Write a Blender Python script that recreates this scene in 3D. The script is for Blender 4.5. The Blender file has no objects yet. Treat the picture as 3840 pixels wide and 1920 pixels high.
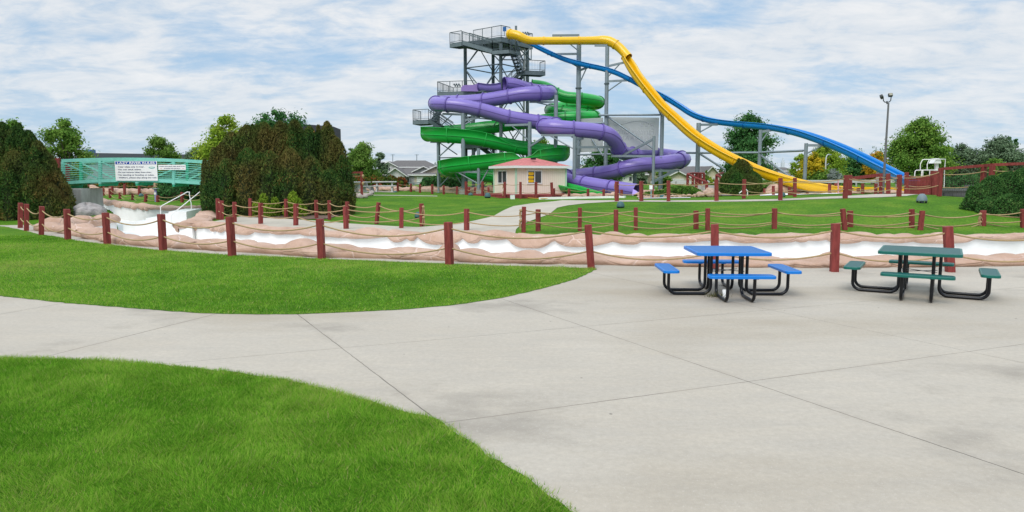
import bpy, bmesh, math, random
import numpy as np
from mathutils import Vector, Matrix

# ------------------------------------------------------------------ camera, world, sun, exposure
scn = bpy.context.scene
C = scn.collection
FPX, HOR, CAMZ = 2650.0, 663.0, 2.0            # focal length and horizon in photo pixels (3840 x 1920), eye height
PITCH = math.atan((960 - HOR) / FPX)
cam_data = bpy.data.cameras.new('camera')
cam = bpy.data.objects.new('camera', cam_data)
C.objects.link(cam)
cam.location = (0, 0, CAMZ)
cam.rotation_euler = (math.pi / 2 - PITCH, 0, 0)
cam_data.sensor_width = 36
cam_data.lens = FPX / 3840 * 36
cam_data.clip_start, cam_data.clip_end = 0.05, 20000
scn.camera = cam
scn.view_settings.view_transform = 'Standard'
scn.view_settings.look = 'None'
scn.view_settings.gamma = 1
scn.view_settings.use_curve_mapping = False
scn.view_settings.exposure = 0.36
SUN_EL, SUN_AZ = math.radians(48), math.radians(205)   # azimuth measured clockwise from +Y: behind and left of the viewer
sd = bpy.data.lights.new('sun', 'SUN')
sd.energy, sd.angle, sd.color = 1.5, math.radians(32), (1.0, 0.955, 0.89)
sun = bpy.data.objects.new('sun', sd)
C.objects.link(sun)
sdir = Vector((math.sin(SUN_AZ) * math.cos(SUN_EL), math.cos(SUN_AZ) * math.cos(SUN_EL), math.sin(SUN_EL)))
sun.rotation_euler = sdir.to_track_quat('Z', 'Y').to_euler()
sun.location = sdir * 50


def build_world():
    w = bpy.data.worlds.new('World')
    scn.world = w
    w.use_nodes = True
    nt = w.node_tree
    nt.nodes.clear()
    N = nt.nodes.new
    L = nt.links.new
    out = N('ShaderNodeOutputWorld')
    bg = N('ShaderNodeBackground')
    bg.inputs['Strength'].default_value = 0.1
    sky = N('ShaderNodeTexSky')
    sky.sky_type = 'NISHITA'
    sky.sun_disc = False
    sky.sun_elevation = SUN_EL
    sky.sun_rotation = SUN_AZ
    sky.dust_density = 1.0
    sky.ozone_density = 1.6
    tc = N('ShaderNodeTexCoord')
    sep = N('ShaderNodeSeparateXYZ')
    L(tc.outputs['Generated'], sep.inputs[0])

    def math_(op, a, b=None, c=None, clamp=False):
        n = N('ShaderNodeMath')
        n.operation = op
        n.use_clamp = clamp
        for i, v in enumerate((a, b, c)):
            if v is None:
                continue
            if isinstance(v, (int, float)):
                n.inputs[i].default_value = v
            else:
                L(v, n.inputs[i])
        return n.outputs[0]

    zc = math_('MAXIMUM', sep.outputs['Z'], 0.0)
    den = math_('ADD', zc, 0.20)
    u = math_('DIVIDE', sep.outputs['X'], den)
    v = math_('DIVIDE', sep.outputs['Y'], den)
    comb = N('ShaderNodeCombineXYZ')
    L(u, comb.inputs[0])
    L(v, comb.inputs[1])

    def noise(scale, detail, rough, off, sx=1.0, sy=1.0, dist=0.0):
        mp = N('ShaderNodeMapping')
        mp.inputs['Location'].default_value = off
        mp.inputs['Scale'].default_value = (sx, sy, 1)
        mp.inputs['Rotation'].default_value = (0, 0, 0.12)
        L(comb.outputs[0], mp.inputs[0])
        n = N('ShaderNodeTexNoise')
        n.inputs['Scale'].default_value = scale
        n.inputs['Detail'].default_value = detail
        n.inputs['Roughness'].default_value = rough
        n.inputs['Distortion'].default_value = dist
        L(mp.outputs[0], n.inputs['Vector'])
        return n.outputs['Fac']

    big = noise(1.3, 4, 0.55, (3.3, 1.7, 0), 0.8, 1.0, 0.3)
    fine = noise(3.4, 10, 0.62, (7.1, 2.2, 0), 0.9, 1.12, 0.45)
    wisp = noise(10.0, 8, 0.62, (1.1, 9.2, 0), 0.75, 1.25, 0.6)
    cover = math_('ADD', math_('MULTIPLY', big, 0.9), math_('MULTIPLY', fine, 0.75))
    cover = math_('ADD', cover, math_('MULTIPLY', wisp, 0.32))
    mr = N('ShaderNodeMapRange')
    mr.interpolation_type = 'SMOOTHSTEP'
    mr.inputs['From Min'].default_value = 0.74
    mr.inputs['From Max'].default_value = 1.10
    mr.inputs['To Min'].default_value = 0.20
    L(cover, mr.inputs['Value'])
    # cloud body brightness: thin veils bright, thick parts greyer underneath
    shade = N('ShaderNodeMapRange')
    shade.inputs['From Min'].default_value = 0.35
    shade.inputs['From Max'].default_value = 0.68
    shade.inputs['To Min'].default_value = 1.0
    shade.inputs['To Max'].default_value = 0.0
    L(math_('ADD', math_('MULTIPLY', fine, 0.65), math_('MULTIPLY', wisp, 0.35)), shade.inputs['Value'])
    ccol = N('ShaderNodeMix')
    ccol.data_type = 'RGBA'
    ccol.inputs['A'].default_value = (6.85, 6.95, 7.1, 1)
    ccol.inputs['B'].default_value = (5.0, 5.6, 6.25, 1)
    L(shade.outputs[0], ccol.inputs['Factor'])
    sk = N('ShaderNodeMix')
    sk.data_type = 'RGBA'
    sk.inputs['Factor'].default_value = 0.75
    sk.inputs['B'].default_value = (2.35, 4.2, 6.4, 1)
    L(sky.outputs[0], sk.inputs['A'])
    mx = N('ShaderNodeMix')
    mx.data_type = 'RGBA'
    L(mr.outputs[0], mx.inputs['Factor'])
    L(sk.outputs['Result'], mx.inputs['A'])
    L(ccol.outputs['Result'], mx.inputs['B'])
    # pale veil low over the horizon
    hz = N('ShaderNodeMapRange')
    hz.inputs['From Min'].default_value = 0.0
    hz.inputs['From Max'].default_value = 0.16
    hz.inputs['To Min'].default_value = 0.38
    hz.inputs['To Max'].default_value = 0.0
    L(zc, hz.inputs['Value'])
    m2 = N('ShaderNodeMix')
    m2.data_type = 'RGBA'
    m2.inputs['B'].default_value = (4.75, 5.75, 6.6, 1)
    L(hz.outputs[0], m2.inputs['Factor'])
    L(mx.outputs['Result'], m2.inputs['A'])
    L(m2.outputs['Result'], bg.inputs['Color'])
    # sky strength raised high overhead, added as soft fill light from above
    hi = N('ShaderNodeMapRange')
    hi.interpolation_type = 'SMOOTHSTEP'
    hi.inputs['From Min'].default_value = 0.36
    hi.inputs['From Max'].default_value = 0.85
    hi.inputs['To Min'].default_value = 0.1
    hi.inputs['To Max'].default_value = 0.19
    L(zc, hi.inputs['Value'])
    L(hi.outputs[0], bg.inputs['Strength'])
    L(bg.outputs[0], out.inputs[0])


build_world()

# ------------------------------------------------------------------ photo pixel -> world helpers
sp, cp = math.sin(PITCH), math.cos(PITCH)


def ray(X, Y):
    x, y = (X - 1920) / FPX, (Y - 960) / FPX
    return x, cp - y * sp, -(sp + y * cp)          # x, forward, up


def P(X, Y, d):
    x, f, u = ray(X, Y)
    t = d / f
    return Vector((x * t, d, CAMZ + u * t))


def G(X, Y, z=0.0):
    x, f, u = ray(X, Y)
    t = (z - CAMZ) / u
    return Vector((x * t, f * t, z))


def smooth(a, b, x):
    t = np.clip((x - a) / (b - a), 0, 1)
    return t * t * (3 - 2 * t)


def catmull(pts, step=0.25, closed=False):
    pts = [np.array(p, float) for p in pts]
    out = []
    n = len(pts)
    for i in range(n - 1):
        p0 = pts[i - 1] if i > 0 else 2 * pts[0] - pts[1]
        p1, p2 = pts[i], pts[i + 1]
        p3 = pts[i + 2] if i + 2 < n else 2 * pts[-1] - pts[-2]
        m = max(2, int(np.linalg.norm((p2 - p1)[:3]) / step))
        for k in range(m):
            t = k / m
            out.append(0.5 * ((2 * p1) + (-p0 + p2) * t + (2 * p0 - 5 * p1 + 4 * p2 - p3) * t * t
                              + (-p0 + 3 * p1 - 3 * p2 + p3) * t ** 3))
    out.append(pts[-1])
    return np.array(out)


def inside(poly, x, y):
    poly = np.asarray(poly)
    res = np.zeros(len(x), bool)
    j = len(poly) - 1
    for i in range(len(poly)):
        xi, yi, xj, yj = poly[i, 0], poly[i, 1], poly[j, 0], poly[j, 1]
        c = (yi > y) != (yj > y)
        if yj != yi:
            res ^= c & (x < (xj - xi) * (y - yi) / (yj - yi) + xi)
        j = i
    return res


# ------------------------------------------------------------------ terrain heights (metres) from what the photo shows
ctrl = []
for X, Y, z in [(4000, 868, .3), (3840, 868, .3), (3400, 879, .3), (3000, 879, .3), (2650, 880, .3), (2310, 875, .25), (2017, 872, .25),
                (1750, 865, .22), (1505, 856, .2), (1297, 856, .2), (1109, 845, .2), (977, 838, .2), (879, 830, .2), (800, 822, .2),
                (938, 816, .2), (1185, 820, .2), (1416, 839, .2), (1580, 848, .2), (1580, 775, .38)]:
    p = G(X, Y, z)
    ctrl.append((p.x, p.y, z))
for X, Y, d in [(2313, 754.5, 35), (2507, 755, 33), (2687, 755, 32), (2927, 755, 30), (3171, 744, 30), (3372, 737, 31.7), (3523, 730, 32),
                (1890, 746, 46), (1950, 746, 46), (2010, 747, 46), (1747, 730, 48), (2134, 742, 46), (2263, 745, 42), (2331, 748, 40),
                (1575, 720, 56), (1492, 717, 58), (1713, 732, 54), (1322, 752, 42), (3840, 800, 27), (3700, 760, 29),
                (3000, 720, 50), (2500, 735, 45), (3300, 715, 45), (2900, 740, 38), (2700, 735, 42), (600, 730, 60), (450, 720, 66),
                (4000, 800, 29), (3900, 740, 40)]:
    p = P(X, Y, d)
    ctrl.append((p.x, p.y, p.z))
ctrl += [(-20.8, 34, .25), (-22, 31, 0.02), (-27, 31, 0.0), (-36, 31, 0.0), (-40, 42, .2), (-17, 35, .25), (-13, 34, .25), (-10, 36, .3),
         (-60, 50, .4), (0, 100, .95), (45, 90, 1.0), (-50, 90, .9), (0, 140, 1.0), (90, 140, 1.0), (-90, 140, 1.0), (90, 60, 1.0),
         (-90, 60, .6), (-90, 20, 0), (60, 20, .3), (0, 17, .1), (-8, 20, .1), (10, 17, .15)]
ctrl = np.array(ctrl)
_d = np.linalg.norm(ctrl[:, None, :2] - ctrl[None, :, :2], axis=2)
_n = len(ctrl)
_A = np.zeros((_n + 1, _n + 1))
_A[:_n, :_n] = np.sqrt(_d ** 2 + 9.0) + np.eye(_n) * -0.35
_A[:_n, _n] = _A[_n, :_n] = 1
_w = np.linalg.solve(_A, np.append(ctrl[:, 2], 0))


def zg(x, y):
    """ground height beyond the river"""
    x = np.atleast_1d(np.asarray(x, float)).ravel()
    y = np.atleast_1d(np.asarray(y, float)).ravel()
    out = np.empty(len(x))
    for a in range(0, len(x), 20000):
        r = np.sqrt((x[a:a + 20000, None] - ctrl[None, :, 0]) ** 2 + (y[a:a + 20000, None] - ctrl[None, :, 1]) ** 2 + 9.0)
        out[a:a + 20000] = r @ _w[:_n] + _w[_n]
    return np.clip(out, -0.2, 1.35)


def zg1(x, y):
    return float(zg([x], [y])[0])


def T(X, Y, d0=17.0, d1=140.0):
    """where the line of sight through a pixel meets the ground beyond the river"""
    ds = np.linspace(d0, d1, 1400)
    x, f, u = ray(X, Y)
    t = ds / f
    z = zg(x * t, ds)
    hit = np.nonzero(CAMZ + u * t < z)[0]
    d = ds[hit[0]] if len(hit) else d1
    return Vector((x * d / f, d, zg1(x * d / f, d)))


# ------------------------------------------------------------------ materials
MATS = {}


def mat(name, col, rough=0.6, metal=0.0, var=0.0, vscale=6.0, bump=0.0, bscale=40.0, col2=None, spec=0.3, coat=0.0, stretch=None):
    if name in MATS:
        return MATS[name]
    m = bpy.data.materials.new(name)
    m.use_nodes = True
    nt = m.node_tree
    b = nt.nodes['Principled BSDF']
    b.inputs['Base Color'].default_value = (*col, 1)
    b.inputs['Roughness'].default_value = rough
    b.inputs['Metallic'].default_value = metal
    b.inputs['Specular IOR Level'].default_value = spec
    b.inputs['Coat Weight'].default_value = coat
    N, L = nt.nodes.new, nt.links.new
    if var > 0 or bump > 0:
        tc = N('ShaderNodeTexCoord')
        mp = N('ShaderNodeMapping')
        if stretch:
            mp.inputs['Scale'].default_value = stretch
        L(tc.outputs['Object'], mp.inputs[0])
    if var > 0:
        n = N('ShaderNodeTexNoise')
        n.inputs['Scale'].default_value = vscale
        n.inputs['Detail'].default_value = 8
        n.inputs['Roughness'].default_value = 0.65
        L(mp.outputs[0], n.inputs['Vector'])
        r = N('ShaderNodeMapRange')
        r.inputs['From Min'].default_value = 0.3
        r.inputs['From Max'].default_value = 0.7
        L(n.outputs['Fac'], r.inputs['Value'])
        mx = N('ShaderNodeMix')
        mx.data_type = 'RGBA'
        mx.inputs['A'].default_value = (*[c * (1 - var) for c in col], 1)
        mx.inputs['B'].default_value = (*(col2 or [min(1, c * (1 + var)) for c in col]), 1)
        L(r.outputs[0], mx.inputs['Factor'])
        L(mx.outputs['Result'], b.inputs['Base Color'])
    if bump > 0:
        n2 = N('ShaderNodeTexNoise')
        n2.inputs['Scale'].default_value = bscale
        n2.inputs['Detail'].default_value = 5
        L(mp.outputs[0], n2.inputs['Vector'])
        bp = N('ShaderNodeBump')
        bp.inputs['Strength'].default_value = bump
        bp.inputs['Distance'].default_value = 0.02
        L(n2.outputs['Fac'], bp.inputs['Height'])
        L(bp.outputs[0], b.inputs['Normal'])
    MATS[name] = m
    return m


def leafmat(name, stops, trans=0.25, patch=None, pscale=0.6):
    """leaf material: colour per leaf from the face attribute 'tint' (0..1), optional broad patches of another colour"""
    if name in MATS:
        return MATS[name]
    m = bpy.data.materials.new(name)
    m.use_nodes = True
    nt = m.node_tree
    nt.nodes.clear()
    N, L = nt.nodes.new, nt.links.new
    out = N('ShaderNodeOutputMaterial')
    at = N('ShaderNodeAttribute')
    at.attribute_name = 'tint'
    cr = N('ShaderNodeValToRGB')
    els = cr.color_ramp.elements
    while len(els) < len(stops):
        els.new(0.5)
    for e, (pos, c) in zip(els, stops):
        e.position = pos
        e.color = (*c, 1)
    L(at.outputs['Fac'], cr.inputs[0])
    col = cr.outputs[0]
    if patch:
        geo = N('ShaderNodeNewGeometry')
        n = N('ShaderNodeTexNoise')
        n.inputs['Scale'].default_value = pscale
        n.inputs['Detail'].default_value = 4
        L(geo.outputs['Position'], n.inputs['Vector'])
        r = N('ShaderNodeMapRange')
        r.inputs['From Min'].default_value = 0.42
        r.inputs['From Max'].default_value = 0.66
        L(n.outputs['Fac'], r.inputs['Value'])
        mx = N('ShaderNodeMix')
        mx.data_type = 'RGBA'
        L(r.outputs[0], mx.inputs['Factor'])
        L(col, mx.inputs['A'])
        mx.inputs['B'].default_value = (*patch, 1)
        # keep some of each leaf's own tint inside the patch
        mx2 = N('ShaderNodeMix')
        mx2.data_type = 'RGBA'
        mx2.inputs['Factor'].default_value = 0.58
        L(col, mx2.inputs['A'])
        L(mx.outputs['Result'], mx2.inputs['B'])
        col = mx2.outputs['Result']
    d = N('ShaderNodeBsdfDiffuse')
    t = N('ShaderNodeBsdfTranslucent')
    L(col, d.inputs[0])
    L(col, t.inputs[0])
    ms = N('ShaderNodeMixShader')
    ms.inputs[0].default_value = trans
    L(d.outputs[0], ms.inputs[1])
    L(t.outputs[0], ms.inputs[2])
    L(ms.outputs[0], out.inputs[0])
    MATS[name] = m
    return m


M_RED = mat('red_stained_timber', (0.25, 0.040, 0.036), 0.75, var=0.42, vscale=5, bump=0.35, bscale=30, stretch=(3, 3, .6), col2=(0.30, 0.060, 0.052))
M_ROPE = mat('tan_rope', (0.40, 0.285, 0.15), 0.9, var=0.25, vscale=60)
M_STEEL = mat('galvanised_steel', (0.235, 0.285, 0.31), 0.5, metal=0.2, var=0.12, vscale=3)
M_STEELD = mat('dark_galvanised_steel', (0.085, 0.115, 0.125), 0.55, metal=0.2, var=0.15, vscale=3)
M_PURPLE = mat('purple_fibreglass', (0.205, 0.150, 0.46), 0.28, var=0.08, vscale=0.6, spec=0.5)
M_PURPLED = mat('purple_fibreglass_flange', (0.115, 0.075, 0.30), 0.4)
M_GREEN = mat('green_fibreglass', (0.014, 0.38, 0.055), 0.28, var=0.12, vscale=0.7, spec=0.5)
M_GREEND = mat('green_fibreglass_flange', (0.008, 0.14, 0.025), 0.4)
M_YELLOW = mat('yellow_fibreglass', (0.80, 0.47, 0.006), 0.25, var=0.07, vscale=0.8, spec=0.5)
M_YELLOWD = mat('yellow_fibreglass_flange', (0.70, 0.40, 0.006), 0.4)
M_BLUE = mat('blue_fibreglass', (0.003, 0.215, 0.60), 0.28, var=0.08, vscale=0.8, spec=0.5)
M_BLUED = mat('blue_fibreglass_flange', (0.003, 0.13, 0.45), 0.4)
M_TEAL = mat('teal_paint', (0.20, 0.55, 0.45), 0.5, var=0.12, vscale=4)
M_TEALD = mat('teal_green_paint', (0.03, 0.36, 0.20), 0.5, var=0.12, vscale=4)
M_WHITE = mat('white_paint', (0.80, 0.80, 0.78), 0.45)
M_CHAN = mat('white_pool_paint', (0.88, 0.87, 0.84), 0.55, var=0.10, vscale=0.9, col2=(0.92, 0.92, 0.90), bump=.15, bscale=9)
M_CREAM = mat('cream_siding', (0.84, 0.735, 0.615), 0.7, var=0.04, vscale=3)
M_MINT = mat('mint_trim', (0.45, 0.68, 0.50), 0.6)
M_CONC = mat('grey_concrete', (0.42, 0.41, 0.39), 0.85, var=0.22, vscale=4, bump=0.2, stretch=(1, 1, .4))
M_BLACK = mat('black_powder_coat', (0.005, 0.006, 0.009), 0.30, spec=0.35)
M_DARK = mat('dark_void', (0.02, 0.02, 0.02), 0.8)
M_GLASS = mat('window_glass', (0.045, 0.05, 0.055), 0.08, spec=0.6)
M_BARK = mat('tree_bark', (0.11, 0.085, 0.065), 0.9, var=0.3, vscale=12, bump=0.5)
M_SPEAK = mat('green_plastic_dome', (0.055, 0.125, 0.13), 0.55, var=0.1, vscale=8)
M_SPEAKG = mat('grey_plastic_dome', (0.17, 0.225, 0.25), 0.5, var=0.12, vscale=8)
M_ROOFG = mat('grey_shingles', (0.135, 0.125, 0.12), 0.9, var=0.15, vscale=3)


# ------------------------------------------------------------------ mesh builder
class MB:
    def __init__(self):
        self.v, self.f, self.m, self.s = [], [], [], []
        self.mats = []

    def mi(self, m):
        if m not in self.mats:
            self.mats.append(m)
        return self.mats.index(m)

    def add(self, vs, fs, m, smooth=False):
        o = len(self.v)
        self.v += [tuple(v) for v in vs]
        k = self.mi(m)
        for f in fs:
            self.f.append(tuple(i + o for i in f))
            self.m.append(k)
            self.s.append(smooth)

    def obox(self, c, ax, ay, az, m, bev=0.0):
        """box from centre and three half-axis vectors"""
        c, ax, ay, az = map(Vector, (c, ax, ay, az))
        if bev <= 0:
            vs = [c + ax * i + ay * j + az * k for k in (-1, 1) for j in (-1, 1) for i in (-1, 1)]
            self.add(vs, [(0, 2, 3, 1), (4, 5, 7, 6), (0, 1, 5, 4), (2, 6, 7, 3), (0, 4, 6, 2), (1, 3, 7, 5)], m)
            return
        bm = bmesh.new()
        bmesh.ops.create_cube(bm, size=2)
        la, lb, lc = ax.length, ay.length, az.length
        for v in bm.verts:
            v.co = Vector((v.co.x * la, v.co.y * lb, v.co.z * lc))
        bmesh.ops.bevel(bm, geom=list(bm.edges), offset=bev, segments=1, affect='EDGES')
        na, nb, nc = ax.normalized(), ay.normalized(), az.normalized()
        vs = [c + na * v.co.x + nb * v.co.y + nc * v.co.z for v in bm.verts]
        bm.verts.index_update()
        self.add(vs, [[v.index for v in f.verts] for f in bm.faces], m)
        bm.free()

    def box(self, c, s, m, rz=0.0, bev=0.0):
        ca, sa = math.cos(rz), math.sin(rz)
        self.obox(c, Vector((ca, sa, 0)) * s[0] / 2, Vector((-sa, ca, 0)) * s[1] / 2, Vector((0, 0, s[2] / 2)), m, bev)

    def bar(self, a, b, w, h, m, up=(0, 0, 1)):
        a, b = Vector(a), Vector(b)
        t = b - a
        if t.length < 1e-6:
            return
        u = Vector(up)
        s = t.cross(u)
        if s.length < 1e-4:
            s = t.cross(Vector((1, 0, 0)))
        s.normalize()
        u = s.cross(t).normalized()
        self.obox((a + b) / 2, t / 2, s * w / 2, u * h / 2, m)

    def tube(self, pts, r, m, n=8, caps=True, r2=None):
        pts = [Vector(p) for p in pts]
        k = len(pts)
        rings = []
        prev = None
        for i, p in enumerate(pts):
            t = (pts[min(i + 1, k - 1)] - pts[max(i - 1, 0)]).normalized()
            if prev is None:
                s = t.cross(Vector((0, 0, 1)))
                if s.length < 1e-3:
                    s = t.cross(Vector((1, 0, 0)))
            else:
                s = prev - t * prev.dot(t)
            s.normalize()
            prev = s
            u = t.cross(s)
            rr = r if r2 is None else r + (r2 - r) * i / max(1, k - 1)
            rings.append([p + (s * math.cos(a) + u * math.sin(a)) * rr for a in [2 * math.pi * j / n for j in range(n)]])
        vs = [v for ring in rings for v in ring]
        fs = [(i * n + j, i * n + (j + 1) % n, (i + 1) * n + (j + 1) % n, (i + 1) * n + j) for i in range(k - 1) for j in range(n)]
        self.add(vs, fs, m, True)
        if caps:
            self.add(rings[0], [tuple(range(n))], m)
            self.add(rings[-1], [tuple(reversed(range(n)))], m)

    def poly(self, pts, m, smooth=False):
        self.add(pts, [tuple(range(len(pts)))], m, smooth)

    def prism(self, pts, z0, z1, m):
        n = len(pts)
        vs = [(p[0], p[1], z0) for p in pts] + [(p[0], p[1], z1) for p in pts]
        fs = [tuple(reversed(range(n))), tuple(range(n, 2 * n))] + [(i, (i + 1) % n, n + (i + 1) % n, n + i) for i in range(n)]
        self.add(vs, fs, m)

    def lathe(self, c, prof, m, n=16, squash=(1, 1)):
        c = Vector(c)
        vs, fs = [], []
        for r, z in prof:
            for j in range(n):
                a = 2 * math.pi * j / n
                vs.append(c + Vector((r * math.cos(a) * squash[0], r * math.sin(a) * squash[1], z)))
        for i in range(len(prof) - 1):
            for j in range(n):
                fs.append((i * n + j, i * n + (j + 1) % n, (i + 1) * n + (j + 1) % n, (i + 1) * n + j))
        self.add(vs, fs, m, True)

    def build(self, name, parent=None, fix=True, loc=None):
        me = bpy.data.meshes.new(name)
        o_ = Vector(loc) if loc is not None else None
        me.from_pydata([tuple(Vector(v) - o_) for v in self.v] if o_ is not None else self.v, [], self.f)
        for m in self.mats:
            me.materials.append(m)
        me.polygons.foreach_set('material_index', self.m)
        me.polygons.foreach_set('use_smooth', self.s)
        if fix:
            bm = bmesh.new()
            bm.from_mesh(me)
            bmesh.ops.recalc_face_normals(bm, faces=list(bm.faces))
            bm.to_mesh(me)
            bm.free()
        me.update()
        ob = bpy.data.objects.new(name, me)
        C.objects.link(ob)
        if o_ is not None:
            ob.location = o_
        if parent is not None:
            ob.parent = parent
            ob.matrix_parent_inverse = parent_inv(parent)
        return ob


def parent_inv(p):
    # parts are built in world coordinates; a part (which has a parent itself) already sits at the identity
    if p.parent is not None:
        return Matrix.Identity(4)
    return (Matrix.Translation(p.location) @ p.rotation_euler.to_matrix().to_4x4()).inverted()


def tag(o, label, cat, group=None, kind=None):
    o['label'], o['category'] = label, cat
    if group:
        o['group'] = group
    o['kind'] = kind or 'thing'
    return o


def thing(name, label, cat, loc=(0, 0, 0), group=None):
    o = bpy.data.objects.new(name, None)
    o.empty_display_size = 0.2
    C.objects.link(o)
    o.location = loc
    return tag(o, label, cat, group)


def struct(o, label=None, cat=None, kind='structure'):
    o['kind'] = kind
    if label:
        o['label'] = label
    if cat:
        o['category'] = cat
    return o


def np_mesh(name, verts, nper, m, tint=None, parent=None, smooth_=False):
    """fast mesh of N separate polygons with nper corners each; verts is (N*nper, 3)"""
    n = len(verts) // nper
    me = bpy.data.meshes.new(name)
    me.vertices.add(len(verts))
    me.vertices.foreach_set('co', np.ascontiguousarray(verts, np.float32).ravel())
    me.loops.add(n * nper)
    me.loops.foreach_set('vertex_index', np.arange(n * nper, dtype=np.int32))
    me.polygons.add(n)
    me.polygons.foreach_set('loop_start', np.arange(0, n * nper, nper, dtype=np.int32))
    me.polygons.foreach_set('loop_total', np.full(n, nper, np.int32))
    if tint is not None:
        a = me.attributes.new('tint', 'FLOAT', 'FACE')
        a.data.foreach_set('value', np.ascontiguousarray(tint, np.float32))
    me.materials.append(m)
    me.update(calc_edges=True)
    ob = bpy.data.objects.new(name, me)
    C.objects.link(ob)
    if parent is not None:
        ob.parent = parent
        ob.matrix_parent_inverse = parent_inv(parent)
    return ob

# ------------------------------------------------------------------ river banks
near_px = [(4300, 990), (3990, 994), (3840, 996), (3300, 1002), (2900, 1003), (2680, 1000), (2444, 996), (2100, 990), (1800, 984), (1500, 971), (1225, 965),
           (1020, 952), (870, 944), (740, 935), (628, 929), (450, 915), (290, 887), (205, 868)]
near_base = [G(X, Y, 0) for X, Y in near_px]                 # outer foot of the near coping
near_base = catmull([(p.x, p.y) for p in near_base], 0.3)


def offset_line(L, o):
    t = np.gradient(L, axis=0)
    t /= np.linalg.norm(t, axis=1)[:, None] + 1e-9
    return L + np.stack([t[:, 1], -t[:, 0]], 1) * o


near_c = offset_line(near_base, 0.42)                       # centre of the near coping (river side of the foot)
bay_c = catmull([near_c[-1], (-17.45, 26.6), (-17.9, 27.6), (-17.95, 28.8), (-17.7, 30.0), (-17.9, 31.4), (-19.0, 33.0), (-20.0, 35.5), (-23.6, 40.0), (-30, 46.5), (-37.5, 55), (-42, 62)], 0.3)
far_px = [(4300, 866, .44), (4000, 866, .45), (3840, 867, .45), (3400, 874, .45), (3000, 876, .43), (2650, 878, .42), (2444, 876, .42), (2100, 870, .42), (1900, 866, .42),
          (1750, 862, .42), (1500, 855, .42), (1300, 855, .42), (1110, 846, .42), (980, 840, .42), (880, 832, .42), (800, 825, .42), (735, 819, .42),
          (692, 820, .45)]
far_c = [G(X, Y, z) for X, Y, z in far_px]
far_c = catmull([(p.x, p.y) for p in far_c], 0.3)
tip = far_c[-1]
steps_c = catmull([tip, (-12.35, 27.2), (-13.3, 30.5), (-14.6, 34.0)], 0.3)
up_c = catmull([(-16.6, 38.2), (-17.9, 38.9), (-19.3, 39.2), (-20.6, 40.3), (-23.4, 43.2), (-26.8, 47.2), (-29.3, 50.0), (-32.0, 54.6), (-34.6, 58), (-38.6, 63.5)], 0.3)
river = np.vstack([near_c, bay_c[1:], up_c[::-1], steps_c[::-1], far_c[::-1][1:]])


def river_dist(x, y):
    """signed-ish: True inside the channel"""
    return inside(river, x, y)


def ynear(x):
    """depth of the near bank at x: in front of it the ground is the flat plaza level"""
    o = np.argsort(near_c[:, 0])
    v = np.interp(x, near_c[o, 0], near_c[o, 1])
    return np.where(x < near_c[-1, 0] - 0.3, 31.0, v)


# ------------------------------------------------------------------ ground
def grass_ground_mat():
    m = bpy.data.materials.new('mown_grass')
    m.use_nodes = True
    nt = m.node_tree
    b = nt.nodes['Principled BSDF']
    b.inputs['Roughness'].default_value = 0.9
    b.inputs['Specular IOR Level'].default_value = 0.1
    N, L = nt.nodes.new, nt.links.new
    geo = N('ShaderNodeNewGeometry')

    def noise(scale, detail, st=(1, 1, 1)):
        mp = N('ShaderNodeMapping')
        mp.inputs['Scale'].default_value = st
        L(geo.outputs['Position'], mp.inputs[0])
        n = N('ShaderNodeTexNoise')
        n.inputs['Scale'].default_value = scale
        n.inputs['Detail'].default_value = detail
        n.inputs['Roughness'].default_value = 0.65
        L(mp.outputs[0], n.inputs['Vector'])
        return n.outputs['Fac']
    cr = N('ShaderNodeValToRGB')
    e = cr.color_ramp.elements
    e[0].position, e[0].color = 0.30, (0.050, 0.140, 0.012, 1)
    e[1].position, e[1].color = 0.72, (0.155, 0.245, 0.026, 1)
    k = e.new(0.5)
    k.color = (0.080, 0.195, 0.013, 1)
    L(noise(0.55, 8), cr.inputs[0])
    cr2 = N('ShaderNodeValToRGB')
    e = cr2.color_ramp.elements
    e[0].position, e[0].color = 0.35, (0.55, 0.6, 0.5, 1)
    e[1].position, e[1].color = 0.7, (1.45, 1.35, 1.3, 1)
    L(noise(14, 6), cr2.inputs[0])
    mx = N('ShaderNodeMix')
    mx.data_type = 'RGBA'
    mx.blend_type = 'MULTIPLY'
    mx.inputs['Factor'].default_value = 1
    L(cr.outputs[0], mx.inputs['A'])
    L(cr2.outputs[0], mx.inputs['B'])
    L(mx.outputs['Result'], b.inputs['Base Color'])
    bp = N('ShaderNodeBump')
    bp.inputs['Strength'].default_value = 0.7
    bp.inputs['Distance'].default_value = 0.03
    L(noise(30, 4), bp.inputs['Height'])
    L(bp.outputs[0], b.inputs['Normal'])
    return m


M_GRASS = grass_ground_mat()


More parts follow.
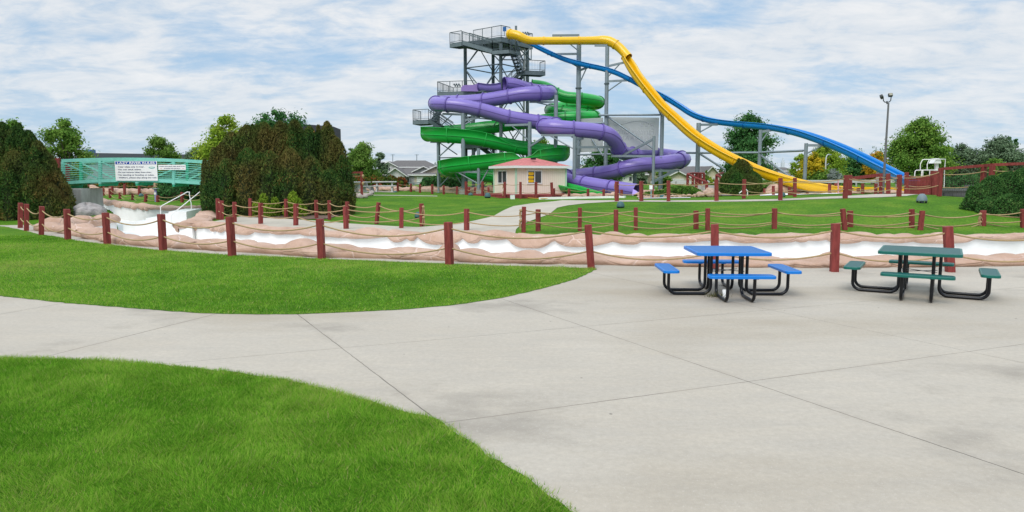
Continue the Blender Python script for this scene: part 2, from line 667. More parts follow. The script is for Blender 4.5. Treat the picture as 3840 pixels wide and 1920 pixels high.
def terrain():
    xs = np.concatenate([np.arange(-110, -46, 2.0), np.arange(-46, 32, 0.25), np.arange(32, 111, 2.0)])
    ys = np.concatenate([np.arange(-6, 14, 2.0), np.arange(14, 66, 0.25), np.arange(66, 150, 2.0)])
    gx, gy = np.meshgrid(xs, ys)
    x, y = gx.ravel(), gy.ravel()
    z = zg(x, y)
    near = y < ynear(x)
    z = np.where(near, -0.03, z)
    inr = river_dist(x, y)
    z = np.where(inr, -1.3, z)
    nx, ny = len(xs), len(ys)
    idx = np.arange(nx * ny).reshape(ny, nx)
    f = np.stack([idx[:-1, :-1], idx[:-1, 1:], idx[1:, 1:], idx[1:, :-1]], -1).reshape(-1, 4)
    me = bpy.data.meshes.new('ground')
    me.from_pydata(np.stack([x, y, z], 1).tolist(), [], f.tolist())
    me.materials.append(M_GRASS)
    me.polygons.foreach_set('use_smooth', np.ones(len(f), bool))
    o = bpy.data.objects.new('ground', me)
    C.objects.link(o)
    struct(o, 'green grassy ground rising gently behind the empty river', 'ground')
    # far land out to the horizon
    mb = MB()
    far = mat('far_land', (0.06, 0.10, 0.035), 0.9, var=0.3, vscale=0.03)
    R = 6000
    mb.poly([(-R, 148, .95), (R, 148, .95), (R, R, .95), (-R, R, .95)], far)
    mb.poly([(-R, -200, -.1), (-108, -200, -.1), (-108, 148, .5), (-R, 148, .95)], far)
    mb.poly([(108, -200, -.1), (R, -200, -.1), (R, 148, .95), (108, 148, .95)], far)
    mb.poly([(-108, -200, -.1), (108, -200, -.1), (108, -5.5, -.04), (-108, -5.5, -.04)], far)
    struct(mb.build('far_ground'), 'flat land running out to the horizon', 'ground')


terrain()


# ------------------------------------------------------------------ concrete plaza with sawn joints
def concrete_mat():
    m = bpy.data.materials.new('plaza_concrete')
    m.use_nodes = True
    nt = m.node_tree
    b = nt.nodes['Principled BSDF']
    b.inputs['Roughness'].default_value = 0.82
    b.inputs['Specular IOR Level'].default_value = 0.25
    N, L = nt.nodes.new, nt.links.new
    geo = N('ShaderNodeNewGeometry')
    sep = N('ShaderNodeSeparateXYZ')
    L(geo.outputs['Position'], sep.inputs[0])

    def noise(scale, detail, rough=0.6, st=(1, 1, 1), rot=0.0):
        mp = N('ShaderNodeMapping')
        mp.inputs['Scale'].default_value = st
        mp.inputs['Rotation'].default_value = (0, 0, rot)
        L(geo.outputs['Position'], mp.inputs[0])
        n = N('ShaderNodeTexNoise')
        n.inputs['Scale'].default_value = scale
        n.inputs['Detail'].default_value = detail
        n.inputs['Roughness'].default_value = rough
        L(mp.outputs[0], n.inputs['Vector'])
        return n.outputs['Fac']

    def mth(op, a, b_=None, c=None):
        n = N('ShaderNodeMath')
        n.operation = op
        for i, v in enumerate((a, b_, c)):
            if v is None:
                continue
            if isinstance(v, (int, float)):
                n.inputs[i].default_value = v
            else:
                L(v, n.inputs[i])
        return n.outputs[0]

    def rng(v, a, b_, c, d):
        n = N('ShaderNodeMapRange')
        for i, k in zip(('From Min', 'From Max', 'To Min', 'To Max'), (a, b_, c, d)):
            n.inputs[i].default_value = k
        L(v, n.inputs['Value'])
        return n.outputs[0]

    def mixc(f, a, b_, blend='MIX'):
        n = N('ShaderNodeMix')
        n.data_type = 'RGBA'
        n.blend_type = blend
        for k, v in (('Factor', f), ('A', a), ('B', b_)):
            if isinstance(v, tuple):
                n.inputs[k].default_value = (*v, 1)
            elif isinstance(v, (int, float)):
                n.inputs[k].default_value = v
            else:
                L(v, n.inputs[k])
        return n.outputs['Result']
    base = mixc(rng(noise(0.35, 6), .35, .65, 0, 1), (0.465, 0.410, 0.333), (0.52, 0.464, 0.383))
    base = mixc(rng(noise(3.0, 8, 0.7, (0.35, 1.2, 1), 0.5), .35, .7, 0, 0.4), base, (0.36, 0.335, 0.30))
    base = mixc(rng(noise(0.28, 5, 0.55, (0.5, 1, 1), -0.3), .50, .66, 0, 0.6), base, (0.325, 0.265, 0.185))   # tan dirt stains
    base = mixc(rng(noise(0.5, 6, 0.6, (0.7, 1, 1), 0.9), .57, .68, 0, 0.7), base, (0.27, 0.24, 0.20))        # damp grey stains
    base = mixc(rng(noise(17, 5, 0.75), .38, .66, .28, 0), base, (0.27, 0.235, 0.19))
    base = mixc(rng(noise(38, 4, 0.7), .58, .72, 0, .5), base, (0.60, 0.55, 0.47))
    # aggregate speckle
    sp_ = noise(90, 3, 0.7)
    base = mixc(rng(sp_, .64, .72, 0, 0.5), base, (0.20, 0.185, 0.165))
    base = mixc(rng(noise(140, 2), .60, .7, 0, 0.35), base, (0.6, 0.57, 0.52))
    # scattered dark pits and specks
    vo = N('ShaderNodeTexVoronoi')
    vo.inputs['Scale'].default_value = 1.6
    vo.inputs['Randomness'].default_value = 1
    L(geo.outputs['Position'], vo.inputs['Vector'])
    base = mixc(rng(vo.outputs['Distance'], .018, .03, 0.75, 0), base, (0.10, 0.09, 0.08))
    lines = [((1124, 1185), (1617, 1560), .008), ((641, 1362), (2740, 1175), .0045), ((1931, 1137), (3840, 1778), .0065),
             ((1920, 1551), (3634, 1318), .006), ((3083, 1203), (3840, 1361), .005), ((149, 1343), (671, 1212), .008), ((0, 1178), (250, 1135), .007)]
    dmin = None
    wob = mth('MULTIPLY', mth('SUBTRACT', noise(5, 4), 0.5), 0.02)
    for a, c, w in lines:
        p, q = G(*a), G(*c)
        dx, dy = q.x - p.x, q.y - p.y
        ln = math.hypot(dx, dy)
        nx_, ny_ = -dy / ln, dx / ln
        dist = mth('ADD', mth('MULTIPLY', sep.outputs['X'], nx_), mth('MULTIPLY_ADD', sep.outputs['Y'], ny_, -(p.x * nx_ + p.y * ny_)))
        dist = mth('ABSOLUTE', mth('ADD', dist, wob))
        dist = mth('DIVIDE', dist, w)
        dmin = dist if dmin is None else mth('MINIMUM', dmin, dist)
    jn = mth('MULTIPLY', rng(dmin, .45, 1.0, 1, 0), rng(noise(0.9, 3), .35, .65, .55, 1.0))
    base = mixc(jn, base, (0.055, 0.048, 0.04))
    base = mixc(mth('MULTIPLY', rng(dmin, 1, 14, 1, 0), rng(noise(1.3, 5), .45, .7, 0, .35)), base, (0.29, 0.25, 0.20))
    L(base, b.inputs['Base Color'])
    bp = N('ShaderNodeBump')
    bp.inputs['Strength'].default_value = 0.25
    bp.inputs['Distance'].default_value = 0.01
    L(mth('ADD', sp_, mth('MULTIPLY', noise(12, 6), 0.6)), bp.inputs['Height'])
    L(bp.outputs[0], b.inputs['Normal'])
    return m


M_PLAZA = concrete_mat()


def plaza():
    # flat slab from behind the viewer to the foot of the near coping
    L_ = offset_line(near_base, 0.25)
    pts = [(p[0], p[1], 0.0) for p in L_[::-1]] + [(30, 17, 0), (30, -5, 0), (-40, -5, 0), (-40, 24, 0), (-18.6, 30, 0), (-18.3, 28.0, 0)]
    pts = [p for p in pts if p[0] < 29.5 or True]
    bm = bmesh.new()
    f = bm.faces.new([bm.verts.new(p) for p in pts])
    bmesh.ops.triangulate(bm, faces=[f])
    me = bpy.data.meshes.new('plaza')
    bm.to_mesh(me)
    bm.free()
    me.materials.append(M_PLAZA)
    o = bpy.data.objects.new('plaza', me)
    C.objects.link(o)
    for p in me.polygons:
        if p.normal.z < 0:
            p.flip()
    struct(o, 'pale concrete plaza with dark joint lines', 'pavement')


plaza()


def draped(name, polyxy, m, dz, label, cat, cell=0.4, zf=None):
    dz = min(dz, .014) if name == 'path' else dz
    bm = bmesh.new()
    f = bm.faces.new([bm.verts.new((p[0], p[1], 0)) for p in polyxy])
    bmesh.ops.triangulate(bm, faces=[f])
    xs = [p[0] for p in polyxy]
    ys = [p[1] for p in polyxy]
    for ax, lo, hi in ((0, min(xs), max(xs)), (1, min(ys), max(ys))):
        v = math.ceil(lo / cell) * cell
        while v < hi:
            co = (v, 0, 0) if ax == 0 else (0, v, 0)
            no = (1, 0, 0) if ax == 0 else (0, 1, 0)
            bmesh.ops.bisect_plane(bm, geom=list(bm.verts) + list(bm.edges) + list(bm.faces), plane_co=co, plane_no=no)
            v += cell
    co = np.array([v.co[:2] for v in bm.verts])
    z = (zg(co[:, 0], co[:, 1]) if zf is None else np.full(len(co), zf)) + dz
    for v, zz in zip(bm.verts, z):
        v.co.z = zz
    bmesh.ops.recalc_face_normals(bm, faces=list(bm.faces))
    me = bpy.data.meshes.new(name)
    bm.to_mesh(me)
    bm.free()
    for p in me.polygons:
        if p.normal.z < 0:
            p.flip()
    me.materials.append(m)
    o = bpy.data.objects.new(name, me)
    C.objects.link(o)
    return struct(o, label, cat)


# ------------------------------------------------------------------ near lawns
lawn1_px = [(-500, 1050), (0, 1111), (250, 1137), (500, 1157), (700, 1172), (830, 1178), (1000, 1180), (1125, 1179), (1300, 1172), (1500, 1162), (1700, 1145),
            (1900, 1115), (2050, 1078), (2150, 1050), (2215, 1022), (2240, 1008), (2100, 1002), (1900, 998), (1700, 990), (1525, 984), (1225, 971), (1020, 962),
            (870, 957), (700, 946), (604, 939), (400, 917), (300, 905), (200, 886), (140, 877), (100, 866), (60, 858), (20, 850), (-120, 838), (-500, 838)]
lawn2_px = [(-700, 1300), (0, 1345), (60, 1347), (150, 1345), (300, 1349), (600, 1369), (900, 1400), (1100, 1430), (1300, 1482), (1500, 1540), (1640, 1575),
            (1750, 1650), (1833, 1712), (1982, 1800), (2146, 1925), (2300, 2090), (2400, 2300), (-700, 2300)]


def poly_world(px, step=0.25):
    p = [G(X, Y) for X, Y in px]
    return np.array([(q.x, q.y) for q in p])


lawn1 = poly_world(lawn1_px)
lawn2 = poly_world(lawn2_px)


def jag(poly, amp, seed):
    r = random.Random(seed)
    out = []
    for i in range(len(poly)):
        a, b = poly[i], poly[(i + 1) % len(poly)]
        n = max(1, int(np.linalg.norm(b - a) / 0.12))
        for k in range(n):
            out.append(a + (b - a) * k / n + np.array([r.uniform(-amp, amp), r.uniform(-amp, amp)]))
    return np.array(out)


for nm, pl, lab in (('lawn', lawn1, 'mown lawn bounded by the plaza edge and the front rope fence'), ('lawn', lawn2, 'nearest lawn, its curved edge sweeping along the plaza')):
    mb = MB()
    bm = bmesh.new()
    f = bm.faces.new([bm.verts.new((p[0], p[1], 0.005)) for p in jag(pl, 0.02, 5)])
    bmesh.ops.triangulate(bm, faces=[f])
    me = bpy.data.meshes.new(nm)
    bm.to_mesh(me)
    bm.free()
    for p in me.polygons:
        if p.normal.z < 0:
            p.flip()
    me.materials.append(M_GRASS)
    o = bpy.data.objects.new(nm, me)
    C.objects.link(o)
    struct(o, lab, 'lawn')

M_BLADE = leafmat('grass_blades', [(0.0, (0.070, 0.200, 0.015)), (0.40, (0.175, 0.410, 0.030)), (0.68, (0.36, 0.54, 0.075)), (0.85, (0.34, 0.43, 0.09)), (1.0, (0.46, 0.39, 0.17))], 0.4)


def value_noise(x, y, sc, seed):
    rs = np.random.RandomState(seed)
    g = rs.rand(64, 64)
    u, v = x * sc + 1000, y * sc + 1000
    iu, iv = np.floor(u).astype(int), np.floor(v).astype(int)
    fu, fv = u - iu, v - iv
    fu, fv = fu * fu * (3 - 2 * fu), fv * fv * (3 - 2 * fv)
    a, b, c, d = g[iu % 64, iv % 64], g[(iu + 1) % 64, iv % 64], g[iu % 64, (iv + 1) % 64], g[(iu + 1) % 64, (iv + 1) % 64]
    return (a * (1 - fu) + b * fu) * (1 - fv) + (c * (1 - fu) + d * fu) * fv


def blades(name, label, region, n, h, w, seed, zfun, lim):
    """grass blades: many small triangles over a region (stuff)"""
    rs = np.random.RandomState(seed)
    x = rs.uniform(lim[0], lim[1], n)
    y = lim[2] + (lim[3] - lim[2]) * rs.rand(n) ** 1.15
    jx, jy = rs.normal(0, .022, n), rs.normal(0, .022, n)
    k = region(x + jx, y + jy)
    x, y = x[k], y[k]
    edge = np.zeros(len(x), bool)
    for ox, oy in ((.11, 0), (-.11, 0), (0, .13), (0, -.13)):
        edge |= ~region(x + ox, y + oy)
    # only what the lens could see, with a margin for a step aside
    k = np.abs(x) < 0.80 * y + 3.5
    x, y, edge = x[k], y[k], edge[k]
    n = len(x)
    z = zfun(x, y)
    pn = value_noise(x, y, 0.7, seed) * 0.5 + value_noise(x, y, 2.3, seed + 1) * 0.5
    grow = 1 + y * 0.02
    hh = h * rs.uniform(0.5, 1.25, n) * (0.75 + 0.5 * pn)
    ww = w * rs.uniform(0.7, 1.3, n) * grow
    az = rs.uniform(0, 2 * np.pi, n)
    cl = value_noise(x, y, 5.5, seed + 21)
    hh = hh * (.62 + .7 * cl)
    ln = rs.uniform(0.25, 1.35, n) * hh
    la = value_noise(x, y, 2.2, seed + 31) * 14 + rs.normal(0, 1.1, n)
    v = np.empty((n, 3, 3))
    v[:, 0] = np.stack([x - np.cos(az) * ww, y - np.sin(az) * ww, z], 1)
    v[:, 1] = np.stack([x + np.cos(az) * ww, y + np.sin(az) * ww, z], 1)
    v[:, 2] = np.stack([x + np.cos(la) * ln, y + np.sin(la) * ln, z + hh], 1)
    pb = value_noise(x, y * 1.6, 0.28, seed + 5)
    tint = np.clip(-0.16 + 0.34 * smooth(.0, 2.4, x) * (y > 9) + 0.62 * pn + 0.60 * pb + rs.normal(0, 0.24, n), 0, 0.90)
    dry = (edge & (rs.rand(n) < .15 + .6 * value_noise(x, y, 1.1, seed + 9))) | ((y > 9) & (rs.rand(n) < .55 * smooth(.2, 1.6, x)))
    tint = np.where(dry, np.clip(.72 + rs.normal(0, .16, n), 0, 1), tint)
    hh = np.where(edge & (rs.rand(n) < .06), hh * 1.5, hh)
    tint = np.where(rs.rand(n) < 0.025, 1.0, tint)
    o = np_mesh(name, v.reshape(-1, 3), 3, M_BLADE, tint)
    return tag(o, label, 'grass', kind='stuff')


blades('grass', 'lush green blades of the nearest lawn in the corner', lambda x, y: inside(lawn2, x, y), 820000, 0.042, 0.0020, 3, lambda x, y: np.full(len(x), 0.008), (-9, 2.2, 3.2, 8.6))
blades('grass', 'short green blades of the lawn before the front fence', lambda x, y: inside(lawn1, x, y), 520000, 0.040, 0.0034, 9, lambda x, y: np.full(len(x), 0.008), (-24, 2.6, 9.5, 24))

# ------------------------------------------------------------------ channel floor, walls and rock copings
def channel():
    bm = bmesh.new()
    f = bm.faces.new([bm.verts.new((p[0], p[1], -0.62)) for p in river[::2]])
    bmesh.ops.triangulate(bm, faces=[f])
    me = bpy.data.meshes.new('river_bed')
    bm.to_mesh(me)
    bm.free()
    for p in me.polygons:
        if p.normal.z < 0:
            p.flip()
    me.materials.append(M_CHAN)
    o = bpy.data.objects.new('river_bed', me)
    C.objects.link(o)
    struct(o, 'white painted bed of the drained lazy river', 'river bed')


channel()


def rock_mat():
    m = bpy.data.materials.new('pink_sculpted_rock')
    m.use_nodes = True
    nt = m.node_tree
    b = nt.nodes['Principled BSDF']
    b.inputs['Roughness'].default_value = 0.75
    b.inputs['Specular IOR Level'].default_value = 0.25
    N, L = nt.nodes.new, nt.links.new
    geo = N('ShaderNodeNewGeometry')
    at = N('ShaderNodeUVMap')
    at.uv_map = 'UVMap'

    def noise(scale, detail, rough=0.6, vec=None, st=(1, 1, 1)):
        mp = N('ShaderNodeMapping')
        mp.inputs['Scale'].default_value = st
        L(vec or geo.outputs['Position'], mp.inputs[0])
        n = N('ShaderNodeTexNoise')
        n.inputs['Scale'].default_value = scale
        n.inputs['Detail'].default_value = detail
        n.inputs['Roughness'].default_value = rough
        L(mp.outputs[0], n.inputs['Vector'])
        return n

    def rng(v, a, b_, c, d):
        n = N('ShaderNodeMapRange')
        for i, k in zip(('From Min', 'From Max', 'To Min', 'To Max'), (a, b_, c, d)):
            n.inputs[i].default_value = k
        L(v, n.inputs['Value'])
        return n.outputs[0]

    def mixc(f, a, b_):
        n = N('ShaderNodeMix')
        n.data_type = 'RGBA'
        for k, v in (('Factor', f), ('A', a), ('B', b_)):
            if isinstance(v, tuple):
                n.inputs[k].default_value = (*v, 1)
            elif isinstance(v, (int, float)):
                n.inputs[k].default_value = v
            else:
                L(v, n.inputs[k])
        return n.outputs['Result']
    c = mixc(rng(noise(0.9, 7).outputs['Fac'], .35, .65, 0, 1), (0.44, 0.280, 0.20), (0.56, 0.385, 0.295))
    c = mixc(rng(noise(3.5, 8, .7).outputs['Fac'], .5, .75, 0, .55), c, (0.34, 0.20, 0.115))
    c = mixc(rng(noise(9, 8, .75, st=(1, 1, .5)).outputs['Fac'], .55, .8, 0, .45), c, (0.62, 0.46, 0.37))
    c = mixc(rng(noise(6, 8, .7, st=(1, 1, .35)).outputs['Fac'], .58, .75, 0, .45), c, (0.26, 0.165, 0.115))
    # worn pale joint lines between the sculpted stones
    nz = noise(1.6, 4, vec=at.outputs[0])
    mv = N('ShaderNodeVectorMath')
    mv.operation = 'MULTIPLY_ADD'
    L(nz.outputs['Color'], mv.inputs[0])
    mv.inputs[1].default_value = (0.35, 0.35, 0)
    L(at.outputs[0], mv.inputs[2])
    mp = N('ShaderNodeMapping')
    mp.inputs['Scale'].default_value = (1.0, 1.9, 1)
    L(mv.outputs[0], mp.inputs[0])
    vo = N('ShaderNodeTexVoronoi')
    vo.voronoi_dimensions = '2D'
    vo.feature = 'DISTANCE_TO_EDGE'
    vo.inputs['Scale'].default_value = 1.0
    L(mp.outputs[0], vo.inputs['Vector'])
    line = rng(vo.outputs['Distance'], .008, .03, 1, 0)
    mk = rng(noise(0.5, 3, vec=at.outputs[0]).outputs['Fac'], .46, .56, 0, .75)
    mul = N('ShaderNodeMath')
    mul.operation = 'MULTIPLY'
    L(line, mul.inputs[0])
    L(mk, mul.inputs[1])
    c = mixc(mul.outputs[0], c, (0.68, 0.52, 0.45))
    # dirt along the foot
    sx = N('ShaderNodeSeparateXYZ')
    L(at.outputs[0], sx.inputs[0])
    L(c, b.inputs['Base Color'])
    bp = N('ShaderNodeBump')
    bp.inputs['Strength'].default_value = 0.85
    bp.inputs['Distance'].default_value = 0.06
    ad = N('ShaderNodeMath')
    ad.operation = 'MULTIPLY_ADD'
    L(noise(5, 8, .6).outputs['Fac'], ad.inputs[0])
    ad.inputs[1].default_value = 0.8
    L(rng(vo.outputs['Distance'], 0, .09, 0, 0.35), ad.inputs[2])
    L(ad.outputs[0], bp.inputs['Height'])
    L(bp.outputs[0], b.inputs['Normal'])
    return m


M_ROCK = rock_mat()
M_ROCKD = mat('streaked_grey_rock', (0.30, 0.27, 0.26), 0.7, var=0.45, vscale=4, col2=(0.52, 0.47, 0.44), bump=0.4, bscale=8, stretch=(1, 1, 3))


def coping(name, label, line, side, base, h=0.38, seed=1, lip=0.12, fat=1.0, wall=True, taper=None, seg=(0.7, 1.6), lipvar=0.22, top=1.0, endcap=False):
    """boulder-like sculpted border swept along a bank. side=+1: river lies to the right of the direction of travel."""
    rs = random.Random(seed)
    L_ = catmull([tuple(p) for p in line], 0.09)
    n = len(L_)
    t = np.gradient(L_, axis=0)
    t /= np.linalg.norm(t, axis=1)[:, None] + 1e-9
    nrm = np.stack([t[:, 1], -t[:, 0]], 1) * -side         # towards the outside (land)
    s = np.concatenate([[0], np.cumsum(np.linalg.norm(np.diff(L_, axis=0), axis=1))])
    # (outwards, up, is_lip)
    prof = [(.40, -.06), (.43, .06), (.445, .16), (.42, .25), (.36, .30), (.29, .345), (.20, .40), (.09, .44), (-.03, .45), (-.15, .43), (-.26, .37), (-.34, .28), (-.385, .17), (-.39, .06), (-.36, -.03), (-.27, -.07)]

    def bounds(lo, hi):
        v, o = [-rs.uniform(0, hi)], []
        while v[-1] < s[-1] + hi:
            v.append(v[-1] + rs.uniform(lo, hi))
        return v
    rows = [bounds(*seg), bounds(*seg), bounds(seg[0] * .6, seg[1] * 1.7)]
    amps = [[rs.uniform(-0.05, 0.12) for _ in r] for r in rows]
    tops = [(rs.uniform(-0.14, 0.05) if rs.random() < .85 else rs.uniform(.08, .20)) * top for _ in rows[1]]
    lips = [rs.uniform(-.02, .75) for _ in rows[2]]
    tilts = [rs.uniform(-.14, .14) for _ in range(97)]
    lipf = lip if callable(lip) else (lambda x: lip)
    lvf = lipvar if callable(lipvar) else (lambda x: lipvar)

    def dome(row, sv):
        r = rows[row]
        i = max(0, int(np.searchsorted(r, sv)) - 1)
        a, b = r[i], r[min(i + 1, len(r) - 1)]
        u = (sv - a) / max(b - a, 1e-6)
        e = abs(2 * u - 1)
        return i, 1 - e ** 3.2 - 0.85 * math.exp(-((1 - e) * (b - a) / .055) ** 2), u
    zb = base if callable(base) else (lambda x, y: base)
    vs, uv = [], []
    K = len(prof)
    vlen = np.concatenate([[0], np.cumsum([math.hypot(prof[i + 1][0] - prof[i][0], prof[i + 1][1] - prof[i][1]) for i in range(K - 1)])])
    wob = [rs.uniform(0, 6.28) for _ in range(6)]
    for k in range(n):
        sv = s[k]
        b = zb(L_[k, 0], L_[k, 1])
        hs = (h(L_[k, 0], L_[k, 1]) if callable(h) else h) / 0.45
        tp = 1.0
        if taper:
            tp = min(1, max(0.05, min(sv, s[-1] - sv) / taper)) ** 0.5
        for j, (o, z) in enumerate(prof):
            q = j / (K - 1)
            wv = 0.030 * math.sin(sv * 1.9 + wob[0] + 3 * q) + 0.03 * math.sin(sv * 4.3 + wob[1] - 5 * q) + .018 * math.sin(sv * 9.1 + wob[2] + 7 * q)
            if j <= 4:
                i, d, u = dome(0, sv + 0.10 * q)
                amp = 0.05 * d + amps[0][i] * d * .6
                oo, zz = o + amp + wv * .6, z + (wv * .7 if j else 0)
                if j == 0:
                    oo, zz = o + wv * .5, z
            elif j <= 11:
                i, d, u = dome(1, sv - 0.15 * q)
                a = tops[i]
                up = 0.075 * d + a * d * (0.4 + .6 * math.sin(math.pi * min(1, max(0, u)))) + wv
                oo, zz = o * (1 + .10 * d), z + up - .03 + tilts[i % 97] * (u - .5) * d
            else:
                i, d, u = dome(2, sv)
                d = max(d, 0.0)
                oo, zz = o - .05 * d, z + lipf(L_[k, 0]) - lips[i] * lvf(L_[k, 0]) * d + wv * .8
            vs.append((L_[k, 0] + nrm[k, 0] * oo * fat * (0.5 + .5 * tp), L_[k, 1] + nrm[k, 1] * oo * fat * (0.5 + .5 * tp), b + (zz * hs) * tp if j else b - .06))
            uv.append((sv, vlen[j]))
    fs = [(k * K + j, (k + 1) * K + j, (k + 1) * K + j + 1, k * K + j + 1) for k in range(n - 1) for j in range(K - 1)]
    if endcap:
        fs += [tuple(range(K)), tuple((n - 1) * K + j for j in reversed(range(K)))]
    me = bpy.data.meshes.new(name)
    me.from_pydata(vs, [], fs)
    me.materials.append(M_ROCK)
    me.polygons.foreach_set('use_smooth', [True] * len(fs))
    ul = me.uv_layers.new(name='UVMap')
    lv = np.empty(len(me.loops), np.int32)
    me.loops.foreach_get('vertex_index', lv)
    ul.data.foreach_set('uv', np.array(uv, np.float32)[lv].ravel())
    bm = bmesh.new()
    bm.from_mesh(me)
    bmesh.ops.recalc_face_normals(bm, faces=list(bm.faces))
    bm.to_mesh(me)
    bm.free()
    o = bpy.data.objects.new(name, me)
    C.objects.link(o)
    tag(o, label, 'rock border')
    if wall:
        mb = MB()
        wl = L_ - nrm * 0.27 * fat
        for k in range(0, n - 1, 2):
            k2 = min(k + 2, n - 1)
            a, c = wl[k], wl[k2]
            z0, z1 = zb(*L_[k]), zb(*L_[k2])
            mb.add([(a[0], a[1], -.65), (c[0], c[1], -.65), (c[0], c[1], z1 + .12), (a[0], a[1], z0 + .12)], [(0, 1, 2, 3)], M_CHAN, True)
        w = mb.build('channel_wall', o)
    return o


def near_h(x, y):
    return 0.0


# height of the near coping falls from left to right
coping('rock_border', 'long pink sculpted rock border nearest the viewer, just behind the front rope fence', np.vstack([near_c, bay_c[1:22]]), 1, 0.0,
       h=lambda x, y: float(np.interp(x, [-19, -16, -9, -2, 4, 10], [.34, .26, .25, .245, .19, .19])), seed=4, lip=.1, endcap=True, seg=(.45, 1.25))
zfar = lambda x, y: float(np.clip(zg1(x, y), .12, .3)) - .02
coping('rock_border', 'pink rock border along the far bank, in front of the grassy hill', np.vstack([far_c, steps_c[1:]]), -1, zfar, h=0.20, seed=11,
       lip=lambda x: float(np.interp(x, [2, 6], [.10, .15])), lipvar=lambda x: float(np.interp(x, [0, 4], [.75, .30])), seg=(.45, 1.2), top=.9, endcap=True)
zup = lambda x, y: float(np.interp(y, [26, 35, 40, 47, 55, 64], [.15, .2, .15, .2, .3, .45]))
coping('rock_border', 'scalloped pink rock border curving under the green footbridge', up_c, -1, zup, h=0.25, seed=41, lip=.14, seg=(.35, .75), lipvar=.35, fat=.8, top=.5, endcap=True)
# outer bank of the next bend, seen under the bridge
b0 = [P(322, 735, 66), P(345, 730, 63), (P(400, 729, 61)), P(470, 729, 60.5), P(540, 729, 60), P(603, 729, 60)]
coping('rock_border', 'distant pink rock border seen beneath the bridge behind the short lawn', [(p.x, p.y) for p in b0], 1, .45, h=.56, seed=51, wall=False, seg=(.5, 1.2), taper=1.0)
b1 = [P(1190, 716, 60), P(1300, 716, 60), P(1400, 717, 60), P(1500, 718, 59), P(1600, 718, 59), P(1700, 718, 59), P(1800, 718, 58), P(1860, 718, 58)]
coping('rock_border', 'tan rock border low behind the far left posts and the slide columns', [(p.x, p.y) for p in b1], 1, .78, h=.42, seed=61, wall=False, seg=(.5, 1.0))

# ------------------------------------------------------------------ concrete paths beyond the river
M_PATH = mat('path_concrete', (0.455, 0.41, 0.335), 0.85, var=0.12, vscale=0.8)


def path_poly(px):
    return [tuple(T(X, Y)[:2]) for X, Y in px]


a_low = offset_line(far_c, -0.20)
k0 = [i for i, p in enumerate(a_low) if p[0] < (1935 - 1920) / FPX * 22]
low = [tuple(p) for p in a_low[k0][::3]]
if low[0][0] < low[-1][0]:
    low = low[::-1]
up = path_poly([(905, 812), (960, 817), (1060, 821), (1150, 826), (1220, 831), (1300, 839), (1400, 845), (1500, 851), (1570, 853), (1660, 846), (1750, 835), (1850, 812), (1884, 792),
                (1925, 774), (2000, 763), (2075, 756), (2110, 751.5), (2300, 751.5)])
dn = path_poly([(2300, 757.5), (2200, 763), (2130, 771), (2090, 780), (2075, 792), (2060, 804), (2010, 822), (1955, 842), (1935, 862)])
draped('path', low[::-1][:1] + up + dn + low[:-1], M_PATH, 0.035, 'winding pale concrete path crossing the lawn towards the slides', 'path')
draped('path', path_poly([(2295, 757.5), (2500, 758), (2700, 757.5), (2900, 755), (3000, 750.5), (3170, 744.5), (3300, 741), (3400, 736), (3540, 731)]) +
       path_poly([(3540, 721.5), (3400, 725.5), (3250, 731), (3170, 736), (3000, 744), (2900, 748), (2700, 751.5), (2500, 752.5), (2295, 752)]), M_PATH, 0.03,
       'pale concrete path on top of the hill between two rope fences', 'path')
draped('path', path_poly([(1000, 722), (1480, 722), (1480, 717), (1000, 717)]), M_PATH, 0.03, 'narrow pale walkway under the concrete picnic tables', 'path')
draped('path', path_poly([(1400, 733.4), (1560, 736), (1640, 737), (1640, 735), (1560, 733.6), (1400, 731.4)]), M_PATH, 0.03, 'thin strip of pale concrete in the middle of the lawn', 'path')

M_BED = mat('bark_mulch', (0.17, 0.115, 0.085), 0.95, var=0.5, vscale=9, bump=0.8, bscale=25)
draped('mulch_bed', path_poly([(930, 815), (1060, 820), (1160, 824), (1230, 822), (1300, 800), (1180, 785), (1000, 790)]), M_BED, 0.03, 'brown mulch bed under the large evergreen', 'planting bed')
draped('mulch_bed', path_poly([(1318, 743), (1360, 742), (1400, 732), (1385, 725), (1318, 724)]), mat('pea_gravel', (0.36, 0.29, 0.22), .95, var=.35, vscale=14, bump=.6), 0.04, 'tan gravel bed edged with boulders', 'planting bed')

# ------------------------------------------------------------------ rope fences
def post_mesh(mb, base, top, w=0.14, rz=0.0, m=M_RED):
    base, top = Vector(base), Vector(top)
    ax = (top - base).normalized()
    base = base - ax * 0.06
    sx = Vector((math.cos(rz), math.sin(rz), 0))
    sx = (sx - ax * sx.dot(ax)).normalized()
    sy = ax.cross(sx)
    mb.obox((base + top) / 2, sx * w / 2, sy * w / 2, (top - base) / 2, m, bev=0.008)


def sag_pts(a, b, sag, n=14):
    return [a.lerp(b, k / n) + Vector((0, 0, -4 * sag * (k / n) * (1 - k / n))) for k in range(n + 1)]


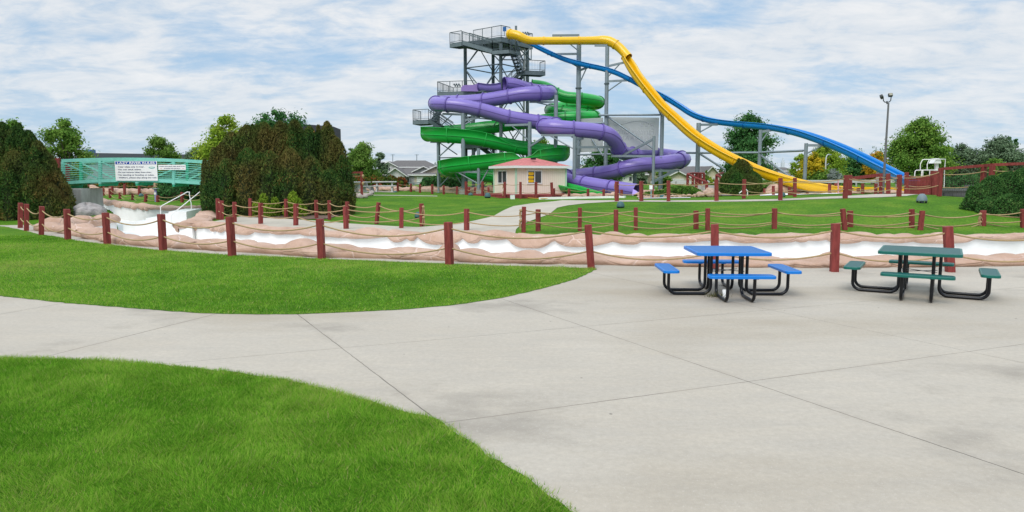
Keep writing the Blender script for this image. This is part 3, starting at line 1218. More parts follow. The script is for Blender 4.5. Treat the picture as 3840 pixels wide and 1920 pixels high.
def rope_fence(label, posts, fr=(0.86, 0.40), sag=0.10, rr=0.019, w=0.14, group=None, skip=(), knots=(), rz=None, name='rope_fence', nrope=14):
    """posts: list of (base, top) vectors in order"""
    c = posts[0][0]
    root = thing(name, label, 'rope fence', c, group)
    for i, (b, t) in enumerate(posts):
        mb = MB()
        j = i if i < len(posts) - 1 else i - 1
        dv = posts[j + 1][0] - posts[j][0]
        ang = math.atan2(dv.y, dv.x) + random.Random(i * 7 + len(posts)).uniform(-.12, .12) if rz is None else rz
        post_mesh(mb, b, t, w, ang)
        mb.build('post', root)
        if i in knots:
            for f in fr:
                mk = MB()
                q = b.lerp(t, f) + Vector((0, -.03, 0)) + (dv.normalized() * (0.10 if i == len(posts) - 1 else -0.10))
                rs = random.Random(i)
                mk.lathe(q, [(0.0, .05), (.045, .03), (.055, 0), (.04, -.04), (0, -.055)], M_ROPE, 8)
                for k in range(9):
                    e = q + Vector((rs.uniform(-.06, .06), rs.uniform(-.05, .05), rs.uniform(-.36, -.18)))
                    mk.tube([q, q.lerp(e, .4) + Vector((rs.uniform(-.04, .04), 0, 0.02)), e], .010, M_ROPE, 5)
                mk.build('rope_knot', root)
    for i in range(len(posts) - 1):
        if i in skip:
            continue
        (b0, t0), (b1, t1) = posts[i], posts[i + 1]
        ln = (b1 - b0).length
        rs = random.Random(i * 3 + 5)
        for f in fr:
            mb = MB()
            sg = sag * rs.uniform(.8, 1.25) * min(1.6, ln / 2.0)
            mb.tube(sag_pts(b0.lerp(t0, f), b1.lerp(t1, f), sg, nrope), rr, M_ROPE, 6)
            mb.build('rope', root, fix=False)
    return root


def px_posts(lst, z=None, d=None):
    """(Xtop, Ytop, Xbot, Ybot[, depth]) -> base on the ground and top"""
    out = []
    for p in lst:
        X0, Y0, X1, Y1 = p[:4]
        if len(p) > 4:
            b = P(X1, Y1, p[4])
            b.z = zg1(b.x, b.y)
        elif z is not None:
            b = G(X1, Y1, z)
        t = P(X0, Y0, b.y)
        out.append((b, t))
    return out


front = px_posts([(4010, 852, 3998, 1021), (3554, 849, 3563, 1019.7), (3134, 838, 3128, 1018.6), (2680, 841, 2681, 1017), (2205, 842.5, 2217, 1005), (1680.5, 832.5, 1686, 992.5), (1199, 821, 1207, 971),
                  (861, 812.5, 871, 961), (604, 803, 612, 940), (395, 797.5, 403, 917), (250, 784, 254.5, 900), (157, 774, 155, 881), (99.5, 765, 99, 865.5), (77, 761, 76, 854.5)], z=0)
rope_fence('weathered red posts with two slack tan ropes running along the plaza and lawn, nearest fence', front, sag=.12, w=0.155, nrope=20)
bank = px_posts([(4010, 786, 4010, 870), (3687, 789, 3686, 868), (3459, 790, 3449, 879), (3188, 790, 3188, 873), (2905, 781, 2903, 876), (2610, 790, 2610, 874), (2310, 786, 2310, 875.5), (2018, 785, 2018, 871),
                 (1750, 783, 1750, 865), (1506, 779, 1505, 854), (1296, 774, 1298, 856), (1109.5, 764, 1109.5, 844), (977.5, 761, 977.5, 838), (879, 757.5, 880, 831), (831, 752.5, 832, 823), (816, 744.5, 818, 821)], z=0.22)
rope_fence('red posts and tan ropes along the far bank directly above the pink rock', bank, sag=.10, w=0.14, nrope=20)
inner_l = px_posts([(938, 744, 939, 816), (1072, 746, 1073, 816), (1185, 750, 1187, 820), (1234, 751, 1236, 824), (1302, 756, 1303, 834), (1420, 759, 1412, 839), (1580, 763, 1582, 849)], z=0.21)
rope_fence('red rope fence round the big evergreen bed, ending in a knotted post', inner_l, sag=.13, w=0.125, knots=(6,))
inner_r = px_posts([(1965, 775, 1963, 871), (2174.5, 779, 2174, 869), (2384, 778, 2384, 870), (2654, 781, 2653, 875), (2905, 784, 2904, 873), (3160, 783, 3170, 877), (3419, 784, 3419, 872), (3687, 792, 3686, 866), (3836, 784, 3836, 868), (4050, 784, 4050, 868)], z=0.24)
rope_fence('red rope fence at the foot of the hill, beginning with a knotted double post', inner_r, sag=.085, w=0.125, knots=(0, 7), nrope=18, fr=(.86, .46))
hill_n = px_posts([(2313, 680, 2313, 754.5, 35), (2405, 679, 2405, 754, 34), (2507, 677, 2507, 756, 33), (2687, 674, 2687, 756, 32), (2927, 667.5, 2926, 755, 30.5), (3174, 657, 3169, 744, 30.3), (3373, 655, 3371, 737, 31.2), (3528, 630, 3522, 730, 31.5)])
rope_fence('red posts with ropes along the near edge of the hilltop path', hill_n, sag=.09, w=0.155, knots=(0,))
hill_f = px_posts([(2791, 672, 2789, 750, 33.6), (2981, 667, 2980, 742, 33.8), (3188, 656, 3186, 733, 33.6), (3303, 653, 3302, 724, 35.5), (3331, 651, 3331, 727, 34.2), (3400, 646, 3399, 722, 35), (3497, 641, 3492, 720, 35.2)])
rope_fence('red posts with ropes along the far edge of the hilltop path', hill_f, sag=.10, w=0.15)
kiosk_f = px_posts([(1748, 681, 1748, 728, 48.6), (1810, 681, 1810, 728, 47.8), (1893, 682, 1893, 746, 46.6), (1952, 682, 1952, 746, 46.2), (2010, 683, 2010, 746, 46), (2068, 684, 2071, 742, 46.4)])
rope_fence('tall red posts with ropes around the deck of the cream kiosk', kiosk_f, sag=.12, w=0.15, rr=.017, knots=(2,))
pool_f = px_posts([(2077, 706, 2077, 743, 47), (2134, 708, 2134, 743, 46), (2205, 708, 2205, 744, 45), (2264, 709, 2264, 745, 44.5), (2331, 711, 2331, 748, 44)])
rope_fence('short red posts with ropes in front of the slide ends', pool_f, sag=.10, w=0.14, rr=.015, fr=(.85, .45))
left_f = px_posts([(1425, 688, 1425, 716, 60), (1492, 685, 1492, 717, 57), (1541, 688, 1541, 719, 56), (1575, 690, 1575, 720.5, 55), (1621, 691, 1621, 725, 53), (1664, 695, 1664, 728, 52), (1714, 699, 1713, 732, 50.5), (1758, 702, 1758, 730, 50.5), (1781, 703, 1781, 728, 51), (1832, 702, 1832, 726, 51)])
rope_fence('row of short red posts with ropes along the far edge of the left lawn', left_f, sag=.10, w=0.14, rr=.015, fr=(.85, .42))
under = px_posts([(389, 697, 389, 735, 58), (412, 706, 413, 748, 52), (450, 722, 450, 747, 50), (498, 727, 497, 756, 47.5), (548, 728, 546, 762, 44), (592, 733, 592, 762, 43.5), (683, 721, 683, 760, 42.5), (760, 724, 760, 762, 42)])
rope_fence('red posts and ropes at the edge of the short lawn under the bridge', under, sag=.12, w=0.15, rr=.018)
under2 = px_posts([(330, 690, 330, 728, 62), (421, 692, 421, 729, 60), (467, 690, 467, 728, 59.5), (522, 690, 522, 727, 59.5), (610, 692, 610, 727, 59)])
rope_fence('row of red posts farthest back beneath the bridge before the pink rock', under2, sag=.12, w=0.17, rr=.016)
pool_low = px_posts([(2866, 707, 2866, 739, 43), (2900, 697, 2900, 738, 41), (2960, 700, 2960, 740, 40), (2970, 716, 2970, 741, 40), (2994, 722, 2994, 739, 41), (3027, 723, 3027, 739, 41), (3070, 724, 3070, 738, 41), (3113, 727, 3113, 737, 41)])
rope_fence('low red posts with sagging cord at the edge of the slide splash pool', pool_low, sag=.10, w=0.13, rr=.014, fr=(.8,))
trough_f = px_posts([(3111, 688, 3111, 715, 41), (3134, 687, 3134, 714, 41.5), (3219, 705, 3218, 729, 39), (3235, 688, 3235, 728, 38.5), (3285, 688, 3284, 727, 38)])
rope_fence('short red posts and ropes in front of the yellow slide runout', trough_f, sag=.10, w=0.14, rr=.015)

# ------------------------------------------------------------------ picnic tables
def rounded_rect(hx, hy, r, n=5):
    pts = []
    for cx, cy, a0 in ((hx - r, hy - r, 0), (-hx + r, hy - r, 90), (-hx + r, -hy + r, 180), (hx - r, -hy + r, 270)):
        for k in range(n + 1):
            a = math.radians(a0 + 90 * k / n)
            pts.append((cx + r * math.cos(a), cy + r * math.sin(a)))
    return pts


def mesh_top_mat(name, col, edge):
    m = bpy.data.materials.new(name)
    m.use_nodes = True
    nt = m.node_tree
    b = nt.nodes['Principled BSDF']
    b.inputs['Roughness'].default_value = 0.4
    b.inputs['Specular IOR Level'].default_value = 0.25
    N, L = nt.nodes.new, nt.links.new
    tc = N('ShaderNodeTexCoord')
    mp = N('ShaderNodeMapping')
    mp.inputs['Scale'].default_value = (28, 60, 1)
    mp.inputs['Rotation'].default_value = (0, 0, math.radians(45))
    L(tc.outputs['Object'], mp.inputs[0])
    v = N('ShaderNodeTexVoronoi')
    v.inputs['Randomness'].default_value = 0.0
    v.inputs['Scale'].default_value = 1
    L(mp.outputs[0], v.inputs['Vector'])
    r = N('ShaderNodeMapRange')
    r.inputs['From Min'].default_value = 0.25
    r.inputs['From Max'].default_value = 0.4
    L(v.outputs['Distance'], r.inputs['Value'])
    mx = N('ShaderNodeMix')
    mx.data_type = 'RGBA'
    mx.inputs['A'].default_value = (*[c * .45 for c in col], 1)
    mx.inputs['B'].default_value = (*[c * .82 for c in col], 1)
    L(r.outputs[0], mx.inputs['Factor'])
    L(mx.outputs['Result'], b.inputs['Base Color'])
    return m


def slab(mb, M, hx, hy, z, th, r, mtop, mrim, rim=0.035):
    """coated expanded-metal panel with a rolled rim"""
    outer = rounded_rect(hx, hy, r)
    inner = rounded_rect(hx - rim, hy - rim, max(.01, r - rim))
    mid = rounded_rect(hx - .008, hy - .008, r - .008)
    n = len(outer)
    rings = [(outer, z - th), (outer, z - .010), (mid, z), (inner, z - .002)]
    vs = [M @ Vector((x, y, zz)) for pts, zz in rings for x, y in pts]
    fs = [(k * n + i, k * n + (i + 1) % n, (k + 1) * n + (i + 1) % n, (k + 1) * n + i) for k in range(3) for i in range(n)]
    mb.add(vs, fs, mrim, False)
    mb.add([M @ Vector((x, y, z - .004)) for x, y in inner], [tuple(range(n))], mtop)
    mb.add([M @ Vector((x, y, z - th + .001)) for x, y in outer], [tuple(reversed(range(n)))], mrim)


def u_leg(M, x, y0, y1, z0, z1, zb, r, bend=0.13):
    """tube down from (y0,z0), along the ground, and up to (y1,z1)"""
    pts = [Vector((x, y0, z0))]
    sg = 1 if y1 > y0 else -1
    for k in range(7):
        a = math.pi / 2 * k / 6
        pts.append(Vector((x, y0 + sg * bend * (1 - math.cos(a)), zb + bend * (1 - math.sin(a)))))
    for k in range(7):
        a = math.pi / 2 * k / 6
        pts.append(Vector((x, y1 - sg * bend * (1 - math.sin(a)), zb + bend * (1 - math.cos(a)))))
    pts.append(Vector((x, y1, z1)))
    return [M @ p for p in pts]


def picnic_table(label, corners, col, rimc, tag_name):
    pts = [G(X, Y, .76) for X, Y in corners]
    c = sum(pts, Vector()) / 4
    e = (pts[1] - pts[0]).normalized() + (pts[2] - pts[3]).normalized()
    ang = math.atan2(e.y, e.x)
    root = thing('picnic_table', label, 'picnic table', (c.x, c.y, 0), 'square picnic tables on the plaza')
    M = Matrix.Translation((c.x, c.y, 0)) @ Matrix.Rotation(ang, 4, 'Z')
    mt = mesh_top_mat(tag_name + '_mesh', col, rimc)
    mr = mat(tag_name + '_rim', rimc, 0.34, spec=.35)
    mb = MB()
    slab(mb, M, .61, .61, .765, .052, .085, mt, mr)
    mb.build('tabletop', root)
    for k in range(4):
        R = M @ Matrix.Rotation(math.pi / 2 * k, 4, 'Z')
        mb = MB()
        S = R @ Matrix.Translation((0, -1.0, 0))
        slab(mb, S, .52, .135, .455, .045, .075, mt, mr, rim=.026)
        mb.build('seat', root)
        mb = MB()
        for x in (-.21, .21):
            mb.tube(u_leg(R, x, -.27 - .04 * k % .05, -1.0, .712, .408, .027, .026), .026, M_BLACK, 10)
            mb.obox(R @ Vector((x, -1.0, .405)), R.to_3x3() @ Vector((.035, 0, 0)), R.to_3x3() @ Vector((0, .1, 0)), Vector((0, 0, .006)), M_BLACK)
        mb.build('leg', root)
    mb = MB()
    mb.bar(M @ Vector((-.26, -.2, .40)), M @ Vector((.26, .22, .40)), .03, .008, M_BLACK)
    mb.bar(M @ Vector((-.26, .2, .41)), M @ Vector((.26, -.22, .41)), .03, .008, M_BLACK)
    mb.build('brace', root)
    mb = MB()
    mb.box(M @ Vector((-.235, -.21, .42)), (.05, .05, .05), M_WHITE, ang)
    mb.build('sticker', root)
    return c


tb = picnic_table('bright blue square metal picnic table with four bench seats on black legs', [(2556.5, 920.8), (2816, 923.6), (2908.7, 949.9), (2615, 951)], (0.003, 0.165, 0.52), (0.003, 0.18, 0.60), 'blue_coat')
picnic_table('dark green square metal picnic table with four bench seats on black legs', [(3325, 920.8), (3623, 932), (3596, 958), (3276, 940)], (0.005, 0.105, 0.098), (0.006, 0.125, 0.098), 'green_coat')
mb = MB()
q = G(2716, 1113)
mb.lathe(q, [(.055, 0), (.055, .006), (.034, .008), (.034, .12), (.028, .12), (.028, .02)], M_WHITE, 14)
tag(mb.build('pipe_sleeve'), 'short white pipe stub set in the paving beneath the blue table', 'pipe')
rs = np.random.RandomState(4)
v = []
for k in range(90):
    b = np.array([q.x - .12 + rs.normal(0, .09), q.y + rs.normal(0, .05), 0.0])
    a = rs.uniform(0, 6.28)
    h = rs.uniform(.02, .13)
    v += [b + [math.cos(a) * .006, math.sin(a) * .006, 0], b - [math.cos(a) * .006, math.sin(a) * .006, 0], b + [rs.normal(0, .05), rs.normal(0, .05), h]]
tag(np_mesh('weed', np.array(v), 3, leafmat('weed_leaf', [(0, (.07, .10, .03)), (1, (.2, .16, .08))]), rs.rand(90)), 'small weed growing through the crack under the blue table', 'weed')

# ------------------------------------------------------------------ garden speakers
def dome(label, X0, X1, Y0, Y1, d, m, group='dome garden speakers'):
    b = P((X0 + X1) / 2, Y1, d)
    b.z = zg1(b.x, b.y) - .02
    w = (X1 - X0) / FPX * d / 2
    h = (Y1 - Y0) / FPX * d
    root = thing('dome_speaker', label, 'garden speaker', b, group)
    mb = MB()
    mb.lathe(b + Vector((0, 0, h * .28)), [(w * .96, -.02), (w, 0), (w * .97, h * .12), (w * .88, h * .32), (w * .70, h * .52), (w * .48, h * .66), (w * .40, h * .70), (0, h * .72)], m, 20)
    mb.build('cap', root)
    mb = MB()
    mb.lathe(b, [(w * .42, 0), (w * .40, h * .30), (0, h * .31)], m, 12)
    mb.build('base', root)
    for k in range(4):
        a = math.pi / 4 + k * math.pi / 2
        mb = MB()
        mb.box(b + Vector((math.cos(a) * w * .78, math.sin(a) * w * .78, h * .15)), (w * .34, w * .2, h * .32), M_BLACK, a)
        mb.build('leg', root)


dome('large grey dome speaker alone on the right slope of the hill', 3436, 3474, 744, 780, 28.5, M_SPEAKG)
dome('green dome speaker behind the foot-of-hill fence right of the path', 2311, 2342, 772, 798, 30.5, M_SPEAK)
dome('green dome speaker half hidden behind the knotted post', 1554, 1580, 781, 806, 30, M_SPEAK)
dome('green dome speaker on the lawn before the kiosk deck', 1816, 1841, 727, 748, 46, M_SPEAK)
dome('small sunken green dome beside the steps of the kiosk deck', 1755, 1774, 731, 742, 48, M_SPEAK)
dome('tiny green dome near the concrete picnic tables', 1474, 1491, 725, 731, 55, M_SPEAK)
dome('dark green dome behind the hilltop fence by the splash pool', 2917, 2945, 720, 741, 37, M_SPEAK)
dome('green dome in front of the spreading juniper', 2473, 2495, 732, 746, 41, M_SPEAK)
dome('green dome on the small lawn under the footbridge', 520, 538, 720, 733, 55, M_SPEAK)

# ------------------------------------------------------------------ lettering
def text_mesh(txt, size, m, width=None, bold=0.0, align='LEFT'):
    cu = bpy.data.curves.new('txt', 'FONT')
    cu.body = txt
    cu.size = size
    cu.align_x = align
    cu.offset = bold
    cu.extrude = 0.002
    ob = bpy.data.objects.new('txt', cu)
    C.objects.link(ob)
    bpy.context.view_layer.update()
    dg = bpy.context.evaluated_depsgraph_get()
    me = bpy.data.meshes.new_from_object(ob.evaluated_get(dg))
    bpy.data.objects.remove(ob)
    bpy.data.curves.remove(cu)
    if width:
        xs = [v.co.x for v in me.vertices]
        k = width / (max(xs) - min(xs))
        for v in me.vertices:
            v.co.x *= k
    me.materials.clear()
    me.materials.append(m)
    return me


def put_text(name, me, parent, origin, right, up):
    """place flat lettering with its x axis along right and its y axis along up"""
    r, u = Vector(right).normalized(), Vector(up).normalized()
    n = r.cross(u)
    o = Vector(origin)
    for v in me.vertices:
        c = v.co.copy()
        v.co = o + r * c.x + u * c.y + n * c.z
    ob = bpy.data.objects.new(name, me)
    C.objects.link(ob)
    ob.parent = parent
    ob.matrix_parent_inverse = parent_inv(parent)
    return ob


# ------------------------------------------------------------------ green footbridge, pier, streaked rock, steps and handrails
def bridge():
    root = thing('footbridge', 'arched mint green steel footbridge with rails, crossing the drained river', 'footbridge', P(232, 700, 36))
    D0, D1 = 36.0, 37.5

    def yy(X, top):          # arch read from the photo
        if top:
            return 597.5 + (X - 232) / 552 * 4.5 - 9.5 * (1 - ((X - 500) / 285) ** 2)
        return 690 + (X - 232) / 552 * 3 - 12.5 * (1 - ((X - 510) / 285) ** 2)
    Xs = [232 + 552 * k / 24 for k in range(25)]
    for D, nm in ((D0, 'near'), (D1, 'far')):
        mb = MB()
        for a, b in zip(Xs[:-1], Xs[1:]):
            p, q = P(a, yy(a, 1) + 7, 36), P(b, yy(b, 1) + 7, 36)
            p.y = q.y = D
            mb.bar(p, q, .10, .16, M_TEAL)
            p, q = P(a, yy(a, 0) - 3, 36), P(b, yy(b, 0) - 3, 36)
            p.y = q.y = D
            mb.bar(p, q, .11, .16, M_TEAL)
        mb.build('chord', root)
        for X in (237, 376, 514, 652, 780):
            p, q = P(X, yy(X, 1) + 10, 36), P(X, yy(X, 0) + 9, 36)
            p.y = q.y = D
            mb = MB()
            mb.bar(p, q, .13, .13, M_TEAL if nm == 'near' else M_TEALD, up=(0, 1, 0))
            mb.build('post', root)
        for X0, X1, f in ((237, 376, 0), (376, 514, 0), (652, 514, 0), (780, 652, 0)):
            p, q = P(X0, yy(X0, 1) + 14, 36), P(X1, yy(X1, 0) - 8, 36)
            p.y = q.y = D
            mb = MB()
            mb.bar(p, q, .06, .06, M_TEAL, up=(0, 1, 0))
            mb.build('diagonal', root)
        for k in range(8):
            mb = MB()
            f = (k + 1) / 9.0
            for a, b in zip(Xs[:-1], Xs[1:]):
                p = P(a, yy(a, 1) + 12 + (yy(a, 0) - yy(a, 1) - 18) * f, 36)
                q = P(b, yy(b, 1) + 12 + (yy(b, 0) - yy(b, 1) - 18) * f, 36)
                p.y = q.y = D - (.075 if nm == 'near' else -.075)
                mb.bar(p, q, .02, .026 if nm == 'near' else .016, M_TEAL)
            mb.build('rail', root)
    mb = MB()
    for a, b in zip(Xs[:-1], Xs[1:]):
        p, q = P(a, yy(a, 0) + 3, 36), P(b, yy(b, 0) + 3, 36)
        for v in (p, q):
            v.y = (D0 + D1) / 2
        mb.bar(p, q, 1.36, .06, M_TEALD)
    for X in (237, 376, 514, 652, 780):
        p = P(X, yy(X, 0) + 9, 36)
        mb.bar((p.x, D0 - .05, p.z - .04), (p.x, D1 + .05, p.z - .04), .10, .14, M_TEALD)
    mb.build('deck', root)
    return root


bridge()


def sign_board(label, X0, Y0, X1, Y1, d, name='sign'):
    a, b, c = P(X0, Y1, d), P(X1, Y1, d), P(X0, Y0, d)
    a.y = b.y = c.y = d
    w, h = b.x - a.x, c.z - a.z
    root = thing(name, label, 'sign', a)
    mb = MB()
    mb.box((a.x + w / 2, d, a.z + h / 2), (w, .02, h), M_WHITE)
    mb.build('panel', root)
    return root, a, w, h


M_INK = mat('navy_lettering', (0.02, 0.03, 0.10), 0.6)
M_NAVY = mat('navy_header', (0.012, 0.06, 0.32), 0.5)
d = 35.88
root, a, w, h = sign_board('white lazy river rules board with a blue header, hung on the footbridge railing', 434.5, 604, 592, 677.5, d)
mb = MB()
mb.box((a.x + w / 2, d - .0125, a.z + h * .905), (w * .965, .006, h * .145), M_NAVY)
mb.build('header', root)
put_text('lettering', text_mesh('LAZY RIVER RULES', h * .15, M_WHITE, w * .89, .0035), root, (a.x + w * .055, d - .018, a.z + h * .853), (1, 0, 0), (0, 0, 1))
for k, t in enumerate(['· Clear tubes only in river.', '· Do not stack tubes.', '· Do not remove tubes from river.', '· No standing or kneeling on tubes.', '· Walkers, please stay along the wall.']):
    wd = (.65, .58, .82, .88, .94)[k]
    put_text('lettering', text_mesh(t, h * .095, M_INK, w * wd, .0016), root, (a.x + w * .04, d - .013, a.z + h * (.675 - .138 * k)), (1, 0, 0), (0, 0, 1))
mb = MB()
el = lambda rx, rz, cx, cz: [(a.x + w * cx + rx * math.cos(t), d - .0125, a.z + h * cz + rz * math.sin(t)) for t in [2 * math.pi * i / 24 for i in range(24)]]
mb.poly(el(w * .075, h * .055, .875, .67), mat('emblem_teal', (.10, .38, .36), .5))
e2 = el(w * .060, h * .030, .875, .685)
mb.poly([(x, y - .003, z) for x, y, z in e2], mat('emblem_pale', (.62, .72, .66), .5))
mb.build('emblem', root)
root, a, w, h = sign_board('small white two-line sign beside the big rules board on the footbridge', 594.5, 618, 697, 637, d)
put_text('lettering', text_mesh('ENTERING WAVE CHANNEL. REMAIN SEATED IN TUBE', h * .22, M_INK, w * .92, .0008), root, (a.x + w * .04, d - .013, a.z + h * .60), (1, 0, 0), (0, 0, 1))
put_text('lettering', text_mesh('WAVES BEGIN WHEN HORN BLOWS', h * .22, M_INK, w * .60, .0008), root, (a.x + w * .20, d - .013, a.z + h * .22), (1, 0, 0), (0, 0, 1))
for x in (.06, .86):
    mb = MB()
    mb.box((a.x + w * (x + .04), d - .0125, a.z + h * .30), (w * .08, .005, .012), mat('red_lettering', (.5, .03, .03), .6))
    mb.build('arrow', root)

mb = MB()
b = P(286, 790, 35.4)
mb.box((b.x, 36.3, .60), (.66, 1.9, 1.62), M_CONC, 0, bev=.02)
tag(mb.build('bridge_pier'), 'stained concrete pier holding up the left end of the footbridge', 'pier')
# streaked overhanging rock at the pier's foot
mb = MB()
c0 = P(322, 800, 33.6)
vs, fs = [], []
rs = random.Random(8)
nu, nv = 40, 14
for i in range(nu):
    for j in range(nv):
        u, v = 2 * math.pi * i / nu, math.pi * j / (nv - 1)
        rr = 1 + .10 * math.sin(5 * u + 1) + .08 * math.sin(11 * u + 2 * v) + (.18 * abs(math.sin(4 * u)) if v > 1.9 else 0)
        vs.append((c0.x + .80 * rr * math.sin(v) * math.cos(u), c0.y + 1.0 * rr * math.sin(v) * math.sin(u), .32 + .42 * math.cos(v) * (1 + .15 * math.sin(3 * u)) - (.10 * abs(math.sin(4.5 * u)) if v > 1.9 else 0)))
for i in range(nu):
    for j in range(nv - 1):
        fs.append((i * nv + j, ((i + 1) % nu) * nv + j, ((i + 1) % nu) * nv + j + 1, i * nv + j + 1))
mb.add(vs, fs, M_ROCKD, True)
tag(mb.build('boulder'), 'grey streaked rock bulging out at the foot of the bridge pier', 'boulder')
# entry steps
sx0, sy0 = -15.6, 36.3
mb = MB()
for k in range(5):
    mb.box((sx0 - .55 * k - 1.0, 36.0, -.62 + .08 * (6 - k) - .02), (.8 + .02 * k, 3.4, .16 * (6 - k)), M_CHAN, math.radians(12))
tag(mb.build('entry_steps'), 'white pool steps descending into the drained river behind the handrails', 'steps')
for (xa, ya), (xb, yb), (xc, yc), dd, lab in (((603, 802), (702, 720), (717, 762), 34.6, 'bent white handrail over the entry steps, the one standing free on the left'), ((643, 835), (749, 720), (758, 765), 33.2, 'white handrail over the entry steps, running up behind the evergreen')):
    mb = MB()
    A, B_, E_ = P(xa, ya, dd), P(xb, yb, dd + .6), P(xc, yc, dd + .6)
    A1 = A + Vector((0, 0, .33))
    lowp = A - Vector((0, 0, .9))
    pts = [lowp, A, A1, A1 + (B_ - A1) * .06 + Vector((0, 0, .03)), B_ - (B_ - A1) * .10, B_, B_.lerp(E_, .12) + Vector((.10, 0, .06)), B_.lerp(E_, .25) + Vector((.06, 0, 0)), E_, E_ - Vector((0, 0, .3))]
    mb.tube(pts, .023, M_WHITE, 8)
    tag(mb.build('handrail'), lab, 'handrail')

# ------------------------------------------------------------------ slides
def sweep_frames(ctrl_pts, step):
    """ctrl points (X, Y, depth, extra...) -> sampled world points with interpolated extras"""
    rows = []
    for c in ctrl_pts:
        p = P(c[0], c[1], c[2])
        rows.append([p.x, p.y, p.z] + list(c[3:]))
    return catmull(rows, step)


def frames(pts):
    n = len(pts)
    t = np.gradient(pts, axis=0)
    t /= np.linalg.norm(t, axis=1)[:, None] + 1e-9
    s = np.cross(t, [0, 0, 1.0])
    s /= np.linalg.norm(s, axis=1)[:, None] + 1e-9
    u = np.cross(s, t)
    return t, s, u


def sweep(mb, pts, profs, m, closed=True, smooth_=True):
    """profs: list (per sample) of (side, up) loops"""
    t, s, u = frames(pts)
    k = len(profs[0])
    vs = []
    for i in range(len(pts)):
        for a, b in profs[i]:
            vs.append(pts[i] + s[i] * a + u[i] * b)
    kk = k if closed else k - 1
    fs = [(i * k + j, (i + 1) * k + j, (i + 1) * k + (j + 1) % k, i * k + (j + 1) % k) for i in range(len(pts) - 1) for j in range(kk)]
    mb.add(vs, fs, m, smooth_)


def ring(mb, p, t, s, u, r0, r1, w, m, n=24, a0=0.0, a1=2 * math.pi):
    vs = []
    full = abs(a1 - a0 - 2 * math.pi) < 1e-3
    for k in range(n + (0 if full else 1)):
        a = a0 + (a1 - a0) * k / n
        d = s * math.cos(a) + u * math.sin(a)
        for r, o in ((r0, -w), (r1, -w), (r1, w), (r0, w)):
            vs.append(p + d * r + t * o)
    K = len(vs) // 4
    fs = []
    for k in range(K if full else K - 1):
        for j in range(4):
            a, b = k * 4 + j, k * 4 + (j + 1) % 4
            c, d_ = ((k + 1) % K) * 4 + (j + 1) % 4, ((k + 1) % K) * 4 + j
            fs.append((a, b, c, d_))
    mb.add(vs, fs, m, False)


def tube_slide(root, pts, rad, m, md, joint=2.3, seam=True, name='tube', open_ends=True, first=0.0):
    """closed flume: pts (n,3), rad (n,)"""
    mb = MB()
    n = 28
    profs = []
    for r in rad:
        outer = [(r * math.cos(2 * math.pi * k / n), r * math.sin(2 * math.pi * k / n)) for k in range(n)]
        profs.append(outer)
    sweep(mb, pts, profs, m)
    inn = [[(a * .95, b * .95) for a, b in reversed(p)] for p in profs]
    sweep(mb, pts, inn, m)
    t, s, u = frames(pts)
    for e in (0, len(pts) - 1):
        ring(mb, pts[e], t[e], s[e], u[e], rad[e] * .95, rad[e] * 1.0, .005, m, n)
    tube = mb.build(name, root, fix=False)
    L_ = np.concatenate([[0], np.cumsum(np.linalg.norm(np.diff(pts, axis=0), axis=1))])
    v = first
    while v < L_[-1] - .3:
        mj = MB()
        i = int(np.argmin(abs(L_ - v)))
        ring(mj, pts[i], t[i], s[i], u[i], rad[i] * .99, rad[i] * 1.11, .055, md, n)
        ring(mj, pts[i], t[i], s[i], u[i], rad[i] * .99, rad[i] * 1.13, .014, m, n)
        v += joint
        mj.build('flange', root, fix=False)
    if seam:
        ms = MB()
        for sg in (-1, 1):
            pr = [[(sg * r * .985, -.014), (sg * r * 1.045, -.014), (sg * r * 1.045, .014), (sg * r * .985, .014)] for r in rad]
            sweep(ms, pts, pr, md, smooth_=False)
        ms.build('seam', root)
    return tube


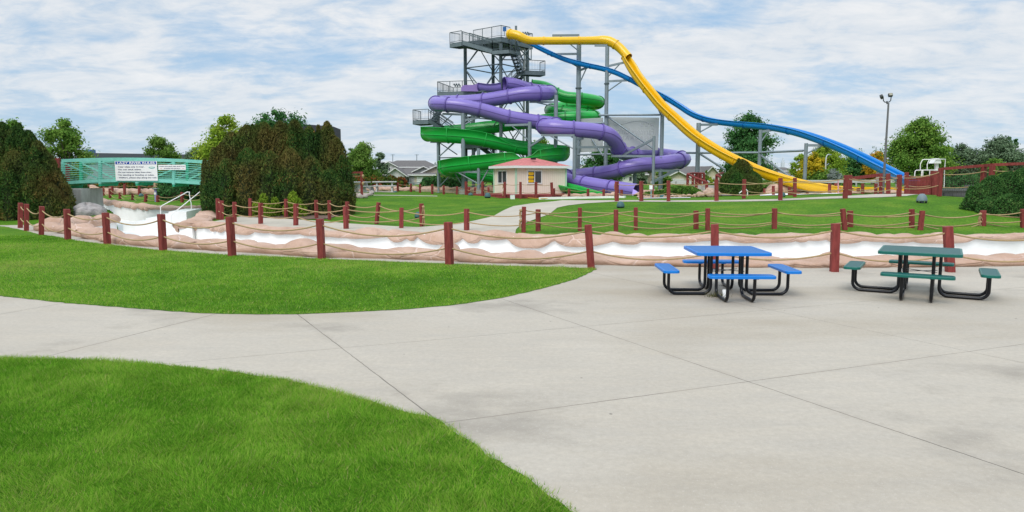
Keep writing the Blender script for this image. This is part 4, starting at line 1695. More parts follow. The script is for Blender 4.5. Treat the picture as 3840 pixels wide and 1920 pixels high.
def open_slide(root, pts, w, hl, hr, m, md, joint=2.3, name='chute', lip=.05, seam_z=None, first=0.0):
    """open flume: half-pipe bottom of half-width w, walls of height hl / hr above the bottom"""
    mb = MB()
    profs = []
    th = .035
    for i in range(len(pts)):
        ww, l, r = w[i], hl[i], hr[i]
        out = []
        # outer shell from left rim down round to right rim
        arc = [(-ww * math.cos(a), -ww * math.sin(a)) for a in [math.pi * k / 14 for k in range(15)]]
        lt, rt = l - ww, r - ww            # wall above the half-pipe's springing line (negative: lower)

        def clip(p, up):
            return p
        out.append((-ww - lip, lt))
        out.append((-ww - lip, lt - .04))
        out.append((-ww, lt - .04))
        for a, b in arc:
            b2 = b
            if a < 0:
                b2 = min(b, lt - .045)
            else:
                b2 = min(b, rt - .045)
            out.append((a, b2))
        out.append((ww, rt - .04))
        out.append((ww + lip, rt - .04))
        out.append((ww + lip, rt))
        out.append((ww - th, rt))
        k = (ww - th) / ww
        for a, b in reversed(arc):
            b2 = min(b * k, (lt if a < 0 else rt) - .005)
            out.append((a * k, b2))
        out.append((-ww + th, lt))
        profs.append(out)
    pc = pts.copy()
    sweep(mb, pc, profs, m)
    # end caps as thin rims are left open like the real flume
    tube = mb.build(name, root, fix=True)
    t, s, u = frames(pts)
    L_ = np.concatenate([[0], np.cumsum(np.linalg.norm(np.diff(pts, axis=0), axis=1))])
    v = first
    while v < L_[-1] - .2:
        mj = MB()
        i = int(np.argmin(abs(L_ - v)))
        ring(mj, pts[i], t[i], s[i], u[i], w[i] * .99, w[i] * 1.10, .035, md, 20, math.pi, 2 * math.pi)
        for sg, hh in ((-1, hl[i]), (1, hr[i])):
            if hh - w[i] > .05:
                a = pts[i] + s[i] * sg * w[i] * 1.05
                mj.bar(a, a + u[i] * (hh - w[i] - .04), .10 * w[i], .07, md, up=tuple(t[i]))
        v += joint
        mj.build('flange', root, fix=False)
    if seam_z is not None:
        ms = MB()
        for sg in (-1, 1):
            pr = [[(sg * w[i] * .99, seam_z - .03), (sg * (w[i] + .06), seam_z - .03), (sg * (w[i] + .06), seam_z + .02), (sg * w[i] * .99, seam_z + .02)] for i in range(len(pts))]
            sweep(ms, pts, pr, m, smooth_=False)
        ms.build('rib', root)
    return tube


# purple body slide
rp = thing('body_slide', 'purple enclosed spiral tube slide winding down around the tower', 'water slide', P(1890, 720, 58))
PP = [(1893, 315, 59.0, .52), (1915, 316, 59.2, .56), (1945, 324, 59.5, .57), (1985, 337, 60.0, .57), (2030, 343, 60.3, .57), (2057, 346, 59.6, .57), (2062, 349, 58.5, .57), (2048, 350, 57.6, .57), (2010, 351, 57.2, .57),
      (1960, 353, 57.2, .57), (1890, 365, 57.6, .57), (1815, 377, 58.2, .57), (1740, 383, 58.8, .57), (1680, 384, 59.0, .57), (1646, 386, 58.4, .57), (1634, 389, 57.4, .57), (1646, 391, 56.5, .56), (1680, 393, 56.0, .55),
      (1730, 398, 55.8, .55), (1810, 414, 55.8, .55), (1905, 440, 56.0, .56), (1980, 453, 56.3, .57), (2045, 462, 56.4, .57), (2078, 467, 55.8, .57), (2083, 472, 54.6, .57),
      (2066, 475, 53.7, .57), (2062, 477, 53.0, .57)]
PP2 = [(2036, 474, 53.8, .57), (2055, 476, 53.0, .57), (2100, 480, 52.7, .57), (2185, 487, 52.7, .57), (2240, 493, 52.8, .57), (2277, 503, 53.0, .57), (2300, 522, 53.4, .57), (2313, 545, 53.9, .57),
       (2327, 566, 54.6, .56), (2352, 578, 55.6, .55), (2395, 578, 56.6, .55), (2450, 579, 57.2, .55), (2515, 587, 57.2, .56), (2555, 594, 56.4, .57), (2563, 598, 55.2, .57), (2548, 603, 54.3, .57),
       (2475, 613, 53.7, .57), (2400, 620, 53.5, .57), (2345, 630, 53.7, .57), (2310, 641, 54.2, .57), (2265, 649, 55.0, .57), (2200, 656, 55.6, .56), (2150, 661, 55.8, .55), (2120, 664, 55.4, .55), (2105, 668, 54.4, .55), (2112, 674, 53.2, .55),
       (2140, 681, 52.3, .55), (2190, 689, 51.5, .55), (2260, 701, 50.4, .55), (2330, 711, 49.4, .55), (2388, 720, 48.6, .56)]
PP = [c for c in PP if c[0] != 2062 or c[1] < 400] + [(2050, 473, 54.2, .57)]
A_ = sweep_frames(PP, .22)
tube_slide(rp, A_[:, :3], A_[:, 3], M_PURPLE, M_PURPLED, joint=2.35)
A2 = sweep_frames(PP2, .22)
tube_slide(rp, A2[:, :3], A2[:, 3], M_PURPLE, M_PURPLED, joint=2.35, first=.3)
# splayed exit lips
for sx in (-1, 1):
    e, t_, s_, u_ = A2[-1, :3], *[f[-1] for f in frames(A2[:, :3])]
    mb = MB()
    pr = []
    for k in range(7):
        f = k / 6
        c = e + t_ * 1.1 * f + s_ * sx * (.52 + .10 * f)
        pr.append((c + u_ * (-.50), c + u_ * (.20 - .66 * f ** 1.6)))
    vs = [v for a, b in pr for v in (a, b)]
    th = s_ * sx * .05
    mb.add(vs + [v + th for v in vs], [(2 * k, 2 * k + 1, 2 * k + 3, 2 * k + 2) for k in range(6)] + [(14 + 2 * k, 14 + 2 * k + 2, 14 + 2 * k + 3, 14 + 2 * k + 1) for k in range(6)] +
           [(2 * k + 1, 15 + 2 * k, 17 + 2 * k, 2 * k + 3) for k in range(6)], mat('pale_purple_lip', (.42, .31, .74), .35), True)
    mb.build('exit_lip', rp)
# launch trough and its splash panel
B0 = sweep_frames([(1806, 322, 61.0, .50), (1840, 326, 60.4, .52), (1870, 326, 59.6, .54), (1896, 322, 59.0, .55)], .2)
open_slide(rp, B0[:, :3], B0[:, 3], B0[:, 3] + .22, B0[:, 3] + .22, M_PURPLE, M_PURPLED, joint=5)
mb = MB()
out = [(1729, 342), (1729, 330), (1734, 322), (1740, 319), (1776, 318), (1790, 313), (1803, 311), (1807, 312), (1807, 343)]
fr_, bk_ = [P(X, Y, 60.8) for X, Y in out], [P(X, Y, 60.8) + Vector((0, .12, 0)) for X, Y in out]
n = len(out)
mb.add(fr_ + bk_, [tuple(range(n)), tuple(reversed(range(n, 2 * n)))] + [(i, (i + 1) % n, n + (i + 1) % n, n + i) for i in range(n)], mat('purple_panel', (.30, .20, .50), .45))
mb.build('splash_panel', rp)

# green slide: closed spiral above, open flume below
rg = thing('body_slide', 'green slide, closed tube above and open high-walled flume curling below', 'water slide', P(1800, 720, 58))
GG = [(1994, 317, 63, .42), (2015, 320, 63, .46), (2050, 330, 63, .50), (2085, 350, 63, .5), (2120, 364, 62.8, .5), (2160, 368, 62.6, .5), (2200, 372, 62.6, .5), (2235, 379, 63.2, .5), (2247, 385, 64.4, .5), (2235, 391, 65.4, .5), (2200, 395, 66, .5), (2140, 398, 66, .5),
      (2085, 405, 65.5, .5), (2066, 411, 64.5, .5), (2068, 415, 63.5, .5), (2085, 416, 62.8, .5), (2130, 421, 62.4, .5), (2185, 429, 62.2, .5), (2222, 434, 61.6, .5), (2232, 437, 60.6, .5), (2220, 439, 59.8, .5),
      (2165, 440, 59.5, .5), (2100, 443, 59.6, .5), (2050, 449, 59.8, .5), (1990, 459, 60.0, .5), (1930, 466, 60.2, .5), (1872, 475, 60.4, .5)]
A_ = sweep_frames(GG, .22)
tube_slide(rg, A_[:, :3], A_[:, 3], M_GREEN, M_GREEND, joint=2.3)
# open part: X, Y of the trough's bottom-centre springing line, depth, half width, left wall, right wall
GO = [(1880, 474, 60.4, .5, .62, .98), (1830, 479, 60.4, .52, .62, 1.12), (1760, 487, 60.4, .54, .60, 1.12), (1680, 494, 60.2, .55, .60, 1.10), (1625, 499, 59.4, .55, .62, 1.12), (1604, 502, 58.2, .55, .70, 1.14), (1616, 505, 57.0, .55, .70, 1.14), (1660, 508, 56.3, .55, .70, 1.14),
      (1720, 512, 56.0, .55, .70, 1.12), (1780, 518, 56.0, .55, .75, 1.10), (1840, 529, 56.2, .55, .95, 1.02), (1890, 541, 56.5, .55, 1.14, .72), (1940, 552, 56.8, .55, 1.16, .58), (2000, 560, 57.0, .55, 1.14, .58), (2060, 567, 57.0, .55, 1.12, .60),
      (2098, 572, 56.4, .55, 1.12, .60), (2108, 576, 55.2, .55, 1.12, .60), (2096, 579, 54.2, .55, 1.1, .62), (2050, 583, 53.6, .55, 1.08, .62), (2010, 588, 53.4, .55, 1.0, .62), (1990, 591, 53.3, .55, .72, .62), (1970, 593, 53.3, .55, .60, .62), (1950, 595, 53.3, .55, .64, .62), (1930, 597, 53.3, .55, 1.02, .62), (1900, 600, 53.4, .55, 1.1, .62),
      (1850, 606, 53.6, .55, 1.12, .62), (1780, 614, 54, .55, 1.14, .62), (1710, 623, 54.6, .55, 1.14, .62), (1676, 630, 55.4, .55, 1.14, .62), (1668, 635, 56.4, .55, 1.14, .62), (1684, 639, 57.4, .55, 1.14, .62), (1740, 645, 58, .55, 1.12, .62), (1820, 657, 57.8, .55, 1.1, .62), (1900, 668, 57, .55, 1.0, .62),
      (2000, 682, 54, .52, .85, .62), (2090, 694, 51.4, .46, .70, .56), (2125, 700, 50.4, .42, .62, .50), (2170, 709, 49.2, .40, .55, .46), (2225, 722, 48.0, .40, .50, .42), (2262, 731, 47.2, .40, .44, .40), (2290, 737, 46.6, .42, .36, .36)]
A_ = sweep_frames(GO, .22)
open_slide(rg, A_[:, :3], A_[:, 3], A_[:, 4], A_[:, 5], M_GREEN, M_GREEN, joint=2.6, seam_z=.02)

# yellow speed slide
ry = thing('speed_slide', 'yellow speed slide, tube at the top then a steep open chute', 'water slide', P(3100, 720, 43))
YY = [(1907, 128, 57.6, .36), (1922, 129, 57.4, .37), (1943, 134, 57.2, .36), (1965, 145, 57.1, .33), (1988, 152, 57.1, .305), (2030, 153, 57.2, .305), (2100, 153, 57.4, .305), (2180, 152.5, 57.5, .31), (2232, 152, 57.6, .33), (2262, 151.5, 57.6, .37),
      (2285, 155, 57.4, .375), (2308, 167, 57.2, .36), (2330, 185, 57.0, .35), (2347, 204, 56.7, .34), (2357, 215, 56.5, .335)]
A_ = sweep_frames(YY, .2)
tube_slide(ry, A_[:, :3], A_[:, 3], M_YELLOW, M_YELLOW, joint=2.9, first=.1)
YO = [(2344, 214, 56.6, .30, .5, .5), (2352, 227, 56.4, .33, .55, .55), (2366, 250, 56.0, .36, .6, .6), (2382, 276, 55.6, .36, .6, .6), (2408, 311, 55.0, .36, .6, .6), (2440, 350, 54.2, .36, .6, .6), (2480, 397, 53.2, .37, .6, .6), (2530, 444, 52.0, .37, .6, .6),
      (2606, 510, 50.2, .38, .6, .6), (2690, 565, 48.3, .38, .6, .6), (2775, 608, 46.6, .39, .6, .6), (2865, 646, 45.0, .40, .6, .6), (2977, 679, 43.4, .40, .58, .58), (3087, 698, 42.2, .40, .52, .52), (3160, 702, 41.4, .40, .45, .45), (3222, 705, 40.8, .40, .42, .42)]
A_ = sweep_frames(YO, .25)
open_slide(ry, A_[:, :3], A_[:, 3], A_[:, 4], A_[:, 5], M_YELLOW, M_YELLOWD, joint=3.6, lip=.06)
mb = MB()
p, q = P(3216, 722, 40.9), P(3436, 720, 38.6)
for v in (p, q):
    v.z = zg1(v.x, v.y) + .02
sv = (q - p).normalized().cross(Vector((0, 0, 1)))
for o in (-.55, .55):
    mb.bar(p + sv * o + Vector((0, 0, .16)), q + sv * o + Vector((0, 0, .16)), .06, .34, M_YELLOW)
mb.bar(p + Vector((0, 0, .05)), q + Vector((0, 0, .05)), 1.04, .05, M_YELLOW)
mb.build('runout_trough', ry)

# blue speed slide
rb = thing('speed_slide', 'blue open speed slide with one hump, reaching from tower to red box', 'water slide', P(3430, 720, 38))
BB = [(1952, 146, 60.5), (1985, 156, 60.2), (2015, 172, 59.8), (2055, 192, 59.2), (2127, 222, 58.4), (2202, 242, 57.8), (2262, 255, 57.4), (2310, 269, 57.0), (2355, 290, 56.6), (2420, 324, 56.0), (2500, 365, 55.2), (2550, 395, 54.6), (2595, 424, 54.0), (2640, 442, 53.4),
      (2690, 453, 52.6), (2780, 463, 51.2), (2887, 473, 49.6), (2995, 495, 47.6), (3102, 531, 45.4), (3210, 578, 43.0), (3299, 623, 41.0), (3370, 659, 39.6), (3440, 695, 38.2)]
A_ = sweep_frames(BB, .25)
k = len(A_)
yv = A_[:, 1]
wv = np.interp(yv, [38, 45, 57, 61], [.34, .33, .27, .26])
open_slide(rb, A_[:, :3], wv, wv * 1.42, wv * 1.42, M_BLUE, M_BLUED, joint=3.4, lip=.06)
mb = MB()
b = P(3298, 668, 41.0)
b0 = zg1(b.x, b.y)
mb.box((b.x, 41.0, (b.z + b0) / 2 + .25), (.26, .3, b.z - b0 + .5), M_CONC)
mb.build('support_block', rb)

# ------------------------------------------------------------------ slide tower
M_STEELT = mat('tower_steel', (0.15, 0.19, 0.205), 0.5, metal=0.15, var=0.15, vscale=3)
tw = thing('slide_tower', 'tall grey steel stair tower with railed landings where the slides begin', 'tower', (-1.3, 62, zg1(-1.3, 62)))
KT = 1.07                       # the tower stands a little farther back than the slides that wrap round it
Lc, Fc, Bc, Rc = [(a * KT, b * KT) for a, b in ((-3.72, 57.63), (-.86, 55.5), (-1.58, 60.5), (1.25, 58.37))]


def PT(X, Y, d):
    return P(X, Y, d * KT)



def zpx(Y, d):
    return P(1920, Y, d).z


GT = 0.7
for (x, y), Yt in ((Lc, 143), (Fc, 135), (Bc, 150), (Rc, 166)):
    mb = MB()
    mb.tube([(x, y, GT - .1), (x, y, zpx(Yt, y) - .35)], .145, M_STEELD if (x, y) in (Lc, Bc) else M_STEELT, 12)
    mb.tube([(x, y, GT - .1), (x, y, GT + .25)], .30, M_CONC, 12)
    mb.build('column', tw)


def railing(mb, pts, h=.86, sp=.13, post=1.2, slope=False):
    """guard rail with pickets along a list of floor points"""
    pts = [Vector(p) for p in pts]
    up = Vector((0, 0, 1))
    for a, b in zip(pts[:-1], pts[1:]):
        ln = (b - a).length
        mb.bar(a + up * h, b + up * h, .045, .045, M_STEELD)
        mb.bar(a + up * .10, b + up * .10, .03, .03, M_STEELD)
        n = max(1, round(ln / post))
        for k in range(n + 1):
            p = a.lerp(b, k / n)
            mb.bar(p - up * .15, p + up * h, .045, .045, M_STEELD, up=(0, 1, 0))
        n = max(1, int(ln / sp))
        for k in range(1, n):
            p = a.lerp(b, k / n)
            mb.bar(p + up * .10, p + up * h, .013, .013, M_STEELD, up=(0, 1, 0))


def deck(pts, th=.28, name='deck', rails=(), h=.86):
    """pts: (x, y, z) corners at floor level"""
    pts = [Vector(p) for p in pts]
    z = sum(p.z for p in pts) / len(pts)
    mb = MB()
    mb.prism([(p.x, p.y) for p in pts], z - .05, z, M_STEELD)
    for a, b in zip(pts, pts[1:] + pts[:1]):
        a2, b2 = Vector((a.x, a.y, z - .05 - th / 2)), Vector((b.x, b.y, z - .05 - th / 2))
        mb.bar(a2, b2, .08, th, M_STEELT)
    c = sum(pts, Vector()) / len(pts)
    for k in range(1, 4):
        a = pts[0].lerp(pts[1], k / 4)
        b = pts[3].lerp(pts[2], k / 4)
        mb.bar((a.x, a.y, z - .15), (b.x, b.y, z - .15), .07, .18, M_STEELD)
    o = mb.build(name, tw)
    if rails:
        mr = MB()
        for seq in rails:
            railing(mr, [Vector((p[0], p[1], z)) for p in seq], h)
        mr.build('railing', tw, fix=False)
    return z


def flight(a, b, wv, name='stair'):
    """stair from low/high point a to b (left edge), wv = width vector to the right edge"""
    a, b, wv = Vector(a), Vector(b), Vector(wv)
    mb = MB()
    n = max(3, int(abs(a.z - b.z) / .19))
    for k in range(n):
        p = a.lerp(b, (k + .5) / n)
        run = Vector((b.x - a.x, b.y - a.y, 0)) / n
        mb.obox(p + wv / 2, run * .52, wv / 2, Vector((0, 0, .022)), M_STEELD)
    for o in (Vector(), wv):
        mb.bar(a + o + Vector((0, 0, -.08)), b + o + Vector((0, 0, -.08)), .06, .30, M_STEELT)
    o = mb.build(name, tw)
    mr = MB()
    for o_ in (Vector(), wv):
        railing(mr, [a + o_, b + o_], .82, .15)
        mr.bar(a + o_ + Vector((0, -.08, .66)), b + o_ + Vector((0, -.08, .66)), .035, .035, M_STEELT)
    mr.build('stair_railing', tw, fix=False)


def V3(xy, z):
    return (xy[0], xy[1], z)


def ext(c, k=1.10):
    return (-1.32 + (c[0] + 1.32) * k, 62.06 + (c[1] - 62.06) * k)


zt = zpx(137, ext(Fc)[1])
L1, F1, B1, R1 = ext(Lc), ext(Fc), ext(Bc), ext(Rc, 1.16)
deck([V3(L1, zt), V3(F1, zt), V3(R1, zt), V3(B1, zt)], .36, 'top_deck',
     [[(L1[0] + 1.0, L1[1] - .55), F1], [F1, (F1[0] + .72, F1[1] + .75)], [(R1[0] - .35, R1[1] - .4), R1, B1, L1]], h=.88)
# arrival landing on the left
a1 = [(L1[0] - .15, L1[1] - .25), (L1[0] - .95, L1[1] - .85), (L1[0] + .10, L1[1] - 1.7), (L1[0] + .95, L1[1] - 1.0)]
zl = deck([V3(p, zt - .25) for p in a1], .30, 'landing', [[a1[0], a1[1], a1[2]]], h=.88)
f0 = Vector((a1[2][0], a1[2][1], zl))
z2 = zpx(193, 55 * KT)
s1 = PT(1846, 193, 54.6)
s1.z = z2
wv = Vector((.55, .62, 0))
flight(f0 + Vector((.05, .05, 0)), s1, wv)
l2 = [(s1.x, s1.y), (s1.x + 1.35, s1.y - .55), (s1.x + 2.25, s1.y + .45), (s1.x + .85, s1.y + .95)]
deck([V3(p, z2) for p in l2], .26, 'landing', [[l2[0], l2[1], (l2[1][0] + .5, l2[1][1] + .5)]])
z3 = zpx(266, 57 * KT)
s2 = PT(1962, 266, 56.9)
s2.z = z3
flight(Vector((l2[1][0] + .55, l2[1][1] + .5, z2)), s2, Vector((-.45, .60, 0)))
l3 = [(s2.x - .35, s2.y + .6), (s2.x + .15, s2.y - .25), (s2.x + 1.85, s2.y + .30), (s2.x + 1.45, s2.y + 1.25)]
deck([V3(p, z3) for p in l3], .30, 'landing', [[l3[1], l3[2], l3[3]]])
z4 = zpx(346, 58 * KT)
s3 = PT(1868, 330, 60.6)
s3.z = z4
flight(Vector((l3[0][0], l3[0][1] + .9, z3)), s3, Vector((.45, .55, 0)))
# middle deck where the purple and green slides start
m1 = [PT(1641, 350, 57.8), PT(1784, 341, 57.0), PT(1830, 350, 58.5), PT(1905, 340, 61.8), PT(1700, 350, 61.6)]
for p in m1:
    p.z = z4
deck([m1[0], m1[1], m1[3], m1[4]], .34, 'middle_deck', [[m1[1].lerp(m1[0], .02), m1[0], m1[4], m1[3]]])
for X, d_ in ((1642, 58.1), (1774, 57.2)):
    mb = MB()
    p = PT(X, 360, d_)
    mb.tube([(p.x, p.y, GT - .1), (p.x, p.y, z4 - .3)], .16, M_STEELT, 10)
    mb.build('column', tw)
# lower left landing and its two flights
z5 = zpx(452, 56.5 * KT)
q = [PT(1549, 452, 56.2), PT(1607, 450, 55.6), PT(1640, 450, 57.0), PT(1578, 450, 57.8)]
for p in q:
    p.z = z5
deck(q, .30, 'landing', [[q[3], q[0], q[1]]])
flight(q[1].lerp(q[2], .5) + Vector((0, .4, 0)), PT(1668, 392, 58.2), Vector((-.35, .75, 0)))
flight(q[1], PT(1700, 512, 56.4), Vector((.35, .8, 0)))
z6 = zpx(543, 58 * KT)
q6 = [PT(1730, 543, 57.0), PT(1860, 543, 57.0), PT(1880, 543, 60.0), PT(1745, 543, 60.0)]
for p in q6:
    p.z = z6
deck(q6, .30, 'landing', [[q6[3], q6[0], q6[1]]])
flight(PT(1800, 548, 58.2), PT(1858, 592, 58.2), Vector((.1, .95, 0)))
# bracing
mb = MB()
zs = [zpx(Y, 58 * KT) for Y in (170, 258, 350, 440, 530, 620, 700)]
faces = [(Lc, Fc), (Fc, Rc), (Rc, Bc), (Bc, Lc)]
for (a, b) in faces:
    for k in range(len(zs) - 1):
        zm, zn = zs[k], zs[k + 1]
        mid = ((a[0] + b[0]) / 2, (a[1] + b[1]) / 2)
        if k % 2 == 0:
            mb.tube([V3(mid, zm - .05), V3(a, zn + .1)], .045, M_STEELT, 6)
            mb.tube([V3(mid, zm - .05), V3(b, zn + .1)], .045, M_STEELT, 6)
        else:
            mb.tube([V3(a, zm - .1), V3(mid, zn + .05)], .045, M_STEELT, 6)
            mb.tube([V3(b, zm - .1), V3(mid, zn + .05)], .045, M_STEELT, 6)
        mb.tube([V3(a, zn), V3(b, zn)], .05, M_STEELT, 6)
mb.build('bracing', tw, fix=False)
for (X0, Y0, d0), (X1, Y1, d1) in (((1640, 420, 57.5), (1700, 460, 57.5)), ((1700, 425, 57.5), (1655, 470, 57.5)), ((1650, 585, 57.5), (1700, 535, 57.5)), ((1648, 535, 57.5), (1715, 580, 57.5)), ((1648, 700, 57.5), (1700, 645, 57.5)), ((1648, 592, 57.5), (1735, 590, 57.5)),
                                   ((1775, 425, 57.5), (1735, 470, 57.5)), ((1735, 420, 57.5), (1775, 470, 57.5)), ((1990, 225, 57.8), (1945, 180, 56.5)), ((1992, 165, 57.8), (1992, 224, 57.8)), ((1890, 224, 56), (1992, 224, 57.8)), ((1950, 215, 57), (1992, 178, 57.8))):
    mb = MB()
    mb.tube([PT(X0, Y0, d0), PT(X1, Y1, d1)], .05, M_STEELT, 6)
    mb.build('brace', tw, fix=False)
# white water pipe rising up the tower, pump box, notice boards, lights
mb = MB()
mb.tube([PT(1905, 164, 58), PT(1912, 172, 58), PT(1940, 175, 58), PT(1958, 182, 58), PT(1966, 184, 58), PT(1968, 190, 58), PT(1966, 300, 58), PT(1964, 420, 58), PT(1963, 560, 58), V3((PT(1963, 600, 58).x, 58 * KT), GT)], .10, mat('white_pipe', (.62, .64, .64), .5), 10)
tag(mb.build('water_pipe'), 'white water supply pipe climbing the right side of the slide tower', 'pipe')
mb = MB()
mb.box(PT(1892, 109, 56.2), (.28, .03, .36), mat('blue_notice', (.02, .13, .38), .5))
mb.bar(PT(1892, 115, 56.22), PT(1892, 135, 56.22), .04, .03, M_STEELD, up=(0, 1, 0))
tag(mb.build('notice_board'), 'small blue notice on the top railing of the slide tower', 'sign')
mb = MB()
mb.box(PT(1935, 106, 58.2), (.20, .04, .42), M_STEELT)
mb.bar(PT(1935, 115, 58.24), PT(1935, 135, 58.24), .05, .03, M_STEELD, up=(0, 1, 0))
tag(mb.build('notice_board'), 'grey metal notice rising behind the yellow slide mouth', 'sign')
for lab, X, Y, d_, k_ in (('cluster of small lamps on a post on the middle tower deck', 1714, 322, 59, 6), ('spiky cluster of small lamps on the top tower deck', 1972, 128, 59.5, 6)):
    r_ = thing('lamp_cluster', lab, 'lamps', PT(X, Y + 10, d_))
    mb = MB()
    mb.bar(PT(X, Y - 8, d_), PT(X, Y + 22, d_), .05, .05, M_STEELD, up=(0, 1, 0))
    mb.bar(PT(X - 12, Y - 3, d_), PT(X + 12, Y - 3, d_), .04, .04, M_STEELD)
    mb.build('post', r_)
    for k in range(k_):
        mb = MB()
        p = PT(X - 11 + 22 * k / (k_ - 1), Y - 5 + 6 * (k % 2), d_)
        mb.lathe(p, [(0, .10), (.05, .09), (.09, -.03), (.02, -.06), (0, -.06)], M_STEELT, 8)
        mb.build('lamp', r_)

# ------------------------------------------------------------------ columns carrying the slides
def column(label, X, d, Ytop, r, arms=(), flange=None, foot=True, base_m=False):
    p = P(X, 680, d)
    g = zg1(p.x, p.y)
    root = thing('support_column', label, 'steel column', (p.x, p.y, g), 'steel columns carrying the slides')
    zt_ = P(X, Ytop, d).z
    mb = MB()
    mb.tube([(p.x, p.y, g - .1), (p.x, p.y, zt_)], r, M_STEEL, 16)
    if foot:
        mb.tube([(p.x, p.y, g - .05), (p.x, p.y, g + .05)], r * 1.7, M_STEEL, 16)
    if flange:
        zf = P(X, flange, d).z
        mb.tube([(p.x, p.y, zf - .05), (p.x, p.y, zf + .05)], r * 1.35, M_STEELD, 16)
    mb.build('shaft', root)
    for (ya, X1, Y1, d1, yb) in arms:          # arm from shaft at photo row ya to (X1,Y1) with a brace starting at row yb
        a = Vector((p.x, p.y, P(X, ya, d).z))
        e = P(X1, Y1, d1)
        mb = MB()
        mb.bar(a, e, .11, .16, M_STEEL)
        if yb:
            mb.tube([Vector((p.x, p.y, P(X, yb, d).z)), a.lerp(e, .72) - Vector((0, 0, .05))], .05, M_STEEL, 8)
        mb.build('arm', root)
    return root


column('thick tall column under the level run of the yellow slide, second from tower', 2166, 58.6, 164, .19, [(202, 2052, 203, 59.2, 253), (265, 2210, 250, 57.8, 320), (132, 2072, 133, 57.8, 192)], 331)
column('tallest thin column just below the bend of the yellow slide', 2270, 57.2, 174, .155, [(249, 2342, 234, 56.6, 292), (305, 2355, 301, 56.6, 345), (171, 2230, 170.5, 57.5, None)], 314)
column('column behind the yellow chute carrying the banner edge', 2478, 54.6, 384, .15, [(438, 2456, 376, 53.6, None), (438, 2500, 400, 54.6, None)], None)
column('column standing between the blue and yellow slides with a short arm', 2614, 51.6, 461, .16, [(468, 2690, 467, 52.4, 498), (503, 2600, 512, 50.4, None)], None)
column('column in front of the dark green round tree with an arm to the blue hump', 2845, 49.6, 487, .125, [(495, 2893, 488, 49.4, 538)], None)
column('rightmost column under the falling end of the blue slide', 3017, 46.2, 537, .115, [(545, 3103, 545, 45.6, 577)], None)
column('light grey column touching the right bend of the purple slide', 2083, 57.4, 356, .16, [(383, 1985, 382, 57.4, 400), (492, 2145, 497, 54.0, None)], None)
column('dark column rising to the joint between the two purple tubes', 1986, 55.3, 457, .145, [(467, 1893, 470, 55.6, 530), (550, 2040, 515, 54.2, None)], None)
column('stout column crossing in front of the green flume at left', 1738, 55.6, 424, .16, [(430, 1660, 427, 56.4, None), (452, 1800, 440, 55.8, 470), (645, 1690, 645, 55.6, 700)], None)
column('slim column at the far left edge of the slide complex', 1644, 56.6, 529, .085, [(532, 1615, 532, 57.0, None), (532, 1730, 532, 56.4, 590)], None)
column('short column on a concrete footing left of the cream kiosk', 1795, 53.6, 556, .125, [(645, 1685, 643, 54.6, 690), (628, 1850, 628, 53.6, 700)], None)
column('column right of the kiosk standing close before the purple slide', 2153, 51.6, 512, .125, [(523, 2186, 519, 52.7, 575), (508, 2030, 507, 53.0, 560), (552, 2292, 552, 53.4, None)], None)
column('short column behind the slide exit with a long brace to the right bend', 2449, 51.8, 510, .11, [(586, 2293, 585, 53.6, None), (520, 2335, 584, 54.0, None), (682, 2530, 640, 53.8, None), (640, 2545, 640, 54.2, None)], None)
column('grey column seen through the purple slide loops', 2475, 53.4, 590, .13, [], None)
column('pale concrete stub column under the lower purple tube', 2380, 54.5, 645, .15, [], None, False)

# horizontal ties between the columns
tr = thing('tie_frame', 'long horizontal steel pipes linking the row of columns behind the slides', 'steel frame', P(2478, 430, 54.6))
for (a, b) in (((2246, 432, 57.2), (2475, 430.5, 54.8)), ((2575, 573, 53), (2614, 573.5, 51.6)), ((2614, 573.5, 51.6), (2845, 572.5, 49.6)), ((2845, 572, 49.6), (3012, 565, 46.3)), ((2280, 438, 57), (2455, 561, 55)), ((2620, 574, 51.6), (2720, 637, 50)), ((2850, 580, 49.6), (2960, 662, 47.5)), ((2165, 580, 58), (2290, 578, 57)), ((2270, 640, 57), (2165, 700, 58)),
               ((2165, 462, 58), (2270, 461, 57.2)), ((2218, 520, 58), (2262, 585, 57.2))):
    mb = MB()
    mb.tube([P(*a), P(*b)], .075, M_STEEL, 8)
    mb.build('pipe', tr)

# ------------------------------------------------------------------ translucent sponsor banner seen from behind
bn = thing('banner', 'big translucent white banner with mirrored faint lettering hung behind the slides', 'banner', P(2370, 570, 57))
M_BAN = bpy.data.materials.new('banner_mesh')
M_BAN.use_nodes = True
nt = M_BAN.node_tree
nt.nodes.clear()
o_, d1, t1, mx = nt.nodes.new('ShaderNodeOutputMaterial'), nt.nodes.new('ShaderNodeBsdfDiffuse'), nt.nodes.new('ShaderNodeBsdfTranslucent'), nt.nodes.new('ShaderNodeMixShader')
d1.inputs[0].default_value = (.62, .64, .64, 1)
t1.inputs[0].default_value = (.72, .74, .74, 1)
mx.inputs[0].default_value = .5
nt.links.new(d1.outputs[0], mx.inputs[1])
nt.links.new(t1.outputs[0], mx.inputs[2])
nt.links.new(mx.outputs[0], o_.inputs[0])
cA, cB, cC, cD = P(2277, 439, 57.4), P(2472, 441, 55.4), P(2468, 563, 55.4), P(2277, 561, 57.4)
mb = MB()
mb.add([cA, cB, cC, cD] + [v + Vector((0, .02, 0)) for v in (cA, cB, cC, cD)], [(0, 1, 2, 3), (7, 6, 5, 4), (0, 4, 5, 1), (1, 5, 6, 2), (2, 6, 7, 3), (3, 7, 4, 0)], M_BAN)
cE, cF = P(2168, 446, 58.9), P(2166, 572, 58.9)
mb.build('cloth', bn)
mb = MB()
E2, F2 = P(2262, 441, 57.6), P(2262, 567, 57.6)
